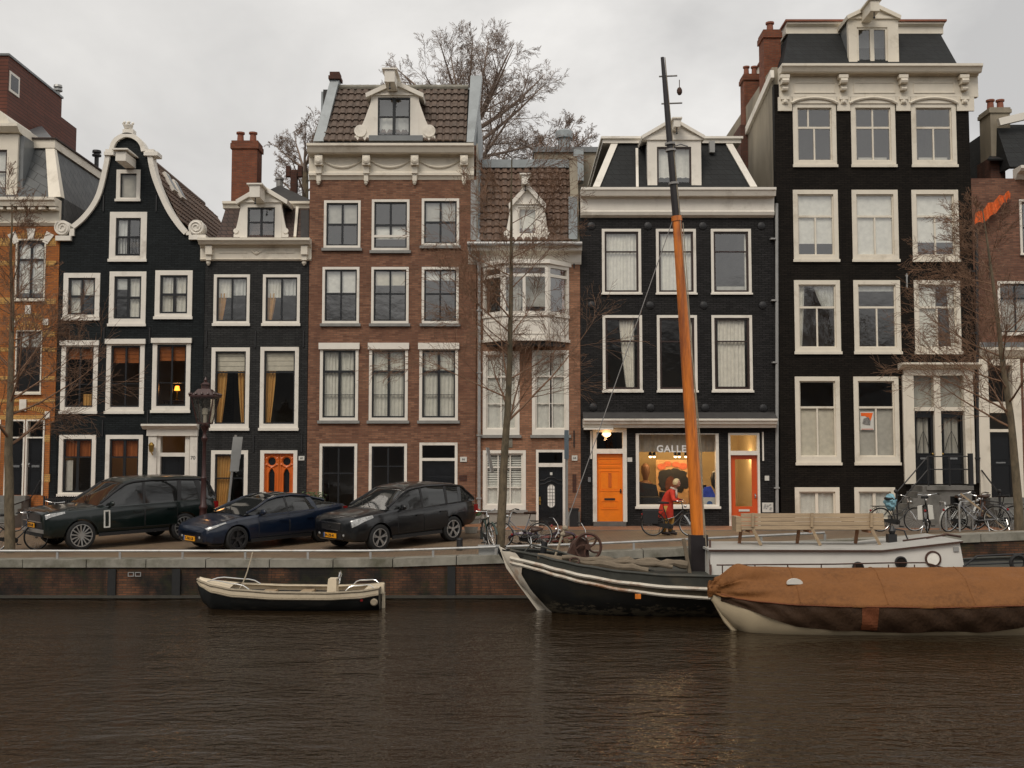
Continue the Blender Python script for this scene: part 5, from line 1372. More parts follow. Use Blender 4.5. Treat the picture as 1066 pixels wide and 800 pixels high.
    for px, e in ((680, 27), (708, 31), (735, 22), (775, 14)):
        l = bpy.data.lights.new('shop_lamp', 'POINT'); l.energy = e; l.color = (1,.66,.32); l.shadow_soft_size = .2
        o = bpy.data.objects.new('shop_lamp', l); COL.objects.link(o); o.parent = h.root; o.location = at(px, 476, FY+2.0) - ORG[h.root.name]
    l = bpy.data.lights.new('porch_light', 'POINT'); l.energy = 2; l.color = (1,.6,.3); l.shadow_soft_size = .06
    o = bpy.data.objects.new('porch_light', l); COL.objects.link(o); o.parent = h.root; o.location = at(631.5, 457, FY-.14) - ORG[h.root.name]

# ------------------------------------------------------------------ house 6: tall black with cream attic storey
def house_tall():
    h = House('tallest house, pitch black brick with cream attic cornice, white sash windows and double door', 809.8, 1014.6, 'pitch_brick', 330)
    def sashwin(r, cur, wb=7, light=.37, pane='pane_glass', v=None, cas='cream_paint'):
        return win(h, *r, cw=4.6, wb=wb, sash='cream_paint', v=v or ((.5,light,1),), hb=((light,.07),), cur=cur, cas=cas, sw=.045, bw=.055, pane=pane)
    for i, (a, b) in enumerate(((825.5,870.5),(886,932),(948.8,995.4))):
        sashwin((a,108,b,174.5), (('f','grey_blind',.1,.9,.92,1),) if i else (), v=((.5,.37,1),(.33,0,.37)) if i == 0 else ((.5,0,1),) if i == 1 else None)
    for i, (a, b) in enumerate(((825.8,872.5),(887,935),(949.4,998))):
        sashwin((a,198,b,273), (('f','white_blind',0,1,0,(.8,1,.78)[i]),), light=.36)
    for i, (a, b) in enumerate(((827,874.8),(888.8,937.4),(951.8,1000))):
        cu = ((('l','net_curtain',.0,.2,0,1),('r','pale_curtain',.45,1,0,.38)), (('n','pale_curtain',0,1,0,.1),), (('n','net_curtain',0,.5,.0,1),('r','net_curtain',.8,1,0,1)))[i]
        sashwin((a,292,b,369), cu, light=.36)
    for i, (a, b) in enumerate(((828,874.6),(889,936))):
        sashwin((a,392.3,b,484.5), (('f',('cream_blind','grey_blind')[i],0,1,.36,1),), light=.35, pane='pane_glass_dim', wb=9)
    for a, b in ((827.5,874),(889.5,932)):
        win(h, a, 507.5, b, 545, cw=4.5, sash='cream_paint', v=(.5,), hb=(), cur=(('n','white_blind',0,1,0,1),), cas='cream_paint', bw=.1)
    # poster in the window
    p = at(902.5, 438.5, FY+.066); m = MB(); k = .0323
    m.box(p.x-7*k, p.x+7*k, FY+.055, FY+.062, p.z-9.5*k, p.z+9.5*k); po = m.build('poster', 'white_plate', h.root)
    m = MB(); pp = lambda x, y: (p.x+x*k, p.z+y*k)
    m.prism([pp(-6.5,8.5),pp(6.3,8.5),pp(2.5,-3),pp(1.0,2.5),pp(-1.5,5),pp(-6.2,5.2)][::-1], FY+.050, FY+.054); m.build('poster_print', plain('poster_orange', (.80,.13,.01), .5), po)
    m = MB(); m.prism([pp(-3.5,2.5),pp(1.5,4.2),pp(3.6,0),pp(3.0,-4.5),pp(-3.5,-3.5),pp(-5,-2.5)][::-1], FY+.045, FY+.049); m.build('poster_picture', plain('poster_grey', (.20,.19,.18), .5, .7, 30), po)
    m = MB(); m.box(p.x-6*k, p.x+6*k, FY+.050, FY+.054, p.z-9*k, p.z-8*k); m.build('poster_line', plain('poster_pink', (.62,.30,.24), .5), po)
    # double front door under a tall surround
    h.holes.append((PX(951,450), PX(1006,450), PZ(504.5), PZ(391)))
    m = MB()
    pbox(m, 941, 391, 952.3, 504, -.10, .2); pbox(m, 1004.8, 391, 1014.4, 504, -.10, .2); pbox(m, 941, 384.5, 1014.4, 391, -.12, .2)
    pbox(m, 973.3, 391, 980, 504, -.05, .2); pbox(m, 952.3, 424, 973.3, 428, -.05, .2); pbox(m, 980, 424, 1004.8, 428, -.05, .2)
    pbox(m, 941, 391.5, 944, 504, -.13, -.102); pbox(m, 1011, 391.5, 1014.4, 504, -.13, -.102)
    fo = m.build('door_surround', 'cream_paint', h.root)
    mold(h, 'door_cornice', 934.5, 1017, [(377.5,.42),(379.5,.42),(381.5,.30),(384.8,.16)], 'cream_paint', 381, parent=fo)
    for a, b in ((952.3,973.3),(980,1004.8)):
        q = MB(); X0, X1, Z0, Z1 = h.rect(a, 391, b, 424); q.quad((X0,FY+.1,Z0),(X1,FY+.1,Z0),(X1,FY+.1,Z1),(X0,FY+.1,Z1)); q.build('transom_pane', 'pane_glass', fo)
        q = MB(); wavy(q, X0, X1, Z0, Z1, FY+.25, .01, .2, int(a)); q.build('curtain', 'grey_blind', fo, smooth=True)
        X0, X1, Z0, Z1 = h.rect(a, 428, b, 504)
        d = MB(); w = X1-X0; y = FY+.10
        gx0, gx1, gz0, gz1 = X0+w*.14, X1-w*.14, lerp(Z1,Z0,.58), lerp(Z1,Z0,.09)
        d.box(X0, gx0, y, y+.05, Z0, Z1); d.box(gx1, X1, y, y+.05, Z0, Z1); d.box(gx0, gx1, y, y+.05, Z0, gz0); d.box(gx0, gx1, y, y+.05, gz1, Z1)
        d.frame(X0+w*.1, X1-w*.1, Z0+.12, lerp(Z1,Z0,.72), .03, y-.02, y+.001); d.frame(gx0-.03, gx1+.03, gz0-.03, gz1+.03, .03, y-.02, y+.001)
        do = d.build('door', 'black_door', fo)
        q = MB(); q.quad((gx0,y+.03,gz0),(gx1,y+.03,gz0),(gx1,y+.03,gz1),(gx0,y+.03,gz1)); q.build('door_pane', 'pane_glass_dim', fo)
        q = MB(); wavy(q, gx0+.08, gx1-.05, gz0, gz1, y+.14, .03, .13, int(b)); q.build('door_curtain', 'grey_blind', fo, smooth=True)
        q = MB(); q.tube([(lerp(gx0,gx1,t), y+.02, z) for t, z in ((.1,gz0+.1),(.3,gz0+.5),(.5,gz0+.75),(.7,gz0+.5),(.9,gz0+.1))], .012, 5); q.tube([(lerp(gx0,gx1,t), y+.02, z) for t, z in ((.5,gz0),(.5,gz1))], .01, 5); q.build('door_grille', 'black_iron', fo)
        q = MB(); q.box(lerp(X0,X1,.3), lerp(X0,X1,.7), y-.03, y-.019, lerp(Z1,Z0,.665), lerp(Z1,Z0,.64)); q.build('letter_slot', 'chrome', fo)
        q = MB(); q.ball((X1-.06 if a < 960 else X0+.06, y-.05, Z0+1.0), .04, 8); q.build('handle', 'brass', fo)
    h.straight_front(88)
    h.body(PZ(67), floors=(187, 284, 380, 498), side='plaster_cream', depth=9)
    b = MB(); b.box(h.xl-.002, h.xl+.1, FY+.0-.002, FY+.3, PZ(515), PZ(112)); b.build('corner', 'pitch_brick', h.root)
    # attic storey: cream band with brackets and arched window heads
    mold(h, 'cornice', 810.5, 1017, [(66,.52),(68.5,.52),(70,.47),(74.5,.40),(76,.36),(77,.16),(79,.12),(79.6,.07),(101,.07)], 'cream_paint', 80)
    m = MB()
    for a, b_ in ((810, 824.5), (871.5, 885.3), (933, 948), (996.2, 1014.2)):
        pbox(m, a, 101.2, b_, 115.5, -.07, .02)
    for a, b_ in ((825,871),(885.6,932.6),(948.4,996)):
        pbox(m, a, 101.2, b_, 107.8, -.068, .02)
        c = [at(lerp(a-1,b_+1,t/10), 107.5-5.5*math.sin(math.pi*t/10)**.7, FY-.09) for t in range(11)]
        m.tube(c, .05, 6)
    for a, b_ in ((826,869),(888,931),(950,993)): m.frame(*h.rect(a, 86.5, b_, 98), .03, FY-.095, FY-.068)
    islands(m, 'attic_panel', 'cream_paint', h.root)
    m = MB()
    for x in (817.5, 878.5, 941, 1004.5):
        pbox(m, x-4.8, 77.5, x+4.8, 81, -.36, -.06); pbox(m, x-3.8, 81, x+3.8, 87, -.30, -.06); pbox(m, x-3.2, 87, x+3.2, 93.5, -.20, -.06)
        m.tube([at(x-3.5, 84.5, FY-.31), at(x+3.5, 84.5, FY-.31)], .10, 8); m.tube([at(x-2.8, 92.5, FY-.22), at(x+2.8, 92.5, FY-.22)], .07, 8)
        pbox(m, x-4.4, 100.5, x+4.4, 103.5, -.13, -.065); pbox(m, x-3, 103.5, x+3, 108, -.11, -.065); m.ball(at(x, 106, FY-.11), .08, 8)
    islands(m, 'bracket', 'cream_paint', h.root)
    # mansard
    zb, yt = PZ(66, FY+.05), FY+1.2; zt = at(910, 34, yt).z
    L0, L1, R1, R0 = PX(815.5, 66, FY+.05), PX(821, 34, yt), PX(978, 34, yt), PX(996, 66, FY+.05)
    m = MB(); m.slab((L0,FY+.05,zb),(R0,FY+.05,zb),(R1,yt,zt),(L1,yt,zt), .1); m.slab((L0,FY+8.5,zb),(L0,FY+.06,zb),(L1,yt,zt),(L1,FY+8.5,zt), .1); m.slab((R0,FY+.06,zb),(R0,FY+8.5,zb),(R1,FY+8.5,zt),(R1,yt,zt), .1)
    m.build('mansard_slope', 'black_slate', h.root)
    m = MB(); m.xprism([(yt-.18, PZ(25,yt)), (yt-.18, PZ(27,yt)), (yt-.05, PZ(29,yt)), (yt-.05, zt-.06), (FY+8.5, zt-.06), (FY+8.5, PZ(25,yt))], L1-.1, R1+.12); m.build('roof_trim', 'cream_paint', h.root)
    m = MB(); m.box(L1-.16, R1+.18, yt-.24, FY+8.6, PZ(25,yt)+.002, PZ(23,yt)); m.build('roof_edge', 'terracotta', h.root)
    dormer(h, (883.5, 20, 935.5, 66.5), (892.3, 28.5, 924.2, 65.8), (881.5, 938, 16.5, 3), dy=.1, beam=(911, 6, .3, 1.0), v=(.5,), hb=(), bw=.07, sash='cream_paint', cas='cream_paint', depth=1.2, pedth=.14, swd=.07)
    # white edge of the flank and two chimneys behind it
    a, b_ = Vector((h.xl-.03, FY+.1, PZ(76))), Vector((h.xl-.03, FY+5.5, PZ(104)))
    m = MB(); m.bar(a, b_, .12, .28); m.build('flank_coping', 'white_paint', h.root)
    chimney(h, 795.5, 31, 813, 92, FY+1.3, .8, 'chimney_brick', 1, cap=.3)
    chimney(h, 775, 77, 791.5, 150, FY+4.6, .7, 'chimney_brick', 2, cap=.25)
    m = MB(); X0, X1 = PX(771, 150, FY+4.3), PX(790, 150, FY+4.3); m.box(X0, X1, FY+4.3, FY+5.6, PZ(205, FY+4.3), PZ(130, FY+4.3)); m.build('chimney_stack', 'old_chimney_brick', h.root)
    m = MB(); m.box(PX(785,125,FY+3.5), PX(796,125,FY+3.5), FY+3.5, FY+4.2, PZ(150,FY+3.5), PZ(118,FY+3.5)); m.build('flashing', 'blue_grey_zinc', h.root)
    m = MB(); p = at(944, 288, FY-.05); m.box(p.x-.02, p.x+.02, FY-.06, FY, p.z-.4, p.z+.1); m.box(p.x-.04, p.x+.04, FY-.055, FY, p.z+.0, p.z+.05); m.build('wall_cable', 'galvanised', h.root)
    # stoop with iron handrail: steps climb left to right, then a landing
    Ys = FY - 1.15; zl = at(985, 506, Ys).z; m = MB(); zg0 = zf(0)
    xl_, xr_ = PX(966, 520, Ys), PX(1012, 520, Ys); x0 = PX(930, 545, Ys); n = 7
    for i in range(n):
        xa = lerp(x0, xl_, i/n); m.box(xa, lerp(x0, xl_, (i+1)/n)-.001, Ys, FY-.13, zg0-.05, lerp(zg0, zl, (i+1)/n)-.003*(n-i))
    ob0, ob1, obz = PX(989.5, 530, Ys), PX(1002.5, 530, Ys), at(996, 517, Ys).z
    m.box(xl_, ob0, Ys, FY-.13, zg0-.05, zl-.14); m.box(ob1, xr_, Ys, FY-.13, zg0-.05, zl-.14); m.box(ob0, ob1, Ys, FY-.13, obz, zl-.14); m.box(xl_-.05, xr_+.04, Ys-.06, FY-.128, zl-.138, zl)
    so = m.build('stoop', 'step_stone', h.root)
    m = MB(); m.box(ob0, ob1, Ys+.35, Ys+.4, zg0-.05, obz); m.build('cellar_door', 'black_door', so)
    m = MB(); top = zl + .95
    pa = Vector((x0+.15, Ys+.05, zg0+.95+.2)); pb = Vector((xl_+.05, Ys+.05, top)); pc = Vector((xr_+.0, Ys+.05, top))
    for d in (0, -.42): m.tube([pa+Vector((0,0,d)), pb+Vector((0,0,d)), pc+Vector((0,0,d))], .022, 6)
    for q, zb3 in ((pa, zg0), (pb, zl), (pc, zl), ((pb+pc)/2, zl)): m.tube([(q.x,q.y,zb3), (q.x,q.y,q.z+.02)], .028, 6)
    m.ball(pa+Vector((-.03,0,.03)), .07, 8); m.box(pc.x-.07, pc.x+.07, Ys+.0, Ys+.1, zl, top+.1)
    m.build('handrail', 'black_iron', so)
    downpipe(h, [at(1016.6, 236, FY-.08), at(1017, 380, FY-.08), at(1017.6, 503, FY-.08)], .06, 'black_iron')

# ------------------------------------------------------------------ house 7: red brown brick at the right edge
def house_right():
    h = House('reddish brown brick house with plastered chimney and tall dark entrance at the right edge', 1015, 1180, 'red_brown_brick', 330)
    for d in (0, 62, 112):
        win(h, 1038.8+d, 293, 1080+d, 349.5, cw=2.6, wb=3.2, v=(.5,) if d else (.45,), hb=((.30,.05),), cur=(('f','grey_blind',0,1,.3,1),) if not d else (('f','white_blind',0,1,0,.5),), name='window')
        win(h, 1061.5+d, 208, 1100+d, 266, cw=2.4, v=(.5,), hb=(.5,))
    # entrance: pilasters, transoms and a black door reached by steps
    X0, X1, Z0, Z1 = h.rect(1019, 374, 1066, 517)
    h.holes.append((PX(1030,450), PX(1056,450), PZ(518), PZ(380)))
    win(h, 1066, 378, 1120, 470, cw=3, v=(.5,), hb=(.3,)); win(h, 1130, 378, 1170, 470, cw=3, v=(.5,), hb=(.3,))
    m = MB()
    pbox(m, 1019.2, 374, 1030.3, 518, -.10, .2); pbox(m, 1055.5, 374, 1064, 518, -.10, .2); pbox(m, 1030.3, 418.5, 1055.5, 430, -.06, .2); pbox(m, 1030.3, 447, 1055.5, 450, -.05, .2); pbox(m, 1030.3, 374, 1055.5, 380.5, -.06, .2)
    fo = m.build('door_surround', 'cream_paint', h.root)
    for t, u, mt in ((380.5,418.5,'pane_glass_dim'),(430,447,'pane_glass_dim')):
        q = MB(); a, b, c, d = h.rect(1030.3, t, 1055.5, u); q.quad((a,FY+.1,c),(b,FY+.1,c),(b,FY+.1,d),(a,FY+.1,d)); q.build('transom_pane', mt, fo)
    a, b, c, d = h.rect(1030.3, 450, 1055.5, 518); q = MB(); q.box(a, b, FY+.1, FY+.15, c, d); q.frame(a+.08, b-.08, c+.1, lerp(d,c,.5), .03, FY+.08, FY+.101); q.frame(a+.08, b-.08, lerp(d,c,.42), d-.08, .03, FY+.08, FY+.101); q.build('door', 'black_door', fo)
    q = MB(); q.box(lerp(a,b,.3), lerp(a,b,.7), FY+.07, FY+.081, lerp(d,c,.46), lerp(d,c,.48)); q.build('letter_slot', 'chrome', fo)
    h.straight_front(186)
    h.body(PZ(186), floors=(280, 365))
    mold(h, 'cornice', PX(1019, 365), h.xr, [(356.5,.16),(362,.16),(362.5,.26),(364.5,.26),(367,.2),(371,.12),(373.5,.02)], 'cream_paint')
    m = MB(); m.box(PX(1019,360), h.xr, FY-.18, FY-.161, PZ(362), PZ(357)); m.build('string_course', 'zinc', h.root)
    anchors(h, [(1029.5, 282), (1029.5, 365)])
    # cornice, slate mansard and dormer at the edge
    X = PX(1053, 190)
    mold(h, 'roof_cornice', PX(1056, 180), h.xr, [(172,.5),(175,.5),(178,.42),(181,.2),(187,.05)], 'white_paint')
    zb, zt, yt = PZ(173), PZ(118), FY+1.3
    m = MB(); m.slab((X,FY+.1,zb),(h.xr,FY+.1,zb),(h.xr,yt,zt),(X+.1,yt,zt), .1); m.slab((X,FY+8,zb),(X,FY+.11,zb),(X+.1,yt,zt),(X+.1,FY+8,zt), .1); m.build('mansard_slope', 'black_slate', h.root)
    m = MB(); m.bar((X+.02,FY+.9,zt-.05),(h.xr,FY+.9,zt+.9), .2, .25); m.build('roof_trim', 'white_paint', h.root)
    m = MB(); m.box(PX(1014.8,210), PX(1032,210), FY+.5, FY+6, PZ(240), PZ(199,FY+.5)); m.build('flank_wall', 'plaster_cream', h.root)
    m = MB(); m.bar((PX(1014,203,FY+.4),FY+.45,PZ(203,FY+.4)), (PX(1031,191,FY+.4),FY+.45,PZ(191,FY+.4)), .16, .3); m.build('flank_coping', 'white_paint', h.root)
    chimney(h, 1031.5, 112, 1052, 172, FY+1.2, .9, 'plaster_cream', 2, cap=.2)
    m = MB(); X0, X1 = PX(1031.5, 190, FY+.9), PX(1047, 190, FY+.9); m.box(X0, X1, FY+.9, FY+2, PZ(240), PZ(164,FY+.9)); m.build('chimney_stack', 'old_chimney_brick', h.root)
    m = MB(); m.slab(at(1028,165.5,FY+.6), at(1060,165.5,FY+.6), at(1056,158,FY+2.3), at(1034,158,FY+2.3), .06); m.build('chimney_hood', 'black_slate', h.root)
    # a second chimney and a mast far behind
    r = thing('rear_chimney', 'far brick chimney with pots in the gap beside the tall black house', 'chimney', (PX(1020,200,50), 50, 1.0))
    m = MB(); m.box(PX(1013.5,190,50), PX(1027,190,50), 50, 51, .9, PZ(186,50)); m.build('stack', 'old_chimney_brick', r)
    for x in (1015, 1019, 1024.5):
        m = MB(); m.lathe([(.14,0),(.12,.45),(.17,.47),(.17,.55)], (PX(x,180,50), 50.4, PZ(186,50)), 8); m.build('chimney_pot', 'terracotta', r)
    p = at(1020, 200, 46); m = MB(); m.tube([(p.x,46,.9), (p.x,46,at(1020,148,46).z)], .06, 8); tag(m.build('flagpole', 'galvanised', None), 'thin grey pole rising behind the gap right of the tall black house', 'pole')
    # orange net hung on the flank
    A = [at(1014.5,235,FY-.35), at(1031,227,FY-.35), at(1046,211,FY-.35), at(1052,206,FY-.35)]; Bq = [at(1015.5,224,FY-.3), at(1029,213,FY-.3), at(1043,203,FY-.3), at(1053,199,FY-.3)]
    m = MB()
    def f(u, v):
        k = u*3; i = min(2, int(k)); t = k-i
        return A[i].lerp(A[i+1], t).lerp(Bq[i].lerp(Bq[i+1], t), v) + Vector((0, .05*math.sin(u*40)+.05*v, .05*math.sin(u*23)))
    m.grid(f, 60, 4)
    tag(m.build('orange_net', plain('net_orange', (.55,.10,.015), .8, .4, 9), None), 'crumpled orange netting hanging at the side of the right brick house', 'net')
    # steps down to the street
    m = MB(); z0, z1 = zf(0), PZ(518)
    for i in range(5): m.box(PX(1026,530), PX(1090,530), FY-.4-.27*i, FY-.003 if i == 0 else FY-.4-.27*(i-1), z0-.05, lerp(z1, z0, i/5)-.003*i)
    m.build('stoop', 'step_stone', h.root)
    m = MB(); x = PX(1041,530,FY-1.4); m.tube([(x,FY-1.4,z0),(x,FY-1.4,z0+1.15)], .04, 8); m.ball((x,FY-1.4,z0+1.2), .07, 8); m.tube([(x,FY-1.4,z0+1.1),(x,FY-.1,z1+.9)], .025, 6); m.build('handrail', 'black_iron', h.root)
# ------------------------------------------------------------------ quay wall, coping, rail
def quay():
    q = thing('quay_wall', 'brick quay wall with grey stone coping along the far side of the canal', 'quay wall', (0, QY, 0))
    xs = [-40 + i for i in range(81)]
    w = MB(); k = len(xs); vs = []
    for x in xs: vs += [(x, QY, -.6), (x, QY, zq(x)-.205), (x, QY+1.0, zq(x)-.205)]
    w.add(vs, [(i*3+j, (i+1)*3+j, (i+1)*3+j+1, i*3+j+1) for i in range(k-1) for j in range(2)])
    w.build('wall', 'quay_brick', q)
    rng = random.Random(5); x = -40; c = MB()
    while x < 40:
        L = rng.choice((1.5, 1.6, 1.9)); a, b = x+.012, x+L-.012; d = rng.uniform(-.012, .012); e = rng.uniform(-.006,.006)
        c.hexa([(a,QY-.05+d,zq(a)-.20),(b,QY-.05+d,zq(b)-.20),(b,QY+.52,zq(b)-.20),(a,QY+.52,zq(a)-.20)],
               [(a,QY-.05+d,zq(a)+e),(b,QY-.05+d,zq(b)+e),(b,QY+.52,zq(b)+e),(a,QY+.52,zq(a)+e)]); x += L
    c.build('coping', 'coping_stone', q)
    l = MB(); l.box(-40, 40, QY-.11, QY-.003, .02, .085); l.build('waterline_beam', 'wet_beam', q)
    for px in (117, 184, 470):  # dark vertical strips on the wall face
        x = PX(px, 600, QY); m = MB(); m.box(x-.10, x+.10, QY-.06, QY-.003, -.4, zq(x)-.24); m.build('dark_strip', 'rubber', q)
    x = PX(140, 604, QY); m = MB()
    for d in (-.09, .09): m.frame(x+d-.075, x+d+.075, .55, .66, .018, QY-.02, QY-.003)
    m.build('drain_plate', 'galvanised', q)
    # low guard rail
    def rail(x0, x1, label, Y=QY+.12):
        r = thing('guard_rail', label, 'railing', (x0, Y, zq(x0)))
        n = max(1, round((x1-x0)/1.57)); m = MB(); pts = [(lerp(x0,x1,i/(n*2)), Y, zq(lerp(x0,x1,i/(n*2)))+.20) for i in range(n*2+1)]
        m.tube(pts, .032, 8); m.build('rail', 'galvanised', r, smooth=True)
        for i in range(n+1):
            x = lerp(x0, x1, i/n); p = MB(); p.box(x-.028, x+.028, Y-.02, Y+.02, zq(x)-.02, zq(x)+.17); p.build('post', 'galvanised', r)
    rail(-21, PX(516, 570, QY), 'long low galvanised guard rail on the quay in front of the parked cars')
    rail(PX(527, 569, QY), PX(860, 556, QY), 'low galvanised guard rail on the quay behind the barge')
    x = PX(509, 572, QY+.3); z = zq(x); m = MB(); m.box(x-.26, x+.26, QY+.2, QY+.5, z, z+.2); m.box(x-.28, x+.28, QY+.18, QY+.52, z+.2, z+.23)
    tag(m.build('utility_box', 'grey_paint', None), 'low grey metal box on the quay edge in front of the middle tree', 'utility box')

# ------------------------------------------------------------------ lamp post and street signs
def lamp_post():
    Y = 31.6; x = PX(212.5, 480, Y); z = zg(x, Y)
    t = thing('street_lamp', 'dark red brown lantern street lamp standing between the green and blue cars', 'street lamp', (x, Y, z))
    m = MB(); H = at(213, 441, Y).z - z
    m.lathe([(.16,0),(.17,.05),(.15,.12),(.14,.5),(.16,.55),(.15,.62),(.105,.68),(.10,.95),(.12,.98),(.12,1.03),(.085,1.08),(.07,1.8),(.085,1.84),(.06,1.9),(.048,H-.55),(.08,H-.5),(.09,H-.42),(.05,H-.36),(.045,H-.25),(.10,H-.15),(.13,H-.08),(.05,H)], (x,Y,z), 12)
    m.build('post', 'lamp_brown', t, smooth=True)
    z0, z1 = z+H, at(213, 414.5, Y).z
    ln = MB(); a, b = .17, .31
    for sx in (-1,1):
        for sy in (-1,1): ln.bar((x+sx*a,Y+sy*a,z0), (x+sx*b,Y+sy*b,z1), .03)
    for s in (0, 1):
        r, zz = (a, z0) if not s else (b, z1)
        for sx in (-1,1):
            ln.bar((x+sx*r,Y-r,zz),(x+sx*r,Y+r,zz), .035); ln.bar((x-r,Y+sx*r,zz),(x+r,Y+sx*r,zz), .035)
    lo = ln.build('lantern', 'lamp_brown', t)
    g = MB()
    for (p, q) in (((-1,-1),(1,-1)), ((1,-1),(1,1)), ((1,1),(-1,1)), ((-1,1),(-1,-1))):
        g.quad((x+p[0]*a,Y+p[1]*a,z0),(x+q[0]*a,Y+q[1]*a,z0),(x+q[0]*b,Y+q[1]*b,z1),(x+p[0]*b,Y+p[1]*b,z1))
    g.build('pane', 'lamp_glass', lo)
    m = MB(); m.lathe([(.05,.02),(.05,.25),(.08,.26),(.075,.42),(.02,.45)], (x,Y,z0), 10); m.build('bulb', 'white_plate', lo)
    m = MB(); m.box(x-.37, x+.37, Y-.37, Y+.37, z1+.02, z1+.07)
    m.hexa([(x-.30,Y-.30,z1+.07),(x+.30,Y-.30,z1+.07),(x+.30,Y+.30,z1+.07),(x-.30,Y+.30,z1+.07)], [(x-.17,Y-.17,z1+.25),(x+.17,Y-.17,z1+.25),(x+.17,Y+.17,z1+.25),(x-.17,Y+.17,z1+.25)])
    for i in range(4):
        for j in range(5):
            u = -.34+.17*j; c = ((u,-.35),(u,.35),(-.35,u),(.35,u))[i]; m.ball((x+c[0],Y+c[1],z1+.10), .045, 6)
    m.lathe([(.15,.25),(.12,.28),(.12,.36),(.15,.38),(.10,.42),(.04,.46),(.05,.52),(.01,.60)], (x,Y,z1), 10)
    m.build('lantern_roof', 'lamp_brown', t)

def sign_pole(px, pyb, pyt, Y, panel, label, lean=0.0, rot=0.0, extra=None, mat='galvanised'):
    b = at(px, pyb, Y); top = at(px+lean, pyt, Y)
    t = thing('sign_post', label, 'sign', (b.x, Y, zg(b.x, Y)))
    m = MB(); m.tube([(b.x-(top.x-b.x)*.2,Y,zg(b.x,Y)), (top.x,Y,top.z)], .038, 8); m.build('post', mat, t, smooth=True)
    for (x0, y0, x1, y1, mt) in panel:
        p, q = at(x0, y1, Y-.06), at(x1, y0, Y-.06); w = q.x-p.x; sh = (top.x-b.x)/(top.z-b.z)*(q.z-p.z)
        m = MB(); d = Vector((math.cos(rot)*w, math.sin(rot)*w, 0)) if rot else Vector((w,0,0))
        s = Vector((sh,0,0)); hh = Vector((0,0,q.z-p.z)); th = Vector((0,.02,0))
        m.hexa([p, p+d, p+d+th, p+th], [p+hh+s, p+d+hh+s, p+d+hh+th+s, p+hh+th+s]); so = m.build('sign_panel', mt, t)
    return t

# ------------------------------------------------------------------ bare trees
def grow_tree(name, label, base, H, r0, spec, seed, group=None, twigmat='twig', lean=(0,0), crown=None):
    rng = random.Random(seed)
    t = thing(name, label, 'tree', base, group)
    tr = MB(); tr.s = True; cr = MB(); cr.s = True
    base = Vector(base)
    def branch(p, d, r, L, depth, mb):
        """one limb: a bent tube that sprouts thinner ones"""
        n = spec['seg'][min(depth, len(spec['seg'])-1)]
        pts = [p.copy()]; rad = [r]; dd = d.normalized(); step = L/n
        for i in range(n):
            j = spec['wander']*(.6+.25*depth)
            dd = (dd + Vector((rng.gauss(0,j), rng.gauss(0,j), rng.gauss(0,j))) + Vector((0,0,spec['up'][min(depth,len(spec['up'])-1)]))*step).normalized()
            pts.append(pts[-1] + dd*step); rad.append(max(spec['min'], r*(1-(i+1)/n*spec['taper'])))
        (mb or cr).tube(pts, rad, 8 if depth == 0 else 5 if r > .03 else 3, caps=False)
        if depth >= spec['depth']: return
        k = spec['kids'][depth]
        for c in range(k):
            f = lerp(spec['from'][depth], .98, (c+rng.random()*.8)/k); q = f*n; i = min(n-1, int(q)); pos = pts[i].lerp(pts[i+1], q-i)
            ax = (pts[i+1]-pts[i]).normalized()
            a = rng.uniform(0, 2*math.pi); u = ax.orthogonal().normalized(); v = ax.cross(u)
            ang = R(rng.uniform(*spec['angle'][depth])); side = u*math.cos(a) + v*math.sin(a)
            nd = ax*math.cos(ang) + side*math.sin(ang)
            Lc = L*rng.uniform(*spec['ratio'][depth])*(spec.get('shape', lambda f: 1-.45*f)(f) if depth == 0 else 1-.35*f)
            rc = max(spec['min'], rad[min(i+1,n)]*rng.uniform(*spec['rr'][depth]))
            branch(pos, nd, rc, Lc, depth+1, cr)
    d0 = Vector((lean[0], lean[1], 1))
    if crown is None: branch(base - Vector((0,0,.1)), d0, r0, H, 0, tr)
    else:                                               # a big forked tree: limbs fan out from the upper trunk into a rounded crown
        c, rx, rz, nl = crown; fork = c - Vector((0, 0, rz*.55))
        pts = [base - Vector((0,0,.2)), base.lerp(fork, .5) + Vector((.15,.1,0)), fork, fork.lerp(c, .6)]
        tr.tube(pts, [r0, r0*.8, r0*.68, r0*.35], 10, caps=False)
        for i in range(nl):
            zz = 1 - 1.45*(i+.5)/nl; a = i*2.39996 + rng.uniform(-.3,.3); q = math.sqrt(max(0, 1-zz*zz))
            tip = c + Vector((rx*q*math.cos(a), rx*q*math.sin(a), rz*zz))*rng.uniform(.86, 1.04)
            s = (pts[2].lerp(pts[3], rng.random()) if zz > .1 else pts[1].lerp(pts[2], rng.uniform(.75, 1.0)))
            d = tip - s; branch(s, (d.normalized() + Vector((0,0,-.12))).normalized(), r0*rng.uniform(.25,.38), d.length*.86, 1, cr)
    to = tr.build('trunk', 'bark', t, norm=False)
    cr.build('crown', twigmat, t, norm=False)
    return t
STREET = dict(seg=(14,7,5,3,2), wander=.045, up=(0,.08,.02,.01,0), taper=.88, min=.0042, depth=4, kids=(26,10,7,3), angle=((45,72),(28,52),(22,46),(20,42)),
              ratio=((.27,.48),(.38,.66),(.42,.7),(.4,.7)), rr=((.30,.48),(.42,.6),(.45,.65),(.5,.7)), shape=lambda f: 1.12-.80*f)
STREET['from'] = (.30,.18,.15,.1)
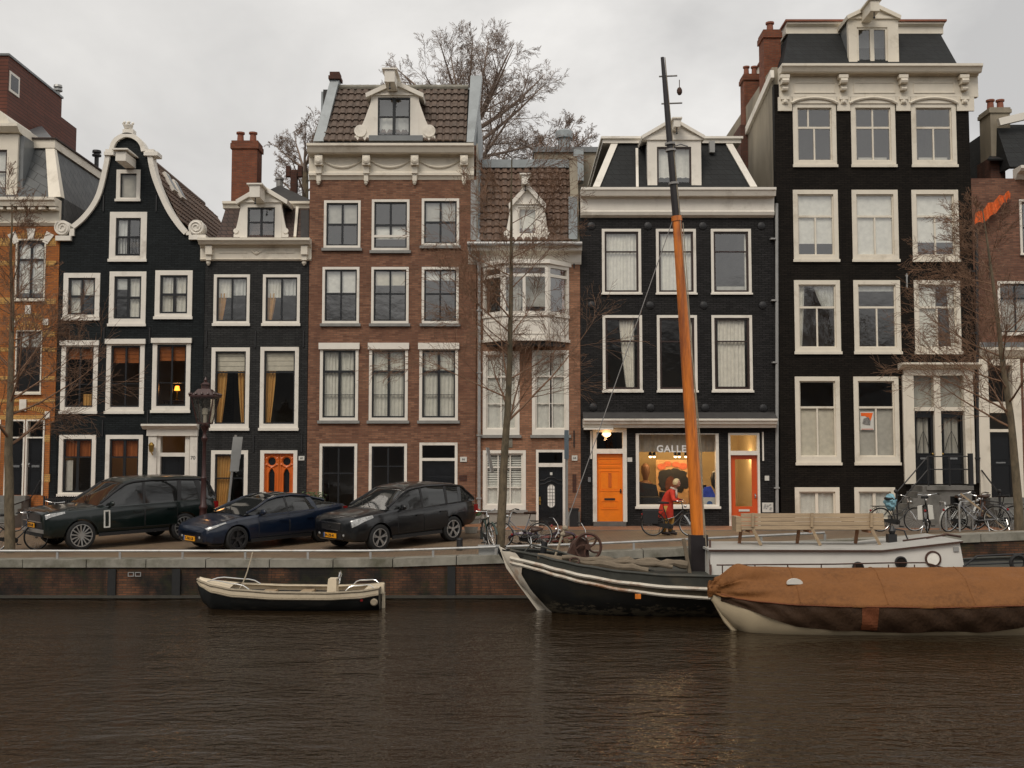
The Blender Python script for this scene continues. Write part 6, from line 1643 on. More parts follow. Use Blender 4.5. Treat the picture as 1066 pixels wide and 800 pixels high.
BIG = dict(seg=(9,9,7,5,4,3), wander=.045, up=(0,.045,.03,.02,.01,0), taper=.86, min=.0068, depth=5, kids=(15,8,7,5,3), angle=((30,70),(26,56),(26,54),(24,52),(22,50)),
           ratio=((.44,.60),(.34,.50),(.42,.62),(.44,.64),(.45,.7)), rr=((.55,.75),(.46,.62),(.46,.6),(.46,.6),(.5,.65)), shape=lambda f: 1.18-.62*f)
BIG['from'] = (.36,.25,.2,.15,.1)
def trees():
    for px, py, Y, H, s, r, lab in ((10.5, 568, 29.6, 9.6, 11, .15, 'bare young street tree at the left edge in front of the orange brick house'),
                                   (520, 565, 29.5, 10.4, 23, .128, 'bare young street tree with bicycles at its foot in front of the bay window'),
                                   (1061, 552, 29.4, 8.8, 37, .132, 'bare young street tree at the right edge beside the parked bicycles')):
        x = PX(px, py, Y); grow_tree('street_tree', lab, (x, Y, zg(x, Y)), H, r, STREET, s, 'bare street trees along the quay')
    for px, py, Y, rx, rz, nl, s, lab in ((490, 112, 58, 118, 96, 26, 17, 'big bare tree with wide branching crown behind the brown and tan houses'),
                             (578, 152, 62, 54, 38, 10, 8, 'lower bare tree crown behind the rear building right of the big tree'),
                             (318, 158, 60, 44, 52, 10, 21, 'pale bare tree showing behind the gap left of the brown house')):
        c = at(px, py, Y); k = Y/1150*.97
        grow_tree('bare_tree', lab, (c.x, Y, .9), 0, .42 if nl > 20 else .26, BIG, s, 'bare trees behind the houses', 'pale_twig', crown=(c, rx*k, rz*k, nl))

def street_bits():
    lamp_post()
    sign_pole(236.5, 532, 453, 33.4, ((240,455,250.5,478,'grey_paint'),(239,478,248.5,491,'grey_paint')), 'leaning grey sign post with two panels seen from the back near the lamp', lean=9)
    sign_pole(590, 550, 448, 33.2, ((587.5,448,592,478,'sign_blue'),), 'thin grey post with narrow blue grey sign right of the black front door', mat='grey_paint')
    Y = 29.3; m = MB(); a = at(507.5, 466, Y); b = at(512.5, 492, Y)
    m.hexa([(b.x-.05,Y,b.z),(b.x+.02,Y+.28,b.z),(b.x+.04,Y+.28,b.z),(b.x-.03,Y,b.z)], [(a.x-.05,Y,a.z),(a.x+.02,Y+.28,a.z),(a.x+.04,Y+.28,a.z),(a.x-.03,Y,a.z)])
    tag(m.build('tree_sign', 'grey_paint', None), 'tilted grey sign plate fixed to the trunk of the middle tree', 'sign')
    # planter with red flowers and a low bench behind the black car
    Y = 34.0; p = at(490.5, 553, Y); p.z = zg(p.x, Y)
    t = thing('flower_pot', 'grey stone pot with small reddish flowers behind the black car by the house wall', 'flower pot', p)
    m = MB(); m.lathe([(.18,0),(.27,.42),(.30,.45),(.30,.52),(.25,.52),(.2,.44)], p, 14); m.build('pot', 'plaster_grey', t)
    rng = random.Random(3); m = MB(); f = MB()
    for i in range(70):
        a, e = rng.uniform(0, 6.28), rng.uniform(.1, 1); q = p + Vector((.28*math.cos(a)*e, .28*math.sin(a)*e, .5)); d = Vector((rng.gauss(0,.12), rng.gauss(0,.12), rng.uniform(.05,.25)))
        m.tube([q, q+d*.6, q+d], [.008,.02,.004], 3); 
        if i % 3 == 0: f.ball(q+d, .035, 5)
    m.build('leaves', 'leaf_green', t); f.build('flowers', 'flower_red', t)
    Y = 32.4; p = at(484, 562, Y); z = zg(p.x, Y)
    t = thing('low_bench', 'low brown backless bench on the pavement behind the black car', 'bench', (p.x, Y, z))
    for i in range(3):
        m = MB(); m.box(p.x-.55, p.x+.62, Y-.25+i*.17, Y-.1+i*.17, z+.36, z+.42); m.build('slat', 'bench_brown', t)
    for s in (-.45, .5):
        m = MB(); m.box(p.x+s-.05, p.x+s+.05, Y-.22, Y+.22, z, z+.36); m.build('leg', 'black_iron', t)
    # small shrub at the brown house, fence and short posts
    Y = FY-.35; p = at(329, 530, Y); rng = random.Random(9)
    t = thing('shrub', 'small green shrub against the brown house wall behind the blue car', 'shrub', (p.x, Y, zf(0)))
    m = MB()
    for i in range(9):
        a = rng.uniform(0,6.28); m.tube([(p.x,Y,zf(0)), (p.x+.12*math.cos(a),Y+.12*math.sin(a),zf(0)+.5), (p.x+.3*math.cos(a),Y+.2*math.sin(a),zf(0)+rng.uniform(.7,1.15))], [.015,.01,.005], 4)
    m.build('stem', 'bark', t); m = MB()
    for i in range(260):
        q = Vector((p.x+rng.gauss(0,.17), Y+rng.gauss(0,.1), zf(0)+rng.uniform(.3,1.15))); d = Vector((rng.gauss(0,1),rng.gauss(0,1),rng.gauss(0,1))).normalized()*.05; e = d.orthogonal().normalized()*.022
        m.add([q-d, q+e, q+d, q-e], [(0,1,2,3)])
    m.build('foliage', 'leaf_green', t, norm=False)
    Y = FY-1.6; x0, x1 = PX(46, 520, Y), PX(88, 520, Y)
    t = thing('iron_fence', 'low black iron fence with close bars in front of the black gabled house', 'fence', (x0, Y, zf(0)))
    m = MB(); m.bar((x0,Y,zf(0)+.95),(x1,Y,zf(0)+.95), .04); m.bar((x0,Y,zf(0)+.2),(x1,Y,zf(0)+.2), .035); m.build('rail', 'black_iron', t)
    n = 18; m = MB()
    for i in range(n+1):
        x = lerp(x0, x1, i/n); m.tube([(x,Y,zf(0)),(x,Y,zf(0)+1.05)], .014 if i % 9 else .035, 5)
    m.build('bars', 'black_iron', t)
    for px, py, Yy, lab in ((478.5, 566, 29.6, 'short dark bollard on the quay behind the black car'), (588.5, 566, 30.2, 'short pale wooden bollard on the street near the blue grey sign post'),):
        p = at(px, py, Yy); z = zg(p.x, Yy); m = MB(); h = .32 if px < 500 else .45
        m.lathe([(.085,0),(.08,h-.06),(.095,h-.05),(.08,h)], (p.x,Yy,z), 10); tag(m.build('bollard', 'black_iron' if px < 500 else 'wood_grey', None), lab, 'bollard', 'bollards')
    Y = FY-.3; x = PX(597.5, 545, Y); m = MB(); m.box(x-.14, x+.14, Y-.15, Y+.2, zf(0), zf(0)+.55); m.box(x-.16,x+.16,Y-.17,Y+.2,zf(0)+.55,zf(0)+.6)
    tag(m.build('waste_bin', 'black_iron', None), 'small black bin against the tan wall right of the black front door', 'bin')

plain('leaf_green', (.05,.085,.025), .6, .4, 12); plain('flower_red', (.45,.08,.05), .7, .4, 12); plain('bench_brown', (.30,.145,.075), .7, .2, 5, stretch=(1,6,6))
plain('wet_beam', (.05,.045,.035), .5, .3, 4)
plain('sign_blue', (.14,.18,.21), .4, .1)
glass('lamp_glass', (.75,.72,.66), .05, .1)
# ------------------------------------------------------------------ cars
def paint(name, col, rough=.28):
    m, nt, b = _nt(name)
    b.inputs['Base Color'].default_value = (*col, 1); b.inputs['Metallic'].default_value = 0; b.inputs['Specular IOR Level'].default_value = .25
    b.inputs['Roughness'].default_value = rough; b.inputs['Coat Weight'].default_value = .7; b.inputs['Coat Roughness'].default_value = .05
    vec = _coord(nt); f = _noise(nt, vec, 9, 4); r = _ramp(nt, f, .35, .7, (.05,.05,.05,1), (.16,.16,.16,1)); nt.links.new(r, b.inputs['Coat Roughness'])
    nt.links.new(_mixc(nt, _ramp(nt, _noise(nt, vec, 3, 4), .5, .8), col, tuple(c*.8+.006 for c in col)), b.inputs['Base Color'])
    return m
paint('paint_green', (.0020,.0070,.0058)); paint('paint_blue', (.004,.0095,.024)); paint('paint_black', (.0045,.005,.0065))
m_, nt_, b_ = _nt('car_glass'); b_.inputs['Base Color'].default_value = (.012,.013,.013,1); b_.inputs['Roughness'].default_value = .04; b_.inputs['IOR'].default_value = 1.6
plain('car_trim', (.010,.010,.011), .5, .1); plain('plate_yellow', (.80,.34,.012), .45, .03); plain('lamp_clear', (.33,.33,.32), .12, .6, 14, spec=.8, coat=.8); plain('grille_grey', (.05,.05,.052), .3, .3, 40, metal=.6)

def catmull(tab, x):
    n = len(tab)
    if x <= tab[0][0]: return tab[0][1:]
    if x >= tab[-1][0]: return tab[-1][1:]
    i = max(k for k in range(n-1) if tab[k][0] <= x)
    t = (x-tab[i][0])/(tab[i+1][0]-tab[i][0]); t2 = t*t*(3-2*t)*.5 + t*.5
    return tuple(lerp(a, b, t2) for a, b in zip(tab[i][1:], tab[i+1][1:]))

def make_car(sp, label, loc, yaw):
    root = thing('parked_car', label, 'car', (0,0,0), 'cars parked along the quay')
    L, W = sp['L'], sp['W']; tab = sp['body']; P = sp['paint']
    def sec(x):
        zb, zs, hw, zc = catmull(tab, x)
        return [(0,zb),(hw*.80,zb),(hw*.94,zb+.05),(hw*.992,zb+.17),(hw,lerp(zb,zs,.52)),(hw*.985,zs-.13),(hw*.955,zs-.04),(hw*.89,zs+.008),(hw*.5,lerp(zs,zc,.75)),(0,zc)]
    def S(x, k):
        s = sec(x); i = min(8, int(k)); t = k-i
        return Vector((x, -lerp(s[i][0], s[i+1][0], t), lerp(s[i][1], s[i+1][1], t)))
    def side(x, z):
        s = sec(x)
        for i in range(2, 7):
            if s[i][1] <= z <= s[i+1][1]: return lerp(s[i][0], s[i+1][0], (z-s[i][1])/max(1e-6, s[i+1][1]-s[i][1]))
        return s[4][0]
    N = 56; b = MB(); b.s = True
    xs = sorted({0.0, .02, .05, .1, L-.1, L-.05, L-.02, L, *[L*i/N for i in range(N+1)]})
    vs = []
    for x in xs:
        s = sec(x); ring = [(-y, z) for y, z in s] + [(y, z) for y, z in reversed(s[1:-1])]
        vs += [(x, y, z) for y, z in ring]
    n = 18; fs = [(i*n+j, i*n+(j+1)%n, (i+1)*n+(j+1)%n, (i+1)*n+j) for i in range(len(xs)-1) for j in range(n)]
    fs += [tuple(range(n-1,-1,-1)), tuple((len(xs)-1)*n+j for j in range(n))]
    b.add(vs, fs)
    body = b.build('body', P, root, smooth=True)
    cut = MB()
    for xw in sp['axles']: cut.ylathe([(sp['r']+.055, -W), (sp['r']+.055, W)], (xw, 0, sp['r']-.01), 40)
    co = cut.build('cutter', 'car_trim')
    md = body.modifiers.new('arches', 'BOOLEAN'); md.operation = 'DIFFERENCE'; md.object = co; md.solver = 'EXACT'
    dg = bpy.context.evaluated_depsgraph_get(); me = bpy.data.meshes.new_from_object(body.evaluated_get(dg))
    body.modifiers.clear(); old = body.data; body.data = me; me.name = 'body'
    me.set_sharp_from_angle(angle=R(32))
    bpy.data.objects.remove(co)
    # greenhouse
    gt = sp['cabin']; g = MB(); g.s = True
    gx = sorted({*[r[0] for r in gt], *[lerp(gt[0][0], gt[-1][0], i/40) for i in range(41)]})
    def gs(x):
        zr, wr, wb, zb = [pw(x, [(q[0], q[i]) for q in gt]) for i in (1,2,3,4)]; zr = max(zr, zb+.012)
        h = zr-zb; wr = lerp(wb, wr, min(1, h/.35))
        return [(wb,zb),(lerp(wb,wr,.5)+.012,lerp(zb,zr,.5)),(wr,zr-.13*min(1,h)),(wr*.93,zr-.04*min(1,h*2)),(wr*.6,zr-.008),(0,zr)]
    vs = []
    for x in gx:
        s = gs(x); vs += [(x,-y,z) for y, z in s] + [(x,y,z) for y, z in reversed(s[:-1])]
    n = 11; fs = [(i*n+j, i*n+j+1, (i+1)*n+j+1, (i+1)*n+j) for i in range(len(gx)-1) for j in range(n-1)]
    fs += [tuple(range(n-1,-1,-1)), tuple((len(gx)-1)*n+j for j in range(n))]
    g.add(vs, fs); g.build('window_glass', 'car_glass', root, smooth=True)
    # roof skin, rails and pillars
    rx = [x for x in gx if sp['roof'][0] <= x <= sp['roof'][1]]; r = MB(); vs = []
    for x in rx:
        s = gs(x)[2:]; q = [(-y*1.004, z+.012) for y, z in s] + [(y*1.004, z+.012) for y, z in reversed(s[:-1])]
        vs += [(x, y, z) for y, z in q]
    n = 7; r.add(vs, [(i*n+j, i*n+j+1, (i+1)*n+j+1, (i+1)*n+j) for i in range(len(rx)-1) for j in range(n-1)])
    r.build('roof', sp.get('roofmat', P), root, smooth=True)
    for sy in (-1, 1):
        p = MB(); p.tube([(x, sy*(gs(x)[2][0]+.004), gs(x)[2][1]+.012) for x in gx[1:] if x <= sp['roof'][1]+.6], .034, 6); p.build('roof_rail', sp.get('railmat', P), root, smooth=True)
        for x, dx, w, mt in sp['pillars']:
            p = MB(); rows = []
            for k, t in ((0, 0), (1, .5), (2, 1)):
                q = gs(x+dx*t)[k]; yo = sy*(q[0]+.010); zz = q[1] + (-.02 if k == 0 else .01 if k == 2 else 0)
                rows += [(x+dx*t-w/2, yo, zz), (x+dx*t+w/2, yo, zz), (x+dx*t+w/2, yo-sy*.05, zz), (x+dx*t-w/2, yo-sy*.05, zz)]
            p.add(rows, [(r*4+e, r*4+(e+1)%4, r*4+4+(e+1)%4, r*4+4+e) for r in (0, 1) for e in range(4)] + [(0,3,2,1), (8,9,10,11)])
            p.build('pillar', P if mt else 'car_trim', root)
    # doors follow the side of the body
    for sy in (-1, 1):
        for (xa, xb_, za, zb_) in sp['doors']:
            d = MB(); d.s = True
            def f(u, v):
                x = lerp(xa, xb_, u); z = lerp(za, zb_, v); x2 = x
                return (x2, sy*(side(x, z)+.007), z)
            d.grid(f, 12, 8); do = d.build('door', P, root, smooth=True)
            h = MB(); zz = zb_-.16; h.bar((xb_-.30, sy*(side(xb_-.2,zz)+.03), zz), (xb_-.08, sy*(side(xb_-.1,zz)+.03), zz), .03, .035); h.build('handle', P, do)
            e = MB(); e.tube([f(0,v) for v in (0,.3,.6,1)]+[f(u,1) for u in (.3,.6,1)]+[f(1,v) for v in (.6,.3,0)]+[f(u,0) for u in (.6,.3)], .009, 4, closed=True); e.build('door_gap', 'car_trim', do)
        xm = sp['mirror']; zm = gs(xm+.1)[0][1]+.07; ym = sy*(gs(xm+.1)[0][0]+.12)
        m = MB(); m.s = True; m.ball((xm, ym, zm), .125, 10, (.42,1.0,.62)); m.bar((xm, sy*gs(xm+.1)[0][0]*.97, zm-.05), (xm, ym, zm-.05), .05); m.build('mirror', P, root)
        # headlight on the corner of the nose
        xa, xb_, ka, kb = sp['lamp']; m = MB(); m.s = True
        def fl(u, v):
            x = lerp(xa, xb_, u); q = S(x, lerp(lerp(ka, ka+.5*(kb-ka), u), kb, v)); return (q.x-.012, sy*-(q.y-.012) if sy > 0 else q.y-.012, q.z+.006)
        m.grid(fl, 8, 4); m.build('headlight', 'lamp_clear', root, smooth=True)
        m = MB(); m.tube([S(x, 7.25)*1 + Vector((0,0,.003)) if sy < 0 else Vector((x, -S(x, 7.25).y, S(x, 7.25).z+.003)) for x in [lerp(.22, gt[0][0]+.1, i/10) for i in range(11)]], .008, 4); m.build('bonnet_gap', 'car_trim', root)
        m = MB(); m.add([(p_[0], p_[1], p_[2]) for p_ in [(.0,0,0)]*0], []); zf_ = tab[1][1]+.13; m.ball((.015, sy*tab[0][3]*.80, zf_), .055, 8, (.5,1,.8)); m.build('fog_lamp', 'lamp_clear', root)
        m = MB(); q0, q1 = gs(gt[0][0]+.10), gs(gt[0][0]+.45); m.tube([(gt[0][0]+.06, sy*.12+.08, q0[5][1]+.02), (gt[0][0]+.32, sy*.12+.50, gs(gt[0][0]+.32)[4][1]+.03)], .009, 4); m.build('wiper', 'car_trim', root)
        sk = MB(); sk.box(sp['axles'][0]+sp['r']+.08, sp['axles'][1]-sp['r']-.08, min(sy*(W/2-.05), sy*(W/2-.01)), max(sy*(W/2-.05), sy*(W/2-.01)), sp['sill']-.02, sp['sill']+.07); sk.build('side_sill', 'car_trim', root)
    for nm, mt, x, y0, y1, z0, z1 in sp['front']:
        m = MB(); hw0 = max(abs(y0), abs(y1)); cv = sp.get('curve', .10)
        def ff(u, v):
            y = lerp(y0, y1, u); return (x + cv*(y/(W/2))**2*1.6, y, lerp(z0, z1, v))
        q = MB(); q.grid(ff, 10, 3); m.add([p for p in q.v], q.f); m.add([p + Vector((.05,0,0)) for p in q.v], q.f)
        k = 11; edge = [i for i in range(k)] + [k*j+k-1 for j in range(1,4)] + [3*k+i for i in range(k-2,-1,-1)] + [k*j for j in (2,1)]
        o = len(q.v); m.f += [(edge[i], edge[(i+1) % len(edge)], edge[(i+1) % len(edge)]+o, edge[i]+o) for i in range(len(edge))]; m.mi += [0]*len(edge); m.sm += [False]*len(edge)
        m.build(nm, mt, root)
    # number plate
    x, z, s = sp['plate']; p = MB(); p.box(x, x+.02, -.26, .26, z-.06, z+.06); po = p.build('licence_plate', 'plate_yellow', root)
    text('plate_number', s, .105, 'letter_black', po, (x-.006, 0, z), tilt=Matrix.Rotation(R(-90), 4, 'Z') @ Matrix.Rotation(R(90), 4, 'X'), world=False)
    p = MB(); p.box(x-.003, x+.0, .215, .26, z-.06, z+.06); p.build('plate_band', 'disc_blue', po)
    # rear lights and extras
    for sy in (-1, 1):
        m = MB(); zb, zs, hw, zc = catmull(tab, L-.06); m.box(L-.16, L-.005, sy*hw*.97-.05, sy*hw*.97+.03, zs-.28, zs-.04); m.build('tail_light', plain('tail_red', (.25,.01,.01), .2) if 'tail_red' not in M else 'tail_red', root)
    for xw in sp['axles']:
        for sy in (-1, 1):
            r_ = sp['r']; rr = sp['rim']; y = sy*(W/2-.13)
            w = MB(); yo = sy*.105
            w.s = True; nb = 36
            w.add([(xw+q*math.cos(2*math.pi*j/nb), y+yy, r_+q*math.sin(2*math.pi*j/nb)) for q, yy in ((rr,-.09),(rr*.96,0),(rr,.09)) for j in range(nb)], [(i*nb+j, i*nb+(j+1)%nb, (i+1)*nb+(j+1)%nb, (i+1)*nb+j) for i in range(2) for j in range(nb)]); w.s = False
            m = sp['spokes']
            for k in range(m):
                a = 2*math.pi*k/m + .3
                for da in ((-.5,.5) if m < 8 else (0,)):
                    wd = .035 if m >= 8 else .024
                    p0 = Vector((xw+.05*math.cos(a), y+yo*.86, r_+.05*math.sin(a))); p1 = Vector((xw+rr*.95*math.cos(a+da*.26), y+yo*.99, r_+rr*.95*math.sin(a+da*.26)))
                    w.bar(p0, p1, wd, .03)
            w.ylathe([(.06,-.005),(.055,.012)], (xw, y+yo*.92, r_), 12)
            w.tube([(xw+rr*.975*math.cos(2*math.pi*t/36), y+yo, r_+rr*.975*math.sin(2*math.pi*t/36)) for t in range(36)], .017, 5, closed=True)
            dk = MB(); dk.ylathe([(rr*.95,-.02),(rr*.95,.02)], (xw, y+yo*.2, r_), 24)
            wo = w.build('wheel', sp['rimmat'], root)
            dk.build('brake_disc', 'car_trim', wo)
            t = MB(); t.s = True; hwid = .12
            t.add([], [])
            prof = [(rr*.97,-hwid*.85),(r_*.93,-hwid),(r_*.985,-hwid*.8),(r_,-hwid*.4),(r_,hwid*.4),(r_*.985,hwid*.8),(r_*.93,hwid),(rr*.97,hwid*.85)]
            vs = []; nn = 40
            for q, yy in prof:
                for j in range(nn): vs.append((xw+q*math.cos(2*math.pi*j/nn), y+yy, r_+q*math.sin(2*math.pi*j/nn)))
            t.add(vs, [(i*nn+j, i*nn+(j+1)%nn, (i+1)*nn+(j+1)%nn, (i+1)*nn+j) for i in range(len(prof)-1) for j in range(nn)]); t.build('tyre', 'rubber', wo, norm=False)
    for f in sp.get('extra', ()): f(root, S, side, gs)
    root.location = loc; root.rotation_euler = (0, 0, yaw)
    return root

def cars():
    def vent(root, S, side, gs):
        for sy in (-1, 1):
            m = MB(); x, z0, z1 = 1.62, .58, 1.02
            y = lambda z: sy*(side(x, z)+.012)
            for dx in (-.07, .07): m.bar((x+dx, y(z0), z0), (x+dx+.0, y(z1), z1), .035, .03)
            for z in (z0, z1): m.bar((x-.085, y(z), z), (x+.085, y(z), z), .03, .035)
            m.build('side_vent', 'white_plate', root)
    suv = dict(L=5.05, W=2.0, r=.40, rim=.30, axles=(.93, 3.93), paint='paint_green', roofmat='paint_green', railmat='car_trim', sill=.36, spokes=14, rimmat='rim_silver', mirror=1.75,
        body=[(0,.46,.98,.80,1.05),(.04,.40,1.02,.87,1.08),(.15,.36,1.06,.94,1.11),(.45,.34,1.09,.985,1.14),(1.0,.36,1.11,1.0,1.17),(1.6,.36,1.14,1.0,1.19),(2.6,.36,1.17,1.0,1.19),(3.8,.36,1.19,1.0,1.2),(4.6,.40,1.20,.98,1.2),(4.9,.46,1.17,.93,1.18),(5.0,.55,1.12,.88,1.12),(5.05,.62,1.05,.80,1.05)],
        cabin=[(1.40,1.17,.82,.88,1.14),(2.18,1.74,.75,.93,1.14),(2.30,1.80,.75,.93,1.14),(2.5,1.845,.75,.93,1.14),(3.0,1.87,.75,.93,1.15),(3.8,1.86,.75,.93,1.16),(4.5,1.82,.74,.92,1.17),(4.70,1.79,.73,.91,1.17),(4.78,1.74,.73,.90,1.17),(4.97,1.22,.78,.88,1.17)],
        roof=(2.20, 4.78), pillars=((2.72,.06,.08,0),(3.78,.08,.12,0),(4.50,-.10,.16,0)),
        doors=((1.58,2.70,.52,1.11),(2.73,3.70,.52,1.13)), lamp=(.03,.50,4.9,6.2),
        front=(('grille','grille_grey',-.030,-.58,.58,.80,1.0),('bumper_strip','rim_silver',-.035,-.76,.76,.50,.60),('lower_intake','car_trim',-.020,-.66,.66,.40,.48),('grille_trim','chrome',-.034,-.60,.60,.775,.80),('plate_panel','car_trim',-.022,-.70,.70,.61,.77)),
        plate=(-.06,.69,'G-724-XK'), extra=(vent,), curve=.03)
    sedan = dict(L=4.70, W=1.86, r=.34, rim=.25, axles=(.86, 3.73), paint='paint_blue', roofmat='car_glass', railmat='paint_blue', sill=.24, spokes=5, rimmat='rim_dark', mirror=1.66,
        body=[(0,.38,.58,.52,.64),(.05,.28,.66,.70,.70),(.18,.22,.72,.82,.76),(.5,.20,.80,.90,.85),(1.0,.20,.88,.925,.93),(1.5,.21,.92,.93,.98),(2.4,.22,.93,.93,.97),(3.4,.22,.95,.93,.98),(4.0,.24,.99,.91,1.02),(4.45,.30,1.03,.86,1.06),(4.62,.36,1.02,.80,1.04),(4.70,.45,.95,.70,.97)],
        cabin=[(1.15,.955,.70,.76,.93),(1.55,1.12,.66,.80,.93),(2.0,1.33,.60,.82,.93),(2.35,1.41,.58,.82,.93),(2.8,1.44,.58,.82,.94),(3.3,1.38,.57,.80,.96),(3.8,1.24,.56,.76,.98),(4.25,1.07,.58,.72,1.0)],
        roof=(2.02, 3.4), pillars=((2.55,.02,.06,0),(3.55,-.16,.16,1)), doors=((1.52,2.52,.34,.89),(2.55,3.42,.34,.91)), lamp=(.08,.55,5.6,6.7),
        front=(('lower_intake','car_trim',-.012,-.55,.55,.30,.40),), plate=(-.045,.37,'T-762-LB'), curve=.05)
    cross = dict(L=4.74, W=1.85, r=.36, rim=.245, axles=(.93, 3.65), paint='paint_black', railmat='paint_black', sill=.30, spokes=5, rimmat='rim_silver', mirror=1.72,
        body=[(0,.40,.82,.64,.88),(.05,.34,.86,.76,.92),(.18,.29,.91,.86,.98),(.5,.27,.96,.915,1.03),(1.0,.28,1.01,.925,1.08),(1.45,.29,1.05,.925,1.11),(2.4,.30,1.07,.925,1.09),(3.4,.30,1.10,.92,1.1),(4.2,.34,1.12,.90,1.12),(4.5,.40,1.10,.85,1.12),(4.68,.48,1.02,.80,1.04),(4.74,.56,.95,.72,.96)],
        cabin=[(1.20,1.08,.74,.80,1.05),(2.02,1.56,.66,.85,1.05),(2.16,1.61,.66,.85,1.05),(2.4,1.655,.66,.85,1.05),(2.8,1.69,.66,.85,1.06),(3.5,1.67,.65,.84,1.08),(4.05,1.61,.64,.82,1.09),(4.22,1.57,.63,.80,1.09),(4.30,1.52,.63,.79,1.09),(4.64,1.13,.68,.77,1.08)],
        roof=(2.05, 4.22), pillars=((2.52,.05,.07,0),(3.45,.06,.09,0),(3.98,.12,.12,1)), doors=((1.56,2.50,.44,1.02),(2.53,3.42,.44,1.05)), lamp=(.08,.72,4.55,6.6),
        front=(('grille','grille_grey',-.026,-.40,.40,.60,.77),('grille_trim','chrome',-.036,-.42,.42,.765,.80),('grille_trim','chrome',-.034,-.30,.30,.585,.605),('badge','chrome',-.040,-.06,.06,.66,.72),('lower_intake','car_trim',-.016,-.5,.5,.36,.52)),
        plate=(-.05,.45,'84-ZB-41'), curve=.05)
    def place(sp, label, px, py, Y, yaw):
        """px, py: where the near front wheel meets the ground"""
        c, s = math.cos(yaw), math.sin(yaw); x = PX(px, py, Y)
        lx, ly = sp['axles'][0], -(sp['W']/2-.13)
        ox, oy = x-(lx*c-ly*s), Y-(lx*s+ly*c)
        z0 = zg(x, Y); 
        r = make_car(sp, label, (ox, oy, 0), yaw)
        # sit on the sloping street
        bx, by = ox+(sp['axles'][1]*c-ly*s), oy+(sp['axles'][1]*s+ly*c)
        z1 = zg(bx, by); pitch = math.atan2(z1-z0, sp['axles'][1]-lx)
        lx2, ly2 = sp['axles'][0], (sp['W']/2-.13); z2 = zg(ox+lx2*c-ly2*s, oy+lx2*s+ly2*c); roll = math.atan2(z2-z0, 2*ly2)
        r.rotation_euler = (roll, -pitch, yaw)
        bpy.context.view_layer.update()
        w = r.matrix_world @ Vector((lx, ly, 0)); r.location.z += z0 - w.z + .0
        return r
    place(suv, 'dark green luxury suv with silver side vent parked nose out at the left', 83, 574.5, 30.05, R(44))
    place(sedan, 'low dark blue sedan parked between the green suv and the black crossover', 245, 575, 29.75, R(48))
    place(cross, 'black crossover with chrome grille parked right of the blue sedan', 393, 573.5, 29.85, R(47))

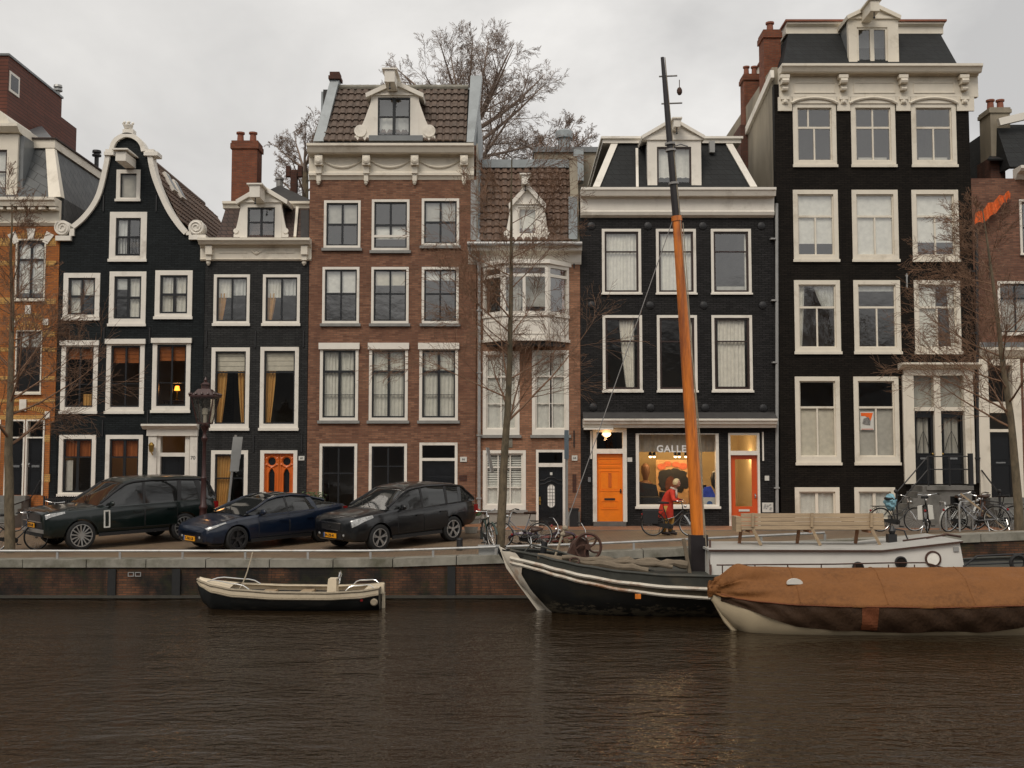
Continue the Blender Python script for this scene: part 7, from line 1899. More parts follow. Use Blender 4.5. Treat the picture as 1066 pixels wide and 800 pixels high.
# ------------------------------------------------------------------ bicycles
def paintb(n, c): plain(n, c, .35, .15, 8, coat=.3)
paintb('bike_black', (.012,.012,.012)); paintb('bike_green', (.03,.05,.04)); paintb('bike_grey', (.16,.16,.17)); paintb('bike_red', (.22,.04,.025)); paintb('bike_white', (.5,.5,.47)); paintb('bike_plum', (.05,.025,.05))
plain('saddle_brown', (.05,.025,.015), .5); plain('bag_black', (.012,.012,.013), .7, .2, 6); plain('bag_blue', (.22,.42,.50), .8, .15, 5)
def bicycle(label, pos, yaw, lean=0.0, frame='bike_black', ladies=True, steer=0.0, bags=None, crate=False, lying=False, wheelmat='rim_silver', group='parked bicycles'):
    t = thing('bicycle', label, 'bicycle', (0,0,0), group)
    r = .345; xr, xf = -.53, .55; rot = Matrix.Translation((xf-.12,0,0)) @ Matrix.Rotation(steer, 4, 'Z') @ Matrix.Translation((-(xf-.12),0,0))
    def wheel(x, tr):
        m = MB(); ring = [(x+r*.93*math.cos(2*math.pi*k/30), 0, r+r*.93*math.sin(2*math.pi*k/30)) for k in range(30)]
        m.tube(ring, .011, 4, closed=True)
        for k in range(18):
            a = 2*math.pi*k/18; m.tube([(x+.025*math.cos(a+.5), .02*(-1)**k, r+.025*math.sin(a+.5)), (x+r*.92*math.cos(a), 0, r+r*.92*math.sin(a))], .0025, 3, caps=False)
        m.ylathe([(.03,-.035),(.03,.035)], (x,0,r), 8)
        ty = MB(); ty.tube([(x+r*.985*math.cos(2*math.pi*k/30), 0, r+r*.985*math.sin(2*math.pi*k/30)) for k in range(30)], .019, 5, closed=True)
        if tr is not None:
            m.v = [tr @ p for p in m.v]; ty.v = [tr @ p for p in ty.v]
        w = m.build('wheel', wheelmat, t, smooth=True); ty.build('tyre', 'rubber', w, smooth=True)
    wheel(xr, None); wheel(xf, rot)
    bb = Vector((-.05,0,.29)); seat = Vector((-.22,0,.80)); hd0 = Vector((.36,0,.62)); hd1 = Vector((.32,0,.84)); ax = Vector((xr,0,r))
    f = MB(); f.s = True
    f.tube([bb, seat], .018, 6); f.tube([hd0, hd1], .02, 6)
    if ladies:
        f.tube([hd0+Vector((0,0,.02)), Vector((.18,0,.45)), Vector((.05,0,.33)), bb], .019, 6); f.tube([hd0+Vector((-.01,0,.14)), Vector((.12,0,.55)), lerp(bb, seat, .38)], .015, 6)
    else:
        f.tube([hd0, bb], .02, 6); f.tube([hd1, lerp(bb, seat, .92)], .018, 6)
    for s in (-.045, .045):
        f.tube([bb+Vector((0,s*.6,0)), ax+Vector((0,s,0))], .011, 5); f.tube([lerp(bb, seat, .85), ax+Vector((0,s,0))], .009, 5)
    f.build('frame', frame, t, smooth=True)
    k = MB(); k.s = True
    for s in (-.045, .045): k.tube([hd0+Vector((.01,s*.7,-.02)), Vector((.44,s,.52)), Vector((xf,s,r))], .012, 5)
    k.tube([hd1, hd1+Vector((-.03,0,.14))], .014, 6)
    k.tube([hd1+Vector((-.20,-.30,.17)), hd1+Vector((-.08,-.27,.19)), hd1+Vector((.02,-.1,.16)), hd1+Vector((.02,.1,.16)), hd1+Vector((-.08,.27,.19)), hd1+Vector((-.20,.30,.17))], .012, 6)
    k.ball(hd1+Vector((.08,0,.02)), .045, 8)
    k.v = [rot @ p for p in k.v]; ho = k.build('handlebar', 'chrome', t, smooth=True)
    g = MB()
    for s in (-1,1): g.tube([rot @ (hd1+Vector((-.20,s*.30,.17))), rot @ (hd1+Vector((-.09,s*.275,.19)))], .018, 6)
    g.build('grip', 'rubber', ho)
    s_ = MB(); s_.s = True; s_.tube([seat, seat+Vector((-.02,0,.12))], .014, 6)
    s_.hexa([(-.38,-.10,.93),(-.06,-.025,.93),(-.06,.025,.93),(-.38,.10,.93)], [(-.38,-.09,1.0),(-.06,-.02,.975),(-.06,.02,.975),(-.38,.09,1.0)]); s_.build('saddle', 'saddle_brown' if frame != 'bike_black' else 'rubber', t)
    def arcp(x, a0, a1, rr, n=12): return [(x+rr*math.cos(R(lerp(a0,a1,i/n))), 0, r+rr*math.sin(R(lerp(a0,a1,i/n)))) for i in range(n+1)]
    for x, a0, a1, tr in ((xr, 20, 200, None), (xf, 10, 150, rot)):
        m = MB(); pts = arcp(x, a0, a1, r+.045); vs = []
        for q in pts: vs += [(q[0],-.028,q[2]),(q[0],.028,q[2])]
        m.add(vs, [(2*i,2*i+1,2*i+3,2*i+2) for i in range(len(pts)-1)])
        if tr is not None: m.v = [tr @ p for p in m.v]
        m.build('mudguard', frame, t)
    m = MB(); m.prism([(-.02,.36),(.06,.30),(.04,.22),(-.05,.20),(xr,.31),(xr-.04,.345),(xr,.38)], -.07, -.045); m.build('chain_case', 'rubber' if frame != 'bike_red' else frame, t)
    m = MB(); m.tube([bb+Vector((0,-.09,0)), bb+Vector((.10,-.09,-.13))], .010, 5); m.tube([bb+Vector((0,.09,0)), bb+Vector((-.10,.09,.13))], .010, 5); m.tube([bb+Vector((0,-.09,0)), bb+Vector((0,.09,0))], .014, 6)
    m.box(.0,.10,-.20,-.10,.15,.175); m.box(-.20,-.10,.10,.20,.41,.435); m.build('pedals', 'rubber', t)
    m = MB(); zr = .74
    for s in (-.06, .06): m.tube([(-.25,s,zr), (-.82,s,zr)], .008, 5); m.tube([(-.72,s,zr), (xr,s*.9,r)], .007, 5)
    for x in (-.3,-.45,-.6,-.78): m.tube([(x,-.06,zr),(x,.06,zr)], .007, 5)
    m.build('rear_rack', 'bike_black', t)
    m = MB(); m.ball((-.84,0,.62), .035, 6); m.build('rear_light', 'tail_red', t)
    if not lying: 
        m = MB(); m.tube([(-.30,.05,.30), (-.38,.17,.0)], .012, 5); m.build('kick_stand', 'chrome', t)
    if bags:
        for s in (-1, 1):
            m = MB(); m.hexa([(-.80,s*.08,.38),(-.40,s*.08,.36),(-.40,s*.20,.37),(-.80,s*.20,.39)], [(-.84,s*.07,.76),(-.36,s*.07,.76),(-.37,s*.19,.74),(-.83,s*.19,.74)]); m.build('pannier', bags, t)
    if crate:
        m = MB(); x0, x1, y0, y1, z0, z1 = .38, .78, -.22, .22, .78, 1.02
        m.box(x0,x1,y0,y1,z0,z0+.02)
        for q in ((x0,x1,y0,y0+.02),(x0,x1,y1-.02,y1),(x0,x0+.02,y0,y1),(x1-.02,x1,y0,y1)):
            for zz in (z0+.03, z0+.11, z0+.19): m.box(*q, zz, zz+.05)
        m.build('front_crate', 'bike_black', t)
    t.rotation_euler = (lean, 0, yaw)
    if lying:
        t.rotation_euler = (R(lying), 0, yaw)
    t.location = pos
    return t

def bicycles():
    def P(px, py, Y): x = PX(px, py, Y); return (x, Y, zg(x, Y))
    bicycle('dark green upright bicycle turned towards the canal beside the middle tree trunk', P(509, 566, 29.9), R(-80), R(5), 'bike_green', False, steer=R(12))
    bicycle('grey step-through bicycle with dark saddle leaning behind the middle tree', P(541, 566, 29.6), R(164), R(13), 'bike_grey', True, steer=R(22), wheelmat='bike_white')
    bicycle('plum coloured bicycle tipped over on the street next to the grey leaning one', (lambda p: (p[0], p[1], p[2]+.05))(P(562, 566, 30.2)), R(8), 0, 'bike_plum', True, lying=62)
    bicycle('red bicycle lying flat on the street near the short wooden bollard', (lambda p: (p[0], p[1], p[2]+.06))(P(583, 565, 30.5)), R(20), 0, 'bike_red', True, lying=74)
    bicycle('dark bicycle partly hidden by the left tree with pale wheel', P(16, 570, 29.9), R(40), R(-5), 'bike_black', True, steer=R(10))
    bicycle('bicycle with chrome handlebars parked behind the bonnet of the green suv', P(52, 550, 33.4), R(-62), R(-4), 'bike_black', True, steer=R(-8))
    bicycle('black bicycle with light blue bag over its saddle standing by the stone steps', P(934, 552, 32.6), R(8), R(5), 'bike_black', True)
    bicycle('black bicycle with white pannier seen from its narrow end by the stone steps', P(966, 555, 30.4), R(68), R(-3), 'bike_black', False, steer=R(16), bags='white_plate')
    bicycle('silver bicycle leaning left with crossed wheels in the right bicycle cluster', P(1001, 554, 30.6), R(28), R(13), 'bike_white', False, steer=R(25))
    bicycle('grey bicycle with raised handlebars leaning right in the right bicycle cluster', P(1018, 554, 30.0), R(136), R(-10), 'bike_grey', True, steer=R(-20), wheelmat='bike_white')
    bicycle('dark red bicycle behind the cluster nearest the right tree', P(1036, 553, 31.2), R(152), R(7), 'bike_black', False)
    p = P(937, 530, 32.55); rng = random.Random(6); m = MB(); m.s = True
    m.ball((0,0,0), 1, 22)
    m.v = [Vector((p[0]-.28+q.x*.17*(1+.28*math.sin(q.z*7+q.y*5)*math.cos(q.x*6)), p[1]+q.y*.13*(1+.25*math.sin(q.z*9+q.x*4)), p[2]+.84+q.z*.23*(1+.18*math.sin(q.x*8+q.y*6)))) for q in m.v]
    tag(m.build('plastic_bag', 'bag_blue', None, smooth=True), 'light blue plastic bag pulled over the saddle of the black bicycle by the steps', 'bag')
    for i, (px, Y) in enumerate(((982, 30.7), (1006, 30.2))):                                              # hooped racks
        q = P(px, 553, Y); m = MB(); d = .04 if i == 0 else .3
        m.tube([(q[0]-d,Y-.3,q[2]), (q[0]-d,Y-.3,q[2]+.72), (q[0]-d*.8,Y-.26,q[2]+.80), (q[0]+d*.8,Y+.26,q[2]+.80), (q[0]+d,Y+.3,q[2]+.72), (q[0]+d,Y+.3,q[2])], .028, 8)
        tag(m.build('bicycle_rack', 'galvanised', None, smooth=True), ('galvanised hoop stand between the white pannier bicycle and the silver one', 'galvanised hoop stand under the crossed bicycles at the right')[i], 'bicycle rack', 'bicycle hoops')
    a, b = P(1020, 540, 30.0), P(1049, 554, 29.6); m = MB(); m.bar((a[0]-.5,30.0,a[2]+1.0), (b[0],29.7,b[2]+.02), .07, .045)
    tag(m.build('plank', 'wood_grey', None), 'loose wooden plank leaning against the bicycles by the right tree', 'plank')
# ------------------------------------------------------------------ boats
plain('hull_black', (.010,.011,.011), .45, .3, 2.5, bump=.08, dirt=(.032,.028,.018), dirt_at=(.5,.8), stretch=(.5,1,1.5))
def scum(m):
    nt = m.node_tree; b = nt.nodes['Principled BSDF']; tc = nt.nodes.new('ShaderNodeTexCoord'); sp = nt.nodes.new('ShaderNodeSeparateXYZ'); nt.links.new(tc.outputs['Object'], sp.inputs[0])
    d = _n(nt, 'ShaderNodeMath', operation='SUBTRACT'); d.inputs[1].default_value = .09; nt.links.new(sp.outputs[2], d.inputs[0])
    a = _n(nt, 'ShaderNodeMath', operation='ABSOLUTE'); nt.links.new(d.outputs[0], a.inputs[0])
    n = _noise(nt, _coord(nt, (3,3,9)), 1.6, 6, .75); k = _n(nt, 'ShaderNodeMath', operation='MULTIPLY'); k.inputs[1].default_value = .22; nt.links.new(_ramp(nt, n, .45, .62), k.inputs[0])
    c = _n(nt, 'ShaderNodeMath', operation='LESS_THAN'); nt.links.new(a.outputs[0], c.inputs[0]); nt.links.new(k.outputs[0], c.inputs[1])
    src = b.inputs['Base Color'].links[0].from_socket
    nt.links.new(_mixc(nt, c.outputs[0], src, (.10,.085,.06)), b.inputs['Base Color'])
scum(M['hull_black'])
plain('hull_navy', (.008,.010,.011), .35, .2, 3, coat=.2)
plain('hull_cream', (.55,.45,.30), .5, .1, 2, dirt=(.30,.23,.14), dirt_at=(.5,.85), stretch=(.5,1,2))
plain('boat_cream', (.66,.56,.41), .45, .08, 3, dirt=(.42,.34,.24), dirt_at=(.55,.85))
plain('stem_white', (.64,.58,.48), .55, .1, 4, dirt=(.38,.20,.10), dirt_at=(.55,.75), bump=.1)
plain('strake_white', (.60,.55,.46), .55, .12, 6, dirt=(.30,.13,.05), dirt_at=(.52,.68), stretch=(.5,1,1))
plain('band_olive', (.085,.07,.045), .7, .4, 4, dirt=(.03,.028,.02))
plain('deck_green', (.038,.039,.032), .7, .3, 3, bump=.15, dirt=(.09,.075,.05))
plain('cabin_white', (.66,.64,.59), .45, .05, 2, dirt=(.42,.39,.33), dirt_at=(.58,.85))
plain('cabin_roof', (.40,.39,.36), .6, .1, 2, dirt=(.24,.23,.2))
plain('rust_iron', (.060,.026,.016), .75, .4, 8, bump=.3)
plain('deck_brown', (.16,.125,.085), .8, .25, 5, bump=.2)
def tarp_mat(name, c, dk):
    m, nt, b = _nt(name)
    vec = _coord(nt); f = _noise(nt, _coord(nt, (.6,1,1.4)), 2.2, 7, .68); g = _noise(nt, vec, 14, 4)
    c1 = _mixc(nt, _ramp(nt, f, .34, .66), dk, c); st = _noise(nt, _coord(nt, (.5,1,.9)), 1.3, 7, .7); c1 = _mixc(nt, _ramp(nt, st, .50, .66), c1, sc3(dk, .55)); nt.links.new(_mixc(nt, _ramp(nt, g, .3, .8), sc3(c, .86), c1), b.inputs['Base Color'])
    b.inputs['Roughness'].default_value = .75; b.inputs['Specular IOR Level'].default_value = .25
    w = _noise(nt, _coord(nt, (1.2,1,.7)), 2.8, 6, .6); _bump(nt, b, w, .8, .09)
    return m
tarp_mat('tarp_orange', (.235,.096,.029), (.135,.056,.019)); tarp_mat('tarp_dark', (.058,.030,.015), (.032,.017,.010)); tarp_mat('tarp_rust', (.19,.06,.024), (.12,.04,.017))

def hullS(tab, cy, e=.55):
    def S(x, t, s):
        b, zs, zk = catmull(tab, x)
        return Vector((x, cy + s*b*max(0, math.sin(t*math.pi/2))**e, lerp(zk, zs, t)))
    return S
def skin(mb, S, x0, x1, t0, t1, s, nx=60, nt=8, off=0.0):
    mb.s = True
    mb.grid(lambda u, v: S(lerp(x0,x1,u), lerp(t0,t1,v), s) + Vector((0, s*off, 0)), nx, nt)

def motor_boat():
    cy = 26.35
    t = thing('motor_boat', 'small open motorboat with black hull and cream deck moored at the quay wall', 'boat', (PX(300,630,cy), cy, 0))
    xb, xs = PX(206, 605, cy), PX(397, 612, cy)
    tab = [(xb,.02,.66,.45),(xb+.12,.16,.62,.12),(xb+.45,.42,.55,-.15),(xb+1.0,.62,.48,-.25),(xb+2.0,.76,.43,-.25),(xb+3.2,.76,.42,-.25),(xb+3.9,.68,.45,-.25),(xs,.56,.50,-.15)]
    S = hullS(tab, cy, .5)
    m = MB()
    for s in (-1, 1): skin(m, S, xb, xs, 0, .84, s)
    m.s = False; m.add([S(xs, i/8, -1) for i in range(9)] + [S(xs, i/8, 1) for i in range(8,-1,-1)], [tuple(range(18))])
    m.build('hull', 'hull_navy', t, norm=False)
    m = MB()
    for s in (-1, 1):
        skin(m, S, xb, xs, .84, 1, s, 60, 3, .012)
        m.grid(lambda u, v: (lambda p: Vector((p.x, lerp(p.y+s*.012, cy+(p.y-cy)*.72, v), p.z+.015)))(S(lerp(xb, xs, u), 1, s)), 60, 2)
    m.build('gunwale', 'boat_cream', t, norm=False)
    m = MB()
    for s in (-1, 1): m.tube([S(lerp(xb, xs, i/40), .80, s)+Vector((0,s*.02,0)) for i in range(41)], .022, 6); m.tube([S(lerp(xb, xs, i/40), 1, s)+Vector((0,s*.01,.01)) for i in range(41)], .03, 6)
    m.build('rubbing_strake', 'rope', t, smooth=True)
    m = MB(); m.grid(lambda u, v: (lambda a: Vector((a.x, lerp(cy-(cy-a.y)*.74, cy+(cy-a.y)*.74, v), .20)))(S(lerp(xb+.5, xs-.05, u), 1, -1)), 30, 4); m.build('floor', 'boat_cream', t)
    m = MB(); m.grid(lambda u, v: (lambda a: Vector((a.x, lerp(a.y, 2*cy-a.y, v), a.z+.03+.05*math.sin(v*math.pi))))(S(lerp(xb+.05, xb+.9, u), 1, -1)), 10, 6); m.build('foredeck', 'boat_cream', t, smooth=True)
    m = MB(); m.grid(lambda u, v: (lambda a: Vector((a.x, lerp(a.y, 2*cy-a.y, v), a.z+.02)))(S(lerp(xs-.35, xs, u), 1, -1)), 6, 4); m.build('stern_deck', 'boat_cream', t)
    for x in (xb+1.5, xb+2.4):
        m = MB(); m.box(x, x+.28, cy-.62, cy+.62, .32, .37); m.build('thwart', 'wood_grey', t)
    cx = PX(346, 610, cy); m = MB(); m.hexa([(cx-.12,cy-.2,.2),(cx+.12,cy-.2,.2),(cx+.12,cy+.2,.2),(cx-.12,cy+.2,.2)], [(cx-.07,cy-.18,.69),(cx+.12,cy-.18,.69),(cx+.12,cy+.18,.69),(cx-.07,cy+.18,.69)]); m.build('console', 'boat_cream', t)
    wx = PX(353.5, 606, cy); m = MB(); m.tube([(wx+.03*math.sin(a*.5236), cy+.16*math.cos(a*.5236), .70+.16*math.sin(a*.5236)) for a in range(12)], .014, 5, closed=True)
    for a in (0, 2.1, 4.2): m.tube([(wx,cy,.70),(wx,cy+.16*math.cos(a),.70+.16*math.sin(a))], .01, 4)
    m.tube([(wx,cy,.70),(cx+.12,cy,.62)], .015, 5); m.build('steering_wheel', 'chrome', t, smooth=True)
    for xa, xc, s in ((xb+.25, xb+1.35, 1), (xb+.25, xb+1.35, -1), (xs-.75, xs-.12, 1), (xs-.75, xs-.12, -1)):
        pts = []
        for i in range(9):
            u = i/8; p = S(lerp(xa, xc, u), 1, s); pts.append(p + Vector((0, -s*.08, .03 + .10*min(1, 6*min(u, 1-u)))))
        m = MB(); m.tube(pts, .014, 5); m.build('grab_rail', 'chrome', t, smooth=True)
    m = MB(); m.box(xs-.02, xs+.07, cy-.12, cy+.12, .34, .56); m.box(xs+.02, xs+.09, cy-.035, cy+.035, -.1, .36); m.build('outboard_bracket', 'boat_cream', t)
    m = MB(); m.ylathe([(.06,-.60),(.085,-.58),(.085,-.54),(.06,-.50)], (xs-.10, cy, .20), 14); m.build('stern_fender', 'rope', t)
    m = MB(); p = S(xs-.38, .72, -1); m.box(p.x-.03, p.x+.03, p.y-.012, p.y+.02, p.z-.03, p.z+.03); m.build('reflector', 'tail_red', t)
    a, b = at(263, 575, QY+.1), S(xb+1.12, 1, -1); pts = [a.lerp(b, i/10) + Vector((0,0,-.12*math.sin(math.pi*i/10))) for i in range(11)]
    m = MB(); m.tube(pts, .016, 5); tag(m.build('mooring_rope', 'rope', None, smooth=True), 'slack mooring rope from the guard rail down to the small motorboat', 'rope', None)

def barge():
    cy = 26.05
    t = thing('sailing_barge', 'old black sailing barge with white stem, white strakes, tall orange mast and white cabin', 'boat', (5, cy, 0))
    tab = [(-.33,.02,1.42,1.30),(-.1,.20,1.385,.98),(.25,.50,1.345,.50),(.6,.80,1.30,.14),(1.0,1.08,1.22,-.2),(1.6,1.36,1.12,-.3),(2.4,1.58,1.02,-.35),(3.4,1.68,.95,-.35),(4.6,1.72,.93,-.35),(8,1.74,.92,-.35),(10.5,1.66,.97,-.35),(12,1.3,1.08,-.3),(13.2,.25,1.2,-.1)]
    S = hullS(tab, cy, .42); x0, x1 = -.33, 13.2
    m = MB()
    for s in (-1, 1): skin(m, S, x0, x1, 0, 1, s, 110, 12)
    m.build('hull', 'hull_black', t, norm=False)
    # pale weathered scum line is part of the hull paint; deck, bulwark top, strakes
    m = MB(); m.grid(lambda u, v: (lambda a: Vector((a.x, lerp(a.y, 2*cy-a.y, v), a.z-.07+.05*math.sin(v*math.pi))))(S(lerp(x0+.1, x1-.1, u), 1, -1)), 60, 8); m.build('deck', 'deck_green', t, smooth=True)
    xs = [lerp(x0+.3, x1, i/90) for i in range(91)]
    def at_z(x, dz, s):                                  # the point of the hull side dz below the sheer
        b, zs, zk = catmull(tab, x); return S(x, max(.02, 1-dz/(zs-zk)), s)
    for s in (-1, 1):
        m = MB(); m.tube([S(x, 1, s)+Vector((0,0,.01)) for x in xs], .035, 6); m.build('bulwark_rail', 'deck_green', t, smooth=True)
        for d0, d1, r in ((.17, .27, .045), (.275, .475, .040)):
            m = MB(); m.tube([at_z(x, pw(x, [(0,d0),(4.3,d1),(13,d1)]), s)+Vector((0,s*.02,0)) for x in xs], r, 6); m.build('strake', 'strake_white', t, smooth=True)
        m = MB(); vs = []
        for x in xs:
            vs += [at_z(x, pw(x,[(0,.19),(4.3,.29)]), s)+Vector((0,s*.008,0)), at_z(x, pw(x,[(0,.26),(4.3,.46)]), s)+Vector((0,s*.008,0))]
        m.add(vs, [(2*i,2*i+1,2*i+3,2*i+2) for i in range(len(xs)-1)]); m.build('strake_band', 'band_olive', t, norm=False)
        m = MB(); vs = []; ys = [x for x in xs if x > .25]
        for x in ys: vs += [at_z(x, .01, s)+Vector((0,s*.008,0)), at_z(x, pw(x,[(0,.16),(4.3,.26)]), s)+Vector((0,s*.008,0))]
        m.add(vs, [(2*i,2*i+1,2*i+3,2*i+2) for i in range(len(ys)-1)]); m.build('bulwark_band', 'deck_green', t, norm=False)
    poly = [(519.5,569),(537.5,578.5),(533.5,586),(536.5,593),(546,605),(569,634),(569,640),(560,636),(540,609),(527,591)]
    m = MB(); m.prism([(at(x,y,cy).x, at(x,y,cy).z) for x, y in poly], cy-.10, cy+.10); so = m.build('stem', 'stem_white', t)
    kx = [(1.40,-.33),(.98,-.1),(.50,.25),(.14,.6),(-.2,1.0)][::-1]
    for s in (-1, 1):
        def ck(u, v):
            z = lerp(-.12, 1.36, v); xk = pw(z, kx); w = pw(z, [(-.1,.14),(.5,.18),(.85,.22),(1.12,.44),(1.3,.40),(1.36,.36)]); x = xk + w*u
            b, zs, zk = catmull(tab, x); tt = min(1, max(0, (z-zk)/(zs-zk))); p = S(x, tt, s); return Vector((x, p.y + s*(.022 if u > 0 else -.02), min(z, zs)))
        m = MB(); m.grid(ck, 8, 30); m.build('bow_cheek', 'stem_white', so, smooth=True, norm=False)
    p = at(664, 621, 24.3); m = MB(); m.box(p.x-.06, p.x+.06, p.y-.05, p.y+.02, p.z-.05, p.z+.05); m.build('hull_fitting', 'mast_orange', t)
    # tall mast in its case
    Ym = 25.9
    b0, b1, b2, b3 = at(727.5, 600, Ym), at(727, 559, Ym), at(704.5, 228, Ym), at(689.5, 60, Ym)
    m = MB(); m.s = True; pts = [b1.lerp(b2, i/12) for i in range(13)]; m.tube(pts, [lerp(.158, .104, i/12) for i in range(13)], 14)
    mo = m.build('mast', 'mast_orange', t, smooth=True)
    m = MB(); m.s = True; pts = [b2.lerp(b3, i/10) for i in range(11)]; m.tube(pts, [lerp(.100, .042, (i/10)**1.3) for i in range(11)], 12); m.build('topmast', 'mast_black', mo, smooth=True)
    m = MB(); m.tube([b2+(b2-b3).normalized()*.06, b2+(b3-b2).normalized()*.06], .125, 14); m.build('mast_band', 'mast_orange', mo)
    for f, w in ((.12, .42), (.29, .50)):
        p = b3.lerp(b2, f); q = MB(); q.tube([p+Vector((-.12,0,0)), p+Vector((w*.75,0,.02))], .022, 5); q.build('spreader', 'steel_wire', mo)
    for f in (.545, .585, .79):
        p = b3.lerp(b2, f); q = MB(); q.tube([p, p+(b3-b2).normalized()*.05], .125, 12); q.build('mast_band', 'steel_wire', mo)
    p = b3.lerp(b2, .14)+Vector((.36,0,-.28)); q = MB(); q.ball(p, .085, 8, (.8,.8,1.2)); q.tube([p, p+Vector((0,0,.28))], .01, 4); q.build('mast_ball', 'rust_iron', mo)
    p = b3.lerp(b2, .56); q = MB(); q.tube([p, p+Vector((.25,0,.08)), p+Vector((.42,0,.02))], .02, 5); q.build('mast_hook', 'steel_wire', mo)
    q = MB(); q.hexa([(b0.x-.20,Ym-.2,.8),(b0.x+.20,Ym-.2,.8),(b0.x+.20,Ym+.2,.8),(b0.x-.20,Ym+.2,.8)], [(b1.x-.21,Ym-.2,b1.z+.05),(b1.x+.19,Ym-.2,b1.z+.05),(b1.x+.19,Ym+.2,b1.z+.05),(b1.x-.21,Ym+.2,b1.z+.05)]); q.build('mast_case', 'mast_black', t)
    a, c = at(711.5, 561, 25.4), at(718, 597, 25.4); q = MB(); q.bar(a, c, .08, .06); q.build('mast_support', 'deck_brown', t)
    a, c = at(739, 563, 25.5), at(740, 612, 24.6); q = MB(); q.bar(a, c, .05); q.build('mast_support', 'rust_iron', t)
    # rigging
    top = at(700.5, 229, Ym); low = at(588, 550, 26.3); foot = at(577, 582, 26.2)
    q = MB(); q.tube([top, low], .011, 5); q.build('stay', 'steel_wire', t)
    q = MB(); q.tube([low, foot], .03, 6); q.ball(low, .07, 8); q.ball(low.lerp(foot,.2), .06, 8); q.build('tackle', 'rope', t)
    q = MB(); q.tube([at(711, 232, 25.75), at(723, 400, 25.6), at(737.5, 600, 25.4)], .011, 4); q.tube([at(683.5,60,Ym)+Vector((.2,0,0)), at(708, 230, 25.8), at(730, 470, 25.7), at(733, 560, 25.7)], .011, 4); q.build('halyard', 'rope', t)
    # anchor winch with spoked flywheel
    wc = at(612, 569.5, 25.5); q = MB(); R0 = .30
    q.tube([(wc.x+R0*math.cos(a*.2618), wc.y, wc.z+R0*math.sin(a*.2618)) for a in range(24)], .035, 6, closed=True); q.ylathe([(.07,-.06),(.07,.06)], wc, 10)
    for k in range(5):
        a = k*2*math.pi/5; q.tube([(wc.x+rr*math.cos(a+rr*2.8), wc.y, wc.z+rr*math.sin(a+rr*2.8)) for rr in (.05,.12,.19,.29)], .025, 5)
    wo = q.build('winch_wheel', 'rust_iron', t, smooth=True)
    q = MB(); z = 1.0; q.prism([(wc.x-.62, z), (wc.x+.05, z), (wc.x+.02, wc.z+.1), (wc.x-.18, wc.z+.22), (wc.x-.34, wc.z+.05)], wc.y+.08, wc.y+.55); q.ylathe([(.17,.1),(.14,.3),(.17,.9)], (wc.x-.2, wc.y, wc.z-.05), 14); q.build('winch', 'rust_iron', t)
    p = at(564, 577, 25.7); q = MB(); q.tube([p+Vector((0,0,-.15)), p+Vector((.07,0,.28))], .075, 10); q.build('bollard', 'black_iron', t, smooth=True)
    q = MB(); q.tube([at(546,575,25.6), at(553,567,25.6), at(567,570,25.5), at(590,577,25.3), at(618,585,25.1), at(650,590,25.0), at(680,594,24.8)], .022, 6); q.build('deck_pipe', 'deck_green', t, smooth=True)
    # spars and stowed canvas along the deck
    for (p0, p1, r, mt) in ((at(560,582,25.3), at(675,596,24.75), .075, 'deck_brown'), (at(585,583,25.1), at(700,592,25.0), .055, 'deck_brown'), (at(620,586,25.4), at(715,590,25.4), .09, 'deck_brown')):
        q = MB(); n = 14; rg = random.Random(int(p0.x*100)); q.tube([p0.lerp(p1, i/n)+Vector((0,0,.05+.02*math.sin(i*1.7))) for i in range(n+1)], [r*(.75+.5*rg.random()) for i in range(n+1)], 8); q.build('stowed_canvas', mt, t, smooth=True)
    for px, py in ((630, 594), (598, 586)):
        p = at(px, py, 24.9); q = MB(); q.tube([p+Vector((.11*math.cos(a*.7),.05*math.sin(a*.7),.04+.07*math.sin(a*.7))) for a in range(9)], .022, 5, closed=True); q.build('cleat_ring', 'rust_iron', t, smooth=True)
    # white cabin
    yn, yf = 25.0, 27.15
    xa, xb, xc = PX(739.5, 575, yn), PX(918, 575, yn), PX(999, 565, yn); xd = PX(1004.5, 592, yn)
    za, zb, zc = at(760,574,yn).z, at(918,574.5,yn).z, at(999,565,yn).z
    q = MB(); pr = [(xa,.75),(xd+.02,.75),(xd,1.0),(xc,zc),(xb,zb),(xa,za)]
    q.prism(pr, yn, yf); co = q.build('cabin', 'cabin_white', t)
    q = MB()
    for (u0, z0, u1, z1) in ((xa-.05, za, xb, zb), (xb, zb, xc+.05, zc)):
        q.hexa([(u0,yn-.06,z0+.003),(u1,yn-.06,z1+.003),(u1,yf+.06,z1+.003),(u0,yf+.06,z0+.003)], [(u0,yn-.05,z0+.05),(u1,yn-.05,z1+.05),(u1,yf+.05,z1+.06),(u0,yf+.05,z0+.06)])
    q.build('cabin_roof', 'cabin_roof', co)
    q = MB()
    for (u0, z0, u1, z1) in ((xa-.05, za, xb, zb), (xb, zb, xc+.05, zc)): q.bar((u0,yn-.068,z0+.02),(u1,yn-.068,z1+.02), .016, .035)
    q.build('roof_edge', 'rust_iron', co)
    for px, py, r, pale in ((893, 591, .13, 0), (937.5, 585.5, .135, 0), (971, 582, .18, 1)):
        p = at(px, py, yn); q = MB(); q.ylathe([(r,.0),(r,-.04),(r*.8,-.045),(r*.8,0)], p, 24); po = q.build('porthole', 'rust_iron' if pale else 'black_iron', co)
        q = MB(); q.ylathe([(r*.79,-.02),(r*.79,-.03)], p, 20); q.build('porthole_pane', 'net_curtain' if pale else 'car_glass', po)
    p = at(995, 572, yn); q = MB(); q.box(p.x-.06, p.x+.06, yn-.03, yn, p.z-.05, p.z+.05); q.build('cabin_light', 'grey_paint', co)
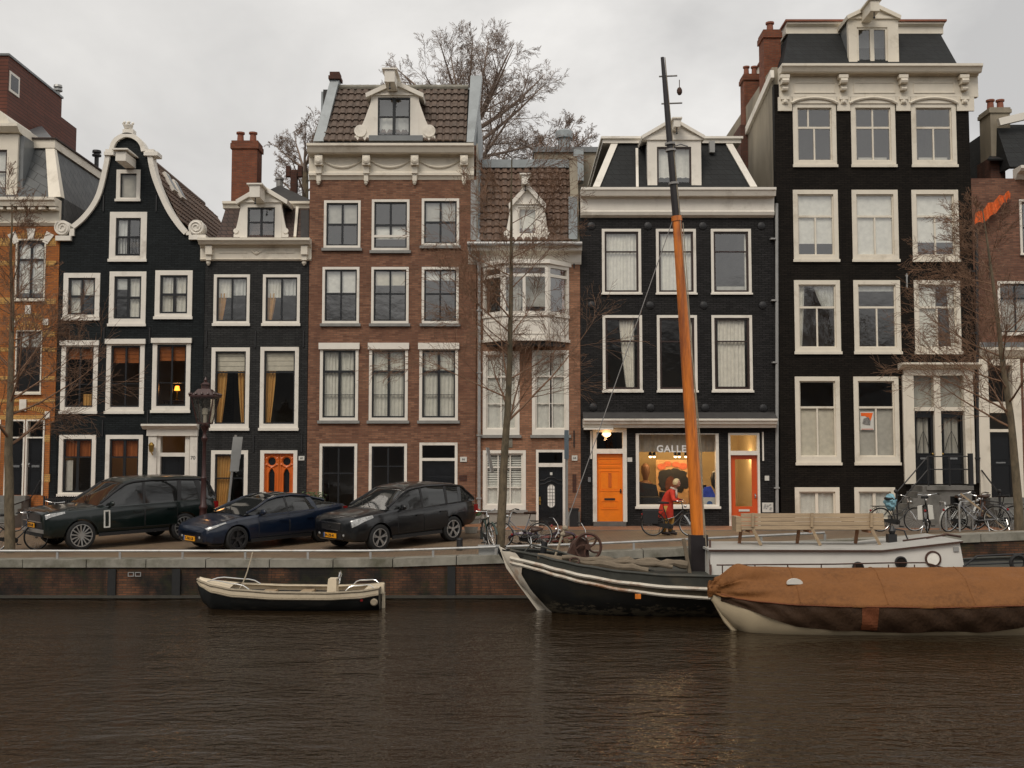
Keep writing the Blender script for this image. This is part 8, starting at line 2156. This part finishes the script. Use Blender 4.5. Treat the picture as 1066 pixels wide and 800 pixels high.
    q = MB(); q.tube([at(965,562,26.0), at(985,556.5,26.4), at(1000,559,26.6)], .03, 6); q.tube([at(940,563,26), at(985,557,26.2)], .02, 5); q.build('roof_pipe', 'rust_iron', t, smooth=True)
    # side rail along the near deck and stern rail
    q = MB(); yr = 24.5; pts = [at(746, 588.5, yr), at(800, 588.0, yr), at(870, 587.5, yr), at(925, 586.2, yr), at(963, 586, yr), at(985, 592, yr)]
    q.tube(pts, .016, 5); q.build('side_rail', 'rust_iron', t)
    for px in (752, 786, 820, 855, 890, 925, 952):
        a = at(px, 588, yr); q = MB(); q.tube([(a.x,yr,.88),(a.x,yr,a.z)], .015, 5); q.build('rail_post', 'rust_iron', t)
    q = MB(); q.tube([at(1003,590,24.7), at(1017,579,24.8), at(1045,577.5,24.8), at(1090,576,24.8)], .022, 6); q.tube([at(1008,588,24.7), at(1090,585,24.8)], .016, 5); q.build('stern_rail', 'black_iron', t, smooth=True)
    q = MB(); c = at(1060, 586, 24.6); q.tube([(c.x+.16*math.cos(a*.5236), c.y, c.z+.16*math.sin(a*.5236)) for a in range(12)], .045, 6, closed=True); q.build('fender_ring', 'rubber', t, smooth=True)
    p = at(929, 566, 26.2); q = MB(); q.box(p.x-.12, p.x+.08, p.y-.1, p.y+.1, p.z-.1, p.z+.22); q.lathe([(.05,.2),(.09,.3),(.03,.42)], p, 8); q.tube([p+Vector((0,0,.35)), p+Vector((.28,0,.30)), p+Vector((.42,0,-.05))], .02, 5); q.build('roof_motor', 'black_iron', t)
    # the long bench on the cabin roof
    Yb = 26.1; zr = za+.055
    bt = thing('wooden_bench', 'long pale wooden slat bench on the white cabin roof, its back to the water', 'bench', (PX(843,572,Yb), Yb, zr))
    xl, xr = PX(771.5, 545, Yb), PX(920, 545, Yb); zt, zb_ = at(840,534.5,Yb).z, at(840,551.5,Yb).z
    for i in range(4):
        a = lerp(zb_, zt, i/4)+.004; b = lerp(zb_, zt, (i+1)/4)-.003; y = Yb-.06-.02*(1-i/4)*0; q = MB()
        sh = -.07*(i/4); q.hexa([(xl,y+sh*-1,a),(xr,y-sh,a),(xr,y-sh+.03,a),(xl,y-sh+.03,a)], [(xl,y-sh+.016,b),(xr,y-sh+.016,b),(xr,y-sh+.046,b),(xl,y-sh+.046,b)]); q.build('backrest_slat', 'wood_grey', bt)
    for i in range(3):
        q = MB(); y = Yb+.14+i*.13; q.box(xl-.08, xr-.05, y, y+.12, zb_-.02, zb_+.02); q.build('seat_slat', 'wood_grey', bt)
    q = MB(); q.box(xl-.12, xl+.0, Yb-.02, Yb+.5, zb_-.05, zt-.08); q.build('armrest', 'wood_grey', bt)
    for px in (783.5, 845, 907):
        a = at(px, 533.5, Yb-.1); q = MB(); x = a.x
        q.bar((x,Yb-.07,zr+.42),(x+.02,Yb-.06,zt+.01), .06, .045); q.bar((x+.02,Yb-.07,zb_),(x+.17,Yb-.18,zr), .07, .05); q.build('leg', 'wood_grey', bt)
        q = MB(); q.bar((x-.16,Yb+.46,zb_),(x-.20,Yb+.5,zr), .07, .06); q.bar((x-.02,Yb-.03,zb_-.05),(x-.02,Yb+.5,zb_-.05), .06, .05); q.build('leg', 'bench_brown', bt)

def covered_boat():
    cy = 22.95
    t = thing('covered_boat', 'cream hulled boat under a rust orange tarpaulin with dark brown skirt', 'boat', (8, cy, 0))
    x0, x1 = 4.08, 12.6
    tab = [(x0,.03,.80,.62),(4.3,.22,.72,.30),(4.55,.42,.67,.04),(4.9,.62,.64,-.2),(5.6,.84,.60,-.3),(6.6,.95,.58,-.3),(8.5,.99,.57,-.3),(10,.96,.60,-.3),(11.4,.80,.66,-.3),(12.2,.45,.74,-.1),(x1,.05,.82,.5)]
    S = hullS(tab, cy, .48)
    m = MB()
    for s in (-1, 1): skin(m, S, x0, x1, 0, 1, s, 80, 10)
    m.build('hull', 'hull_cream', t, norm=False)
    m = MB(); m.tube([(x0-.01,cy,.80),(4.17,cy,.58),(4.38,cy,.2),(4.64,cy,-.1)], [.03,.05,.055,.055], 8); m.build('stem', 'hull_cream', t, smooth=True)
    ridge = [(x0-.04,.84),(4.2,.97),(4.45,1.22),(4.62,1.33),(4.8,1.32),(5.4,1.28),(7,1.27),(9,1.285),(11,1.30),(12,1.2),(x1,.9)]
    rng = random.Random(12); fold = [(rng.uniform(0,6.28), rng.uniform(3,9), rng.uniform(.4,1)) for _ in range(6)]
    def top(u, v):
        x = lerp(x0-.05, x1+.03, u); b, zs, zk = catmull(tab, min(max(x, x0), x1)); zr = pw(x, ridge)
        zr = (pw(x-.08, ridge)+zr*2+pw(x+.08, ridge))/4
        e = abs(v*2-1); s = 1 if v > .5 else -1
        w = (b+.045)
        prof = (1-e**2.1)*.78 + (1-e)*.22
        z = zs-.005 + (zr-zs)*prof; y = cy + s*w*min(1, e*1.04)
        k = math.exp(-max(0, x-x0)/.55); k2 = math.exp(-max(0, x1-x)/.9)
        wr = 0
        for ph, fr, am in fold: wr += am*math.sin(fr*e*2.2+ph+ (x-x0)*.8*am)
        z += (.085*k+.05*k2+.010)*wr*e*(1.2-e)*2 + .022*math.sin(x*2.7+e*4)*e*(1-e)*4 + .016*math.sin(x*5.1+1.3*math.sin(x*1.9)+e*7+s)*(e > .25)*(1-e)*2
        z -= .055*(.5+.5*math.cos(x*4.6))*e*(1-e)*4*(1-k)*(1-k2)
        y += s*(.05*k+.03*k2)*math.sin(14*e+x*6)*e + s*.012*math.sin(x*5.3+e*3)
        for xt, zt, fr, ln, sg in ((x0-.02, .78, 15, 1.25, 1), (x1, .8, 13, 1.9, -1)):
            dx, dz = sg*(x-xt)+.05, z-zt; d = math.hypot(dx, dz); a = math.atan2(dz, dx)
            y += s*.075*math.sin(a*fr+.8*math.sin(a*5))*math.exp(-d/ln)*min(1, d/.3)*min(1, e*2); z += .03*math.sin(a*fr*1.3+1)*math.exp(-d/ln)*min(1, d/.3)*(1-e)
        return Vector((x, y, z))
    m = MB(); m.s = True; m.grid(top, 240, 60); m.build('tarpaulin', 'tarp_orange', t, smooth=False, norm=False)
    for x in (5.7, 7.4, 9.1, 10.8):
        m = MB(); m.tube([top((x-x0+.05)/(x1-x0+.08), v/40)+Vector((0,0,.004)) for v in range(1,40)], .009, 4); m.build('seam', 'tarp_orange', t, smooth=True)
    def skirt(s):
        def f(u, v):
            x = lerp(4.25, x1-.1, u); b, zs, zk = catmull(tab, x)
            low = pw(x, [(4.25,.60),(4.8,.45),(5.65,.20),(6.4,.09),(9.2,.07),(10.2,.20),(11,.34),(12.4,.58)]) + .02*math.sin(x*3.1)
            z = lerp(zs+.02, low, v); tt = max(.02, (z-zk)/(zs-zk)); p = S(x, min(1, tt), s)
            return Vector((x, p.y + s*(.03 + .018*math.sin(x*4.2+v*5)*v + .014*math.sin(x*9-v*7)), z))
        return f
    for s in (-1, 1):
        m = MB(); m.s = True; m.grid(skirt(s), 120, 8); m.build('tarpaulin_skirt', 'tarp_dark', t, norm=False)  # hanging lower part of the same tarpaulin, in a darker colour
    m = MB(); f = skirt(-1); u0 = (PX(898,640,21.95)-4.25)/(x1-.1-4.25); u1 = (PX(915,640,21.95)-4.25)/(x1-.1-4.25); m.grid(lambda u, v: f(lerp(u0,u1,u), v*.92) + Vector((0,-.012,0)), 5, 8); m.build('tarpaulin_strap', 'tarp_rust', t, norm=False)
    for s in (-1,): 
        m = MB(); m.tube([skirt(s)(i/60, .0) + Vector((0,-.01,.0)) for i in range(61)], .014, 5); m.build('lashing_rope', 'tarp_rust', t, smooth=True)
    q = top((PX(828,597,22.4)-x0+.05)/(x1-x0+.08), .26); m = MB(); m.prism([(q.x+.16*math.cos(R(a)), q.z+.02+.10*math.sin(R(a))) for a in range(-10,191,20)], q.y-.05, q.y+.02); m.build('white_flap', 'white_plate', t)

# ------------------------------------------------------------------ person leaning over her bicycle
plain('skin', (.42,.20,.13), .5, .05); plain('coat_red', (.55,.035,.014), .8, .2, 8); plain('trousers_mustard', (.46,.25,.05), .8, .15, 8); plain('hair_blonde', (.62,.47,.25), .6, .25, 20); plain('shoe_dark', (.03,.02,.018), .6); plain('scarf_pale', (.50,.40,.33), .8, .2, 12)
def person():
    Y = 32.3; bx = PX(699, 556, Y); z = zg(bx, Y)
    bicycle('black bicycle with double black panniers held by the person in red', (bx, Y, z), R(-6), R(4), 'bike_black', True, steer=R(-18), bags='bag_black', group='ridden bicycles')
    px, py = bx+.02, Y+.42
    t = thing('person', 'person with blonde hair in red coat and mustard trousers bending over a black bicycle', 'person', (px, py, z))
    def V(x, y, zz): return Vector((x, y, zz))
    J = dict(pel=V(-.10,0,.86), sp=V(-.06,0,1.03), ch=V(.05,-.02,1.20), nk=V(.16,-.05,1.34), hd=V(.21,-.08,1.44))
    segs = [('pel','sp'),('sp','ch'),('ch','nk'),('nk','hd')]; rad = dict(pel=.13, sp=.115, ch=.125, nk=.05, hd=.055)
    for s, n in ((-1,'R'),(1,'L')):
        J['hip'+n] = V(-.10,s*.09,.82); J['kn'+n] = V(-.02+.06*s,s*.10,.46); J['an'+n] = V(-.10+.08*s,s*.10,.09); J['to'+n] = V(.06+.08*s,s*.11,.04)
        J['sh'+n] = V(.09,s*.17-.02,1.27); J['el'+n] = V(.17,s*.24-.06,1.03); J['wr'+n] = V(.34,s*.20-.20,1.00); J['pa'+n] = V(.40,s*.20-.22,.99)
        segs += [('pel','hip'+n),('hip'+n,'kn'+n),('kn'+n,'an'+n),('an'+n,'to'+n),('ch','sh'+n),('sh'+n,'el'+n),('el'+n,'wr'+n),('wr'+n,'pa'+n)]
        rad.update({'hip'+n:.085,'kn'+n:.055,'an'+n:.038,'to'+n:.032,'sh'+n:.055,'el'+n:.038,'wr'+n:.026,'pa'+n:.032})
        for k in range(4):
            a = J['pa'+n] + V(.03, (k-1.5)*.018, .005); J['f%d'%k+n] = a; J['g%d'%k+n] = a + V(.035-.004*abs(k-1.5), 0, -.015); J['h%d'%k+n] = a + V(.045, 0, -.045)
            segs += [('pa'+n,'f%d'%k+n),('f%d'%k+n,'g%d'%k+n),('g%d'%k+n,'h%d'%k+n)]; rad.update({'f%d'%k+n:.010,'g%d'%k+n:.009,'h%d'%k+n:.008})
        J['t0'+n] = J['wr'+n] + V(.03,-s*.035,-.01); J['t1'+n] = J['t0'+n] + V(.035,-s*.012,-.02); segs += [('wr'+n,'t0'+n),('t0'+n,'t1'+n)]; rad.update({'t0'+n:.012,'t1'+n:.009})
    keys = list(J); me = bpy.data.meshes.new('person_body'); me.from_pydata([J[k] for k in keys], [(keys.index(a), keys.index(b)) for a, b in segs], [])
    o = bpy.data.objects.new('body', me); COL.objects.link(o)
    sk = o.modifiers.new('skin', 'SKIN'); sk.use_smooth_shade = True
    for i, k in enumerate(keys): me.skin_vertices[0].data[i].radius = (rad[k], rad[k])
    me.skin_vertices[0].data[keys.index('pel')].use_root = True
    o.modifiers.new('sub', 'SUBSURF').levels = 1
    dg = bpy.context.evaluated_depsgraph_get(); m2 = bpy.data.meshes.new_from_object(o.evaluated_get(dg)); o.modifiers.clear(); o.data = m2; m2.materials.clear(); m2.materials.append(M['skin'])
    # head joined into the same body mesh
    hb = MB(); c = J['hd'] + V(.03,-.02,.07); hb.s = True
    hb.ball(c, .105, 14, (.95,.80,1.12)); hb.ball(c+V(.085,-.05,-.015), .020, 6); hb.ball(c+V(.065,-.045,-.065), .03, 6, (1,1.2,.5))
    for s in (-1, 1): hb.ball(c+V(.01,s*.085,-.01), .022, 6, (.6,.5,1.2))
    ho = hb.build('head_tmp', 'skin')
    bm = bmesh.new(); bm.from_mesh(m2); bm.from_mesh(ho.data); bm.to_mesh(m2); bm.free(); bpy.data.objects.remove(ho)
    for p in m2.polygons: p.use_smooth = True
    o.parent = t
    ORG[t.name] = Vector((0,0,0))
    e = MB()
    for s in (-1, 1): e.ball(c+V(.085,-.03+s*.032,.02), .012, 6)
    e.build('eyes', 'shoe_dark', t)
    h = MB(); h.s = True
    h.grid(lambda u, v: c + V(-.018+.115*math.cos(u*6.283)*math.sin(.05+v*2.0)*(1 if math.cos(u*6.283) < .4 or v < .5 else .72), .098*math.sin(u*6.283)*math.sin(.05+v*2.0), .018+.128*math.cos(.05+v*2.0)), 22, 10); h.build('hair', 'hair_blonde', t)
    def sleeve(n):
        m = MB(); m.s = True; m.tube([J['sh'+n]+V(-.05,0,.02), J['sh'+n], J['sh'+n].lerp(J['el'+n],.5), J['el'+n], J['el'+n].lerp(J['wr'+n],.5), J['wr'+n]+V(-.02,0,0)], [.075,.085,.07,.065,.056,.05], 10); return m
    cm = MB(); cm.s = True
    ring = [(V(-.13,0,.50), .23,.20), (V(-.125,0,.62), .22,.19), (V(-.11,0,.78), .205,.18), (V(-.085,0,.92), .185,.165), (V(-.05,0,1.04), .165,.165), (V(.01,-.01,1.16), .165,.19), (V(.06,-.02,1.26), .14,.20), (V(.11,-.03,1.325), .085,.11), (V(.14,-.04,1.36), .06,.07)]
    n = 20; vs = []
    for i, (q, rx, ry) in enumerate(ring):
        for j in range(n):
            a = 2*math.pi*j/n; w = 1+.05*math.sin(5*a+i)*(1 if i < 4 else .3); vs.append(q + V(rx*w*math.cos(a), ry*w*math.sin(a), -.10*rx*math.cos(a)*(i > 3)*2))
    cm.add(vs, [(i*n+j, i*n+(j+1)%n, (i+1)*n+(j+1)%n, (i+1)*n+j) for i in range(len(ring)-1) for j in range(n)])
    for nn in 'RL': s = sleeve(nn); cm.add(s.v, s.f)
    cm.build('coat', 'coat_red', t, norm=False)
    sc = MB(); sc.s = True; sc.tube([V(.13+.085*math.cos(a*.5236), -.035+.085*math.sin(a*.5236), 1.35-.03*math.cos(a*.5236)) for a in range(12)], .03, 6, closed=True); sc.tube([V(.20,-.08,1.33), V(.22,-.10,1.2), V(.20,-.10,1.08)], [.03,.035,.03], 6); sc.build('scarf', 'scarf_pale', t)
    for nn in 'RL':
        tr = MB(); tr.s = True; tr.tube([J['hip'+nn]+V(0,0,.03), J['hip'+nn].lerp(J['kn'+nn],.5), J['kn'+nn], J['kn'+nn].lerp(J['an'+nn],.5), J['an'+nn]+V(0,0,.02)], [.105,.09,.075,.07,.07], 10); tr.build('trousers', 'trousers_mustard', t)
        sh = MB(); sh.s = True; sh.tube([J['an'+nn]+V(-.05,0,-.03), J['an'+nn]+V(.02,0,-.03), J['to'+nn]+V(0,0,.0), J['to'+nn]+V(.05,0,-.005)], [.045,.052,.045,.025], 8); sh.build('shoe', 'shoe_dark', t)
    t.rotation_euler = (0, 0, R(-18))
build_setting()
house_orange(); house_bell(); house_grey(); house_brown(); house_bay(); house_gallery(); house_tall(); house_right()
quay(); trees(); street_bits(); cars(); bicycles(); motor_boat(); barge(); covered_boat(); person()
